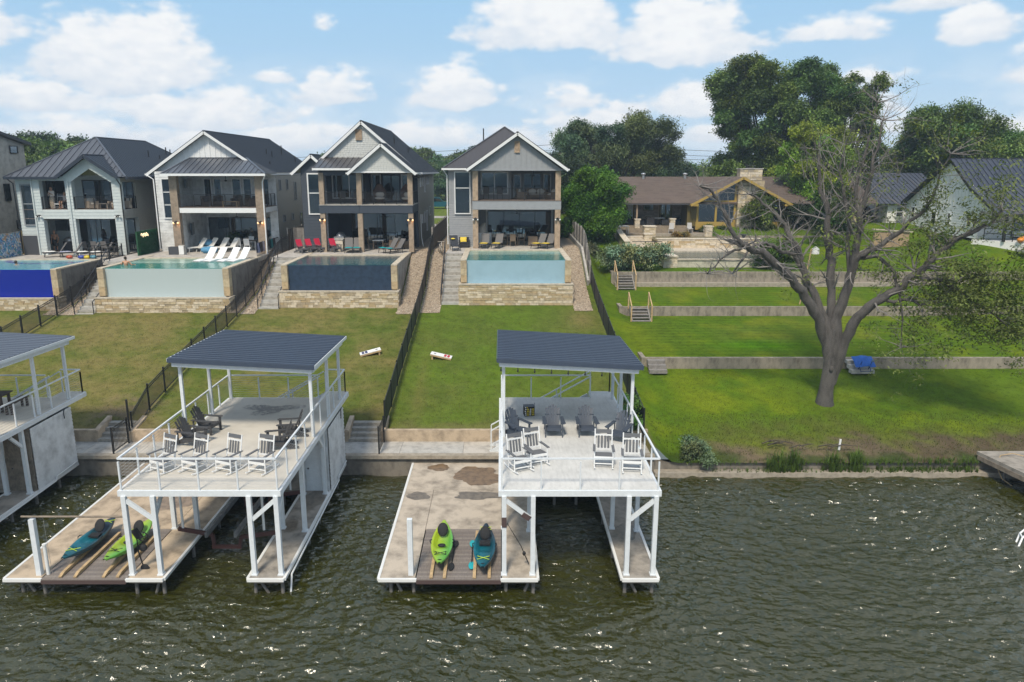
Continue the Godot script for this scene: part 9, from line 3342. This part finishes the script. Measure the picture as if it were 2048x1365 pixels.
func build_materials() -> void:
	var fine := speckle(512, 1, 0.09, 4, 0.72, 1.2)
	var blotch := speckle(512, 2, 0.012, 5, 0.62, 1.25)
	var grit := speckle(512, 3, 0.3, 2, 0.6, 1.3)
	var streak := speckle(512, 4, 0.05, 4, 0.7, 1.2, 1.0, 8.0)
	var blades := speckle(1024, 5, 0.15, 3, 0.3, 1.9, 1.0, 1.6)
	var patches := speckle(512, 6, 0.03, 5, 0.55, 1.45)
	var tiles := speckle(512, 7, 0.3, 1, 0.2, 2.2)
	var stain := speckle(512, 9, 0.009, 6, 0.35, 1.25, 0.8)
	var rough := height(512, 12, 0.2, 3)
	var m: StandardMaterial3D
	m = tinted(worn("grass", Color(1, 1, 1), 1.0, blades, 10.0, patches, 6.1))
	m.metallic_specular = 0.15
	m.heightmap_enabled = true
	m.heightmap_texture = blades
	m.heightmap_scale = 3.0
	m = worn("grass_plain", Color(0.09, 0.16, 0.012), 1.0, blades, 3.1, patches, 7.3)
	m.metallic_specular = 0.15
	worn("gravel", Color(0.34, 0.28, 0.21), 1.0, grit, 1.6, blotch, 3.0)
	tinted(mat("pebble", Color(1, 1, 1), 0.9))
	worn("soil", Color(0.16, 0.13, 0.06), 1.0, grit, 2.0)
	mat("lake_bed", Color(0.03, 0.03, 0.012), 1.0)
	worn("far_wood", Color(0.03, 0.05, 0.018), 1.0, blotch, 30.0)
	m = mat("water", Color(0.027, 0.029, 0.0020), 0.075, 0.0, 0.95)
	m.normal_enabled = true
	m.normal_texture = ImageTexture.create_from_image(_ripple(1024))
	m.normal_scale = 1.1
	m.uv1_triplanar = true
	m.uv1_world_triplanar = true
	m.uv1_scale = Vector3(0.12, 0.2, 0.21)
	m = tinted(mat("pool_water", Color(1, 1, 1), 0.05, 0.0, 0.35))
	m.normal_enabled = true
	m.normal_texture = M.water.normal_texture
	m.normal_scale = 0.16
	m.uv1_triplanar = true
	m.uv1_world_triplanar = true
	m.uv1_scale = Vector3.ONE * 0.4
	worn("pale_concrete", Color(0.46, 0.45, 0.42), 0.9, fine, 1.7, blotch, 4.0)
	worn("pale_concrete2", Color(0.50, 0.47, 0.42), 0.9, fine, 1.9, stain, 5.0)
	worn("tan_concrete", Color(0.50, 0.40, 0.29), 0.9, fine, 1.7, stain, 4.3)
	worn("pad_concrete", Color(0.50, 0.435, 0.355), 0.9, fine, 1.5, stain, 4.9)
	worn("grey_concrete", Color(0.33, 0.30, 0.26), 0.9, fine, 1.6, stain, 3.7)
	worn("step_concrete", Color(0.36, 0.34, 0.30), 0.9, fine, 1.4, blotch, 2.0)
	worn("old_concrete", Color(0.21, 0.19, 0.16), 0.9, fine, 1.6, stain, 2.9, Vector3(1, 0.6, 1))
	worn("mossy_concrete", Color(0.30, 0.265, 0.215), 0.95, fine, 1.6, stain, 2.4, Vector3(1, 0.5, 1))
	worn("cap_concrete", Color(0.36, 0.32, 0.26), 0.9, fine, 1.2, blotch, 2.4)
	worn("side_concrete", Color(0.20, 0.185, 0.165), 0.9, fine, 1.8, stain, 3.2, Vector3(1, 0.5, 1))
	worn("side_concrete_pale", Color(0.38, 0.35, 0.31), 0.9, fine, 1.8, stain, 3.2, Vector3(1, 0.5, 1))
	worn("patio", Color(0.47, 0.44, 0.40), 0.9, fine, 1.5, blotch, 4.2)
	worn("patio_tan", Color(0.27, 0.22, 0.16), 0.9, fine, 1.5, blotch, 3.2)
	worn("coping", Color(0.56, 0.49, 0.38), 0.8, fine, 1.4, blotch, 2.7)
	worn("cap_stone", Color(0.50, 0.44, 0.35), 0.8, fine, 1.4, blotch, 2.7)
	worn("tan_stone", Color(0.483, 0.368, 0.218), 0.9, fine, 0.7, blotch, 2.3)
	worn("tan_stone2", Color(0.529, 0.437, 0.287), 0.9, fine, 0.8, blotch, 2.1)
	worn("tan_stone3", Color(0.437, 0.356, 0.241), 0.9, fine, 0.6, blotch, 2.2)
	worn("cream_stone", Color(0.667, 0.575, 0.437), 0.9, fine, 0.7, blotch, 2.0)
	worn("cream_stone2", Color(0.632, 0.564, 0.460), 0.9, fine, 0.9, blotch, 2.4)
	worn("cream_plaster", Color(0.52, 0.49, 0.40), 0.9, fine, 1.2, stain, 4.0)
	worn("cream_paving", Color(0.55, 0.48, 0.38), 0.9, fine, 1.2, blotch, 2.0)
	worn("field_stone", Color(0.24, 0.205, 0.165), 0.95, fine, 0.6, grit, 0.9)
	worn("field_stone2", Color(0.30, 0.26, 0.21), 0.95, fine, 0.6, grit, 0.9)
	worn("field_stone3", Color(0.36, 0.31, 0.24), 0.95, fine, 0.6, grit, 0.9)
	worn("sand_block", Color(0.40, 0.29, 0.18), 0.95, grit, 0.8)
	worn("sand_block2", Color(0.36, 0.265, 0.17), 0.95, grit, 0.8)
	worn("stucco", Color(0.46, 0.43, 0.38), 0.95, fine, 2.0, blotch, 5.0)
	worn("facade_blue", Color(0.30, 0.46, 0.55), 0.18, blotch, 6.0, fine, 2.0).albedo_texture = speckle(256, 20, 0.02, 3, 0.92, 1.06)
	worn("facade_navy", Color(0.028, 0.050, 0.090), 0.25, tiles, 2.6, blotch, 3.0)
	worn("facade_white", Color(0.43, 0.51, 0.52), 0.4, tiles, 2.4).albedo_texture = speckle(512, 22, 0.4, 1, 0.72, 1.22)
	worn("facade_royal", Color(0.002, 0.016, 0.27), 0.25, fine, 3.0).albedo_texture = speckle(256, 23, 0.3, 2, 0.85, 1.1)
	worn("white_siding", Color(0.66, 0.68, 0.69), 0.6, streak, 3.0, blotch, 6.0).albedo_texture = speckle(256, 24, 0.03, 4, 0.9, 1.05)
	worn("pale_siding", Color(0.50, 0.55, 0.55), 0.6, M.white_siding.albedo_texture, 3.0)
	worn("white_board", Color(0.74, 0.745, 0.73), 0.6, M.white_siding.albedo_texture, 4.0)
	worn("grey_siding", Color(0.285, 0.30, 0.32), 0.6, M.white_siding.albedo_texture, 3.0)
	worn("navy_siding", Color(0.040, 0.052, 0.072), 0.55, M.white_siding.albedo_texture, 3.0)
	worn("taupe_siding", Color(0.34, 0.33, 0.295), 0.6, M.white_siding.albedo_texture, 3.0)
	worn("white_shingle", Color(0.52, 0.54, 0.53), 0.7, M.white_siding.albedo_texture, 1.0)
	mat("white_trim", Color(0.70, 0.72, 0.73), 0.5)
	mat("grey_trim", Color(0.22, 0.235, 0.25), 0.5)
	worn("white_metal", Color(0.67, 0.71, 0.74), 0.45, M.white_siding.albedo_texture, 2.0)
	mat("white_paint", Color(0.76, 0.77, 0.77), 0.45)
	mat("white_vinyl", Color(0.70, 0.71, 0.70), 0.4)
	mat("slate_paint", Color(0.115, 0.12, 0.13), 0.55)
	worn("deck_coat", Color(0.57, 0.57, 0.55), 0.85, blotch, 4.3, speckle(256, 25, 0.06, 4, 0.86, 1.08, 1.0, 5.0), 2.6).albedo_texture = speckle(256, 26, 0.012, 5, 0.84, 1.06)
	worn("deck_coat_warm", Color(0.56, 0.53, 0.47), 0.85, M.deck_coat.albedo_texture, 4.6)
	mat("steel", Color(0.42, 0.43, 0.44), 0.35, 0.7)
	mat("black_metal", Color(0.012, 0.013, 0.015), 0.45)
	mat("dark_grey", Color(0.05, 0.053, 0.06), 0.6)
	mat("black_paint", Color(0.008, 0.008, 0.01), 0.15)
	mat("teal_paint", Color(0.012, 0.085, 0.12), 0.2)
	mat("rubber", Color(0.015, 0.015, 0.016), 0.8)
	for e: Array in [["navy_metal", Color(0.050, 0.068, 0.105), 0.36], ["slate_metal", Color(0.10, 0.125, 0.17), 0.4], ["brown_metal", Color(0.060, 0.057, 0.060), 0.4], ["black_roof", Color(0.024, 0.032, 0.048), 0.4], ["grey_roof", Color(0.070, 0.078, 0.095), 0.34], ["navy_roof", Color(0.028, 0.035, 0.055), 0.4]]:
		worn(e[0], e[1], e[2], M.white_siding.albedo_texture, 2.5)
	tinted(worn("asphalt_shingle", Color(0.155, 0.118, 0.098), 0.95, grit, 0.7))
	mat("ochre", Color(0.36, 0.245, 0.055), 0.6)
	mat("olive_trim", Color(0.13, 0.10, 0.025), 0.6)
	mat("curtain", Color(0.46, 0.50, 0.52), 0.9)
	mat("glass", Color(0.16, 0.19, 0.215), 0.03, 1.0)
	worn("cedar", Color(0.42, 0.315, 0.22), 0.7, streak, 1.0, blotch, 2.5)
	worn("cedar_brown", Color(0.30, 0.235, 0.175), 0.7, streak, 1.0, blotch, 2.5)
	worn("tan_wood", Color(0.36, 0.28, 0.205), 0.7, streak, 1.0, blotch, 2.5)
	worn("pine", Color(0.52, 0.37, 0.20), 0.8, streak, 0.8, blotch, 2.0)
	worn("grey_wood", Color(0.25, 0.235, 0.22), 0.9, streak, 0.8, blotch, 2.0)
	worn("grey_wood2", Color(0.30, 0.285, 0.265), 0.9, streak, 0.8, blotch, 2.0)
	worn("grey_wood3", Color(0.22, 0.20, 0.185), 0.9, streak, 0.8, blotch, 2.0)
	worn("brown_wood", Color(0.095, 0.07, 0.055), 0.85, streak, 0.8, blotch, 2.0)
	worn("weathered_board", Color(0.26, 0.215, 0.165), 0.9, streak, 0.9, stain, 2.0)
	worn("deck_brown", Color(0.16, 0.12, 0.10), 0.8, streak, 1.0)
	worn("composite", Color(0.205, 0.175, 0.155), 0.75, streak, 1.1)
	worn("composite2", Color(0.235, 0.205, 0.18), 0.75, streak, 1.3)
	worn("composite3", Color(0.18, 0.155, 0.14), 0.75, streak, 0.9)
	mat("dark_composite", Color(0.075, 0.048, 0.045), 0.7)
	worn("rust", Color(0.085, 0.035, 0.03), 0.85, fine, 0.8)
	worn("bunk_grey", Color(0.20, 0.20, 0.20), 0.8, stain, 1.5)
	worn("pile_steel", Color(0.17, 0.16, 0.15), 0.6, stain, 1.3)
	worn("bark", Color(0.075, 0.062, 0.05), 0.95, grit, 0.8)
	m = worn("bark_grey", Color(0.14, 0.13, 0.122), 0.95, speckle(512, 28, 0.12, 4, 0.35, 1.5), 1.6, stain, 1.9, Vector3(1, 0.35, 1))
	m.heightmap_enabled = true
	m.heightmap_texture = speckle(512, 28, 0.12, 4, 0.0, 1.0)
	m.heightmap_scale = 6.0
	worn("twig_grey", Color(0.22, 0.205, 0.195), 0.95, grit, 0.8)
	m = tinted(mat("leaf", Color(1, 1, 1), 0.55, 0.0, 0.35))
	m.backlight_enabled = true
	m.backlight = Color(0.6, 0.66, 0.3)
	m.cull_mode = BaseMaterial3D.CULL_DISABLED
	tinted(mat("kayak", Color(1, 1, 1), 0.33))
	mat("black_cloth", Color(0.013, 0.014, 0.016), 0.8)
	mat("lime_cord", Color(0.45, 0.62, 0.03), 0.6)
	mat("turquoise", Color(0.015, 0.36, 0.40), 0.5)
	mat("charcoal_poly", Color(0.055, 0.055, 0.058), 0.6)
	mat("slate_poly", Color(0.048, 0.062, 0.088), 0.55)
	mat("grey_poly", Color(0.10, 0.10, 0.105), 0.6)
	mat("red_cloth", Color(0.50, 0.012, 0.05), 0.8)
	mat("yellow_cloth", Color(0.66, 0.50, 0.06), 0.9)
	mat("cream_cloth", Color(0.56, 0.52, 0.47), 0.9)
	mat("white_cushion", Color(0.70, 0.70, 0.68), 0.9)
	mat("grey_sling", Color(0.135, 0.13, 0.13), 0.8)
	mat("pale_sling", Color(0.42, 0.41, 0.40), 0.8)
	mat("navy_sling", Color(0.022, 0.026, 0.036), 0.8)
	worn("wicker", Color(0.19, 0.145, 0.105), 0.8, grit, 0.3)
	worn("black_wicker", Color(0.025, 0.026, 0.03), 0.8, grit, 0.3)
	worn("cream_wicker", Color(0.40, 0.33, 0.26), 0.8, grit, 0.3)
	worn("wicker_net", Color(0.11, 0.07, 0.055), 0.8, grit, 0.2)
	mat("hedge_green", Color(0.012, 0.07, 0.03), 0.9)
	mat("blue_frame", Color(0.01, 0.04, 0.14), 0.5)
	worn("blue_cloth", Color(0.006, 0.095, 0.42), 0.7, blotch, 0.9)
	mat("orange_plastic", Color(0.62, 0.22, 0.02), 0.4)
	mat("yellow_plastic", Color(0.62, 0.48, 0.02), 0.4)
	mat("brown_cloth", Color(0.07, 0.05, 0.05), 0.9)
	mat("teal_cloth", Color(0.02, 0.20, 0.22), 0.9)
	worn("tie_dye", Color(0.10, 0.30, 0.50), 0.9, speckle(256, 31, 0.06, 3, 0.15, 1.7), 0.9)
	for e: Array in [["stripe_blue", Color(0.06, 0.10, 0.35)], ["stripe_pink", Color(0.46, 0.34, 0.40)]]:
		var im := Image.create(32, 32, false, Image.FORMAT_RGB8)
		im.fill(Color(0.8, 0.8, 0.82))
		for i in 4:
			im.fill_rect(Rect2i(i * 8, 0, 4, 32), (e[1] as Color).linear_to_srgb())
		m = mat(e[0], Color(0.85, 0.85, 0.85), 0.9)
		m.albedo_texture = ImageTexture.create_from_image(im)
	m = mat("navy_mesh", Color(0.008, 0.014, 0.02), 0.55)
	m = mat("mesh_cloth", Color(0.02, 0.022, 0.025), 0.8)
	m.transparency = BaseMaterial3D.TRANSPARENCY_ALPHA
	m.albedo_color.a = 0.55
	tinted(mat("painted", Color(1, 1, 1), 0.7))
	tinted(mat("skin", Color(1, 1, 1), 0.6))
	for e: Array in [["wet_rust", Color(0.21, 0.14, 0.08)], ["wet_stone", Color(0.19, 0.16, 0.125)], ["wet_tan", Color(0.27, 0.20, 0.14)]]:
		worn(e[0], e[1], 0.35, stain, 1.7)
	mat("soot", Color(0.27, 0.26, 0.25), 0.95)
	m = mat("lamp_glow", Color(0.9, 0.8, 0.6), 0.4)
	m.emission_enabled = true
	m.emission = Color(1.0, 0.72, 0.42)
	m.emission_energy_multiplier = 1.6
	m = mat("neon", Color(0.9, 0.8, 0.6), 0.4)
	m.emission_enabled = true
	m.emission = Color(1.0, 0.88, 0.70)
	m.emission_energy_multiplier = 1.3
func _ripple(size: int) -> Image:
	var n := FastNoiseLite.new()
	n.seed = 14
	n.noise_type = FastNoiseLite.TYPE_SIMPLEX_SMOOTH
	n.frequency = 0.0115
	n.fractal_octaves = 3
	n.fractal_gain = 0.42
	n.domain_warp_enabled = true
	n.domain_warp_amplitude = 14.0
	n.domain_warp_frequency = 0.02
	var im := n.get_seamless_image(size, size)
	im.convert(Image.FORMAT_RGBA8)
	im.bump_map_to_normal_map(22.0)
	return im
func _ready() -> void:
	rng.seed = 2024
	var cam := Camera3D.new()
	cam.name = "camera"
	add_child(cam)
	cam.position = Vector3(0, 13.4, 0)
	cam.rotation_degrees.x = -13.0
	cam.projection = Camera3D.PROJECTION_FRUSTUM
	cam.near = 0.1
	cam.size = 0.1 * 1365.0 / 1481.0
	cam.frustum_offset = Vector2(0.1 * 22.0 / 1481.0, 0)
	cam.far = 3000.0
	var we := WorldEnvironment.new()
	we.name = "world_environment"
	var env := Environment.new()
	env.background_mode = Environment.BG_SKY
	var sky := Sky.new()
	var pan := PanoramaSkyMaterial.new()
	pan.panorama = ImageTexture.create_from_image(sky_image())
	sky.sky_material = pan
	env.sky = sky
	env.background_energy_multiplier = 1.0
	env.tonemap_mode = Environment.TONE_MAPPER_LINEAR
	env.tonemap_exposure = 1.0
	env.sdfgi_enabled = true
	env.ssao_enabled = true
	env.ssil_enabled = true
	env.fog_enabled = true
	env.fog_density = 0.0006
	env.fog_light_color = Color(0.75, 0.84, 0.93)
	we.environment = env
	add_child(we)
	var sun := DirectionalLight3D.new()
	sun.name = "sun"
	sun.light_color = Color(1.0, 0.95, 0.87)
	sun.light_energy = 1.25
	sun.light_angular_distance = 10.0
	sun.shadow_enabled = true
	add_child(sun)
	sun.look_at_from_position(Vector3(-0.18, 1.0, 0.72), Vector3.ZERO)
	build_materials()
	build_ground()
	build_water()
	build_shore()
	build_gravel()
	build_house_grey()
	build_house_navy()
	build_house_white()
	build_house_pale()
	build_ranch()
	build_farmhouse()
	build_dock(0.0, "right", "right hand two storey white dock with a navy roof and string bulbs")
	build_dock(-12.05, "left", "left hand two storey white dock with cable railings and four rocking chairs")
	build_dock(-24.05, "far", "far left two storey boathouse cut off by the picture's edge, with a picnic table")
	build_lift(-12.05)
	build_yards()
	build_ranch_yard()
	build_trees()
	build_people()
	build_things()
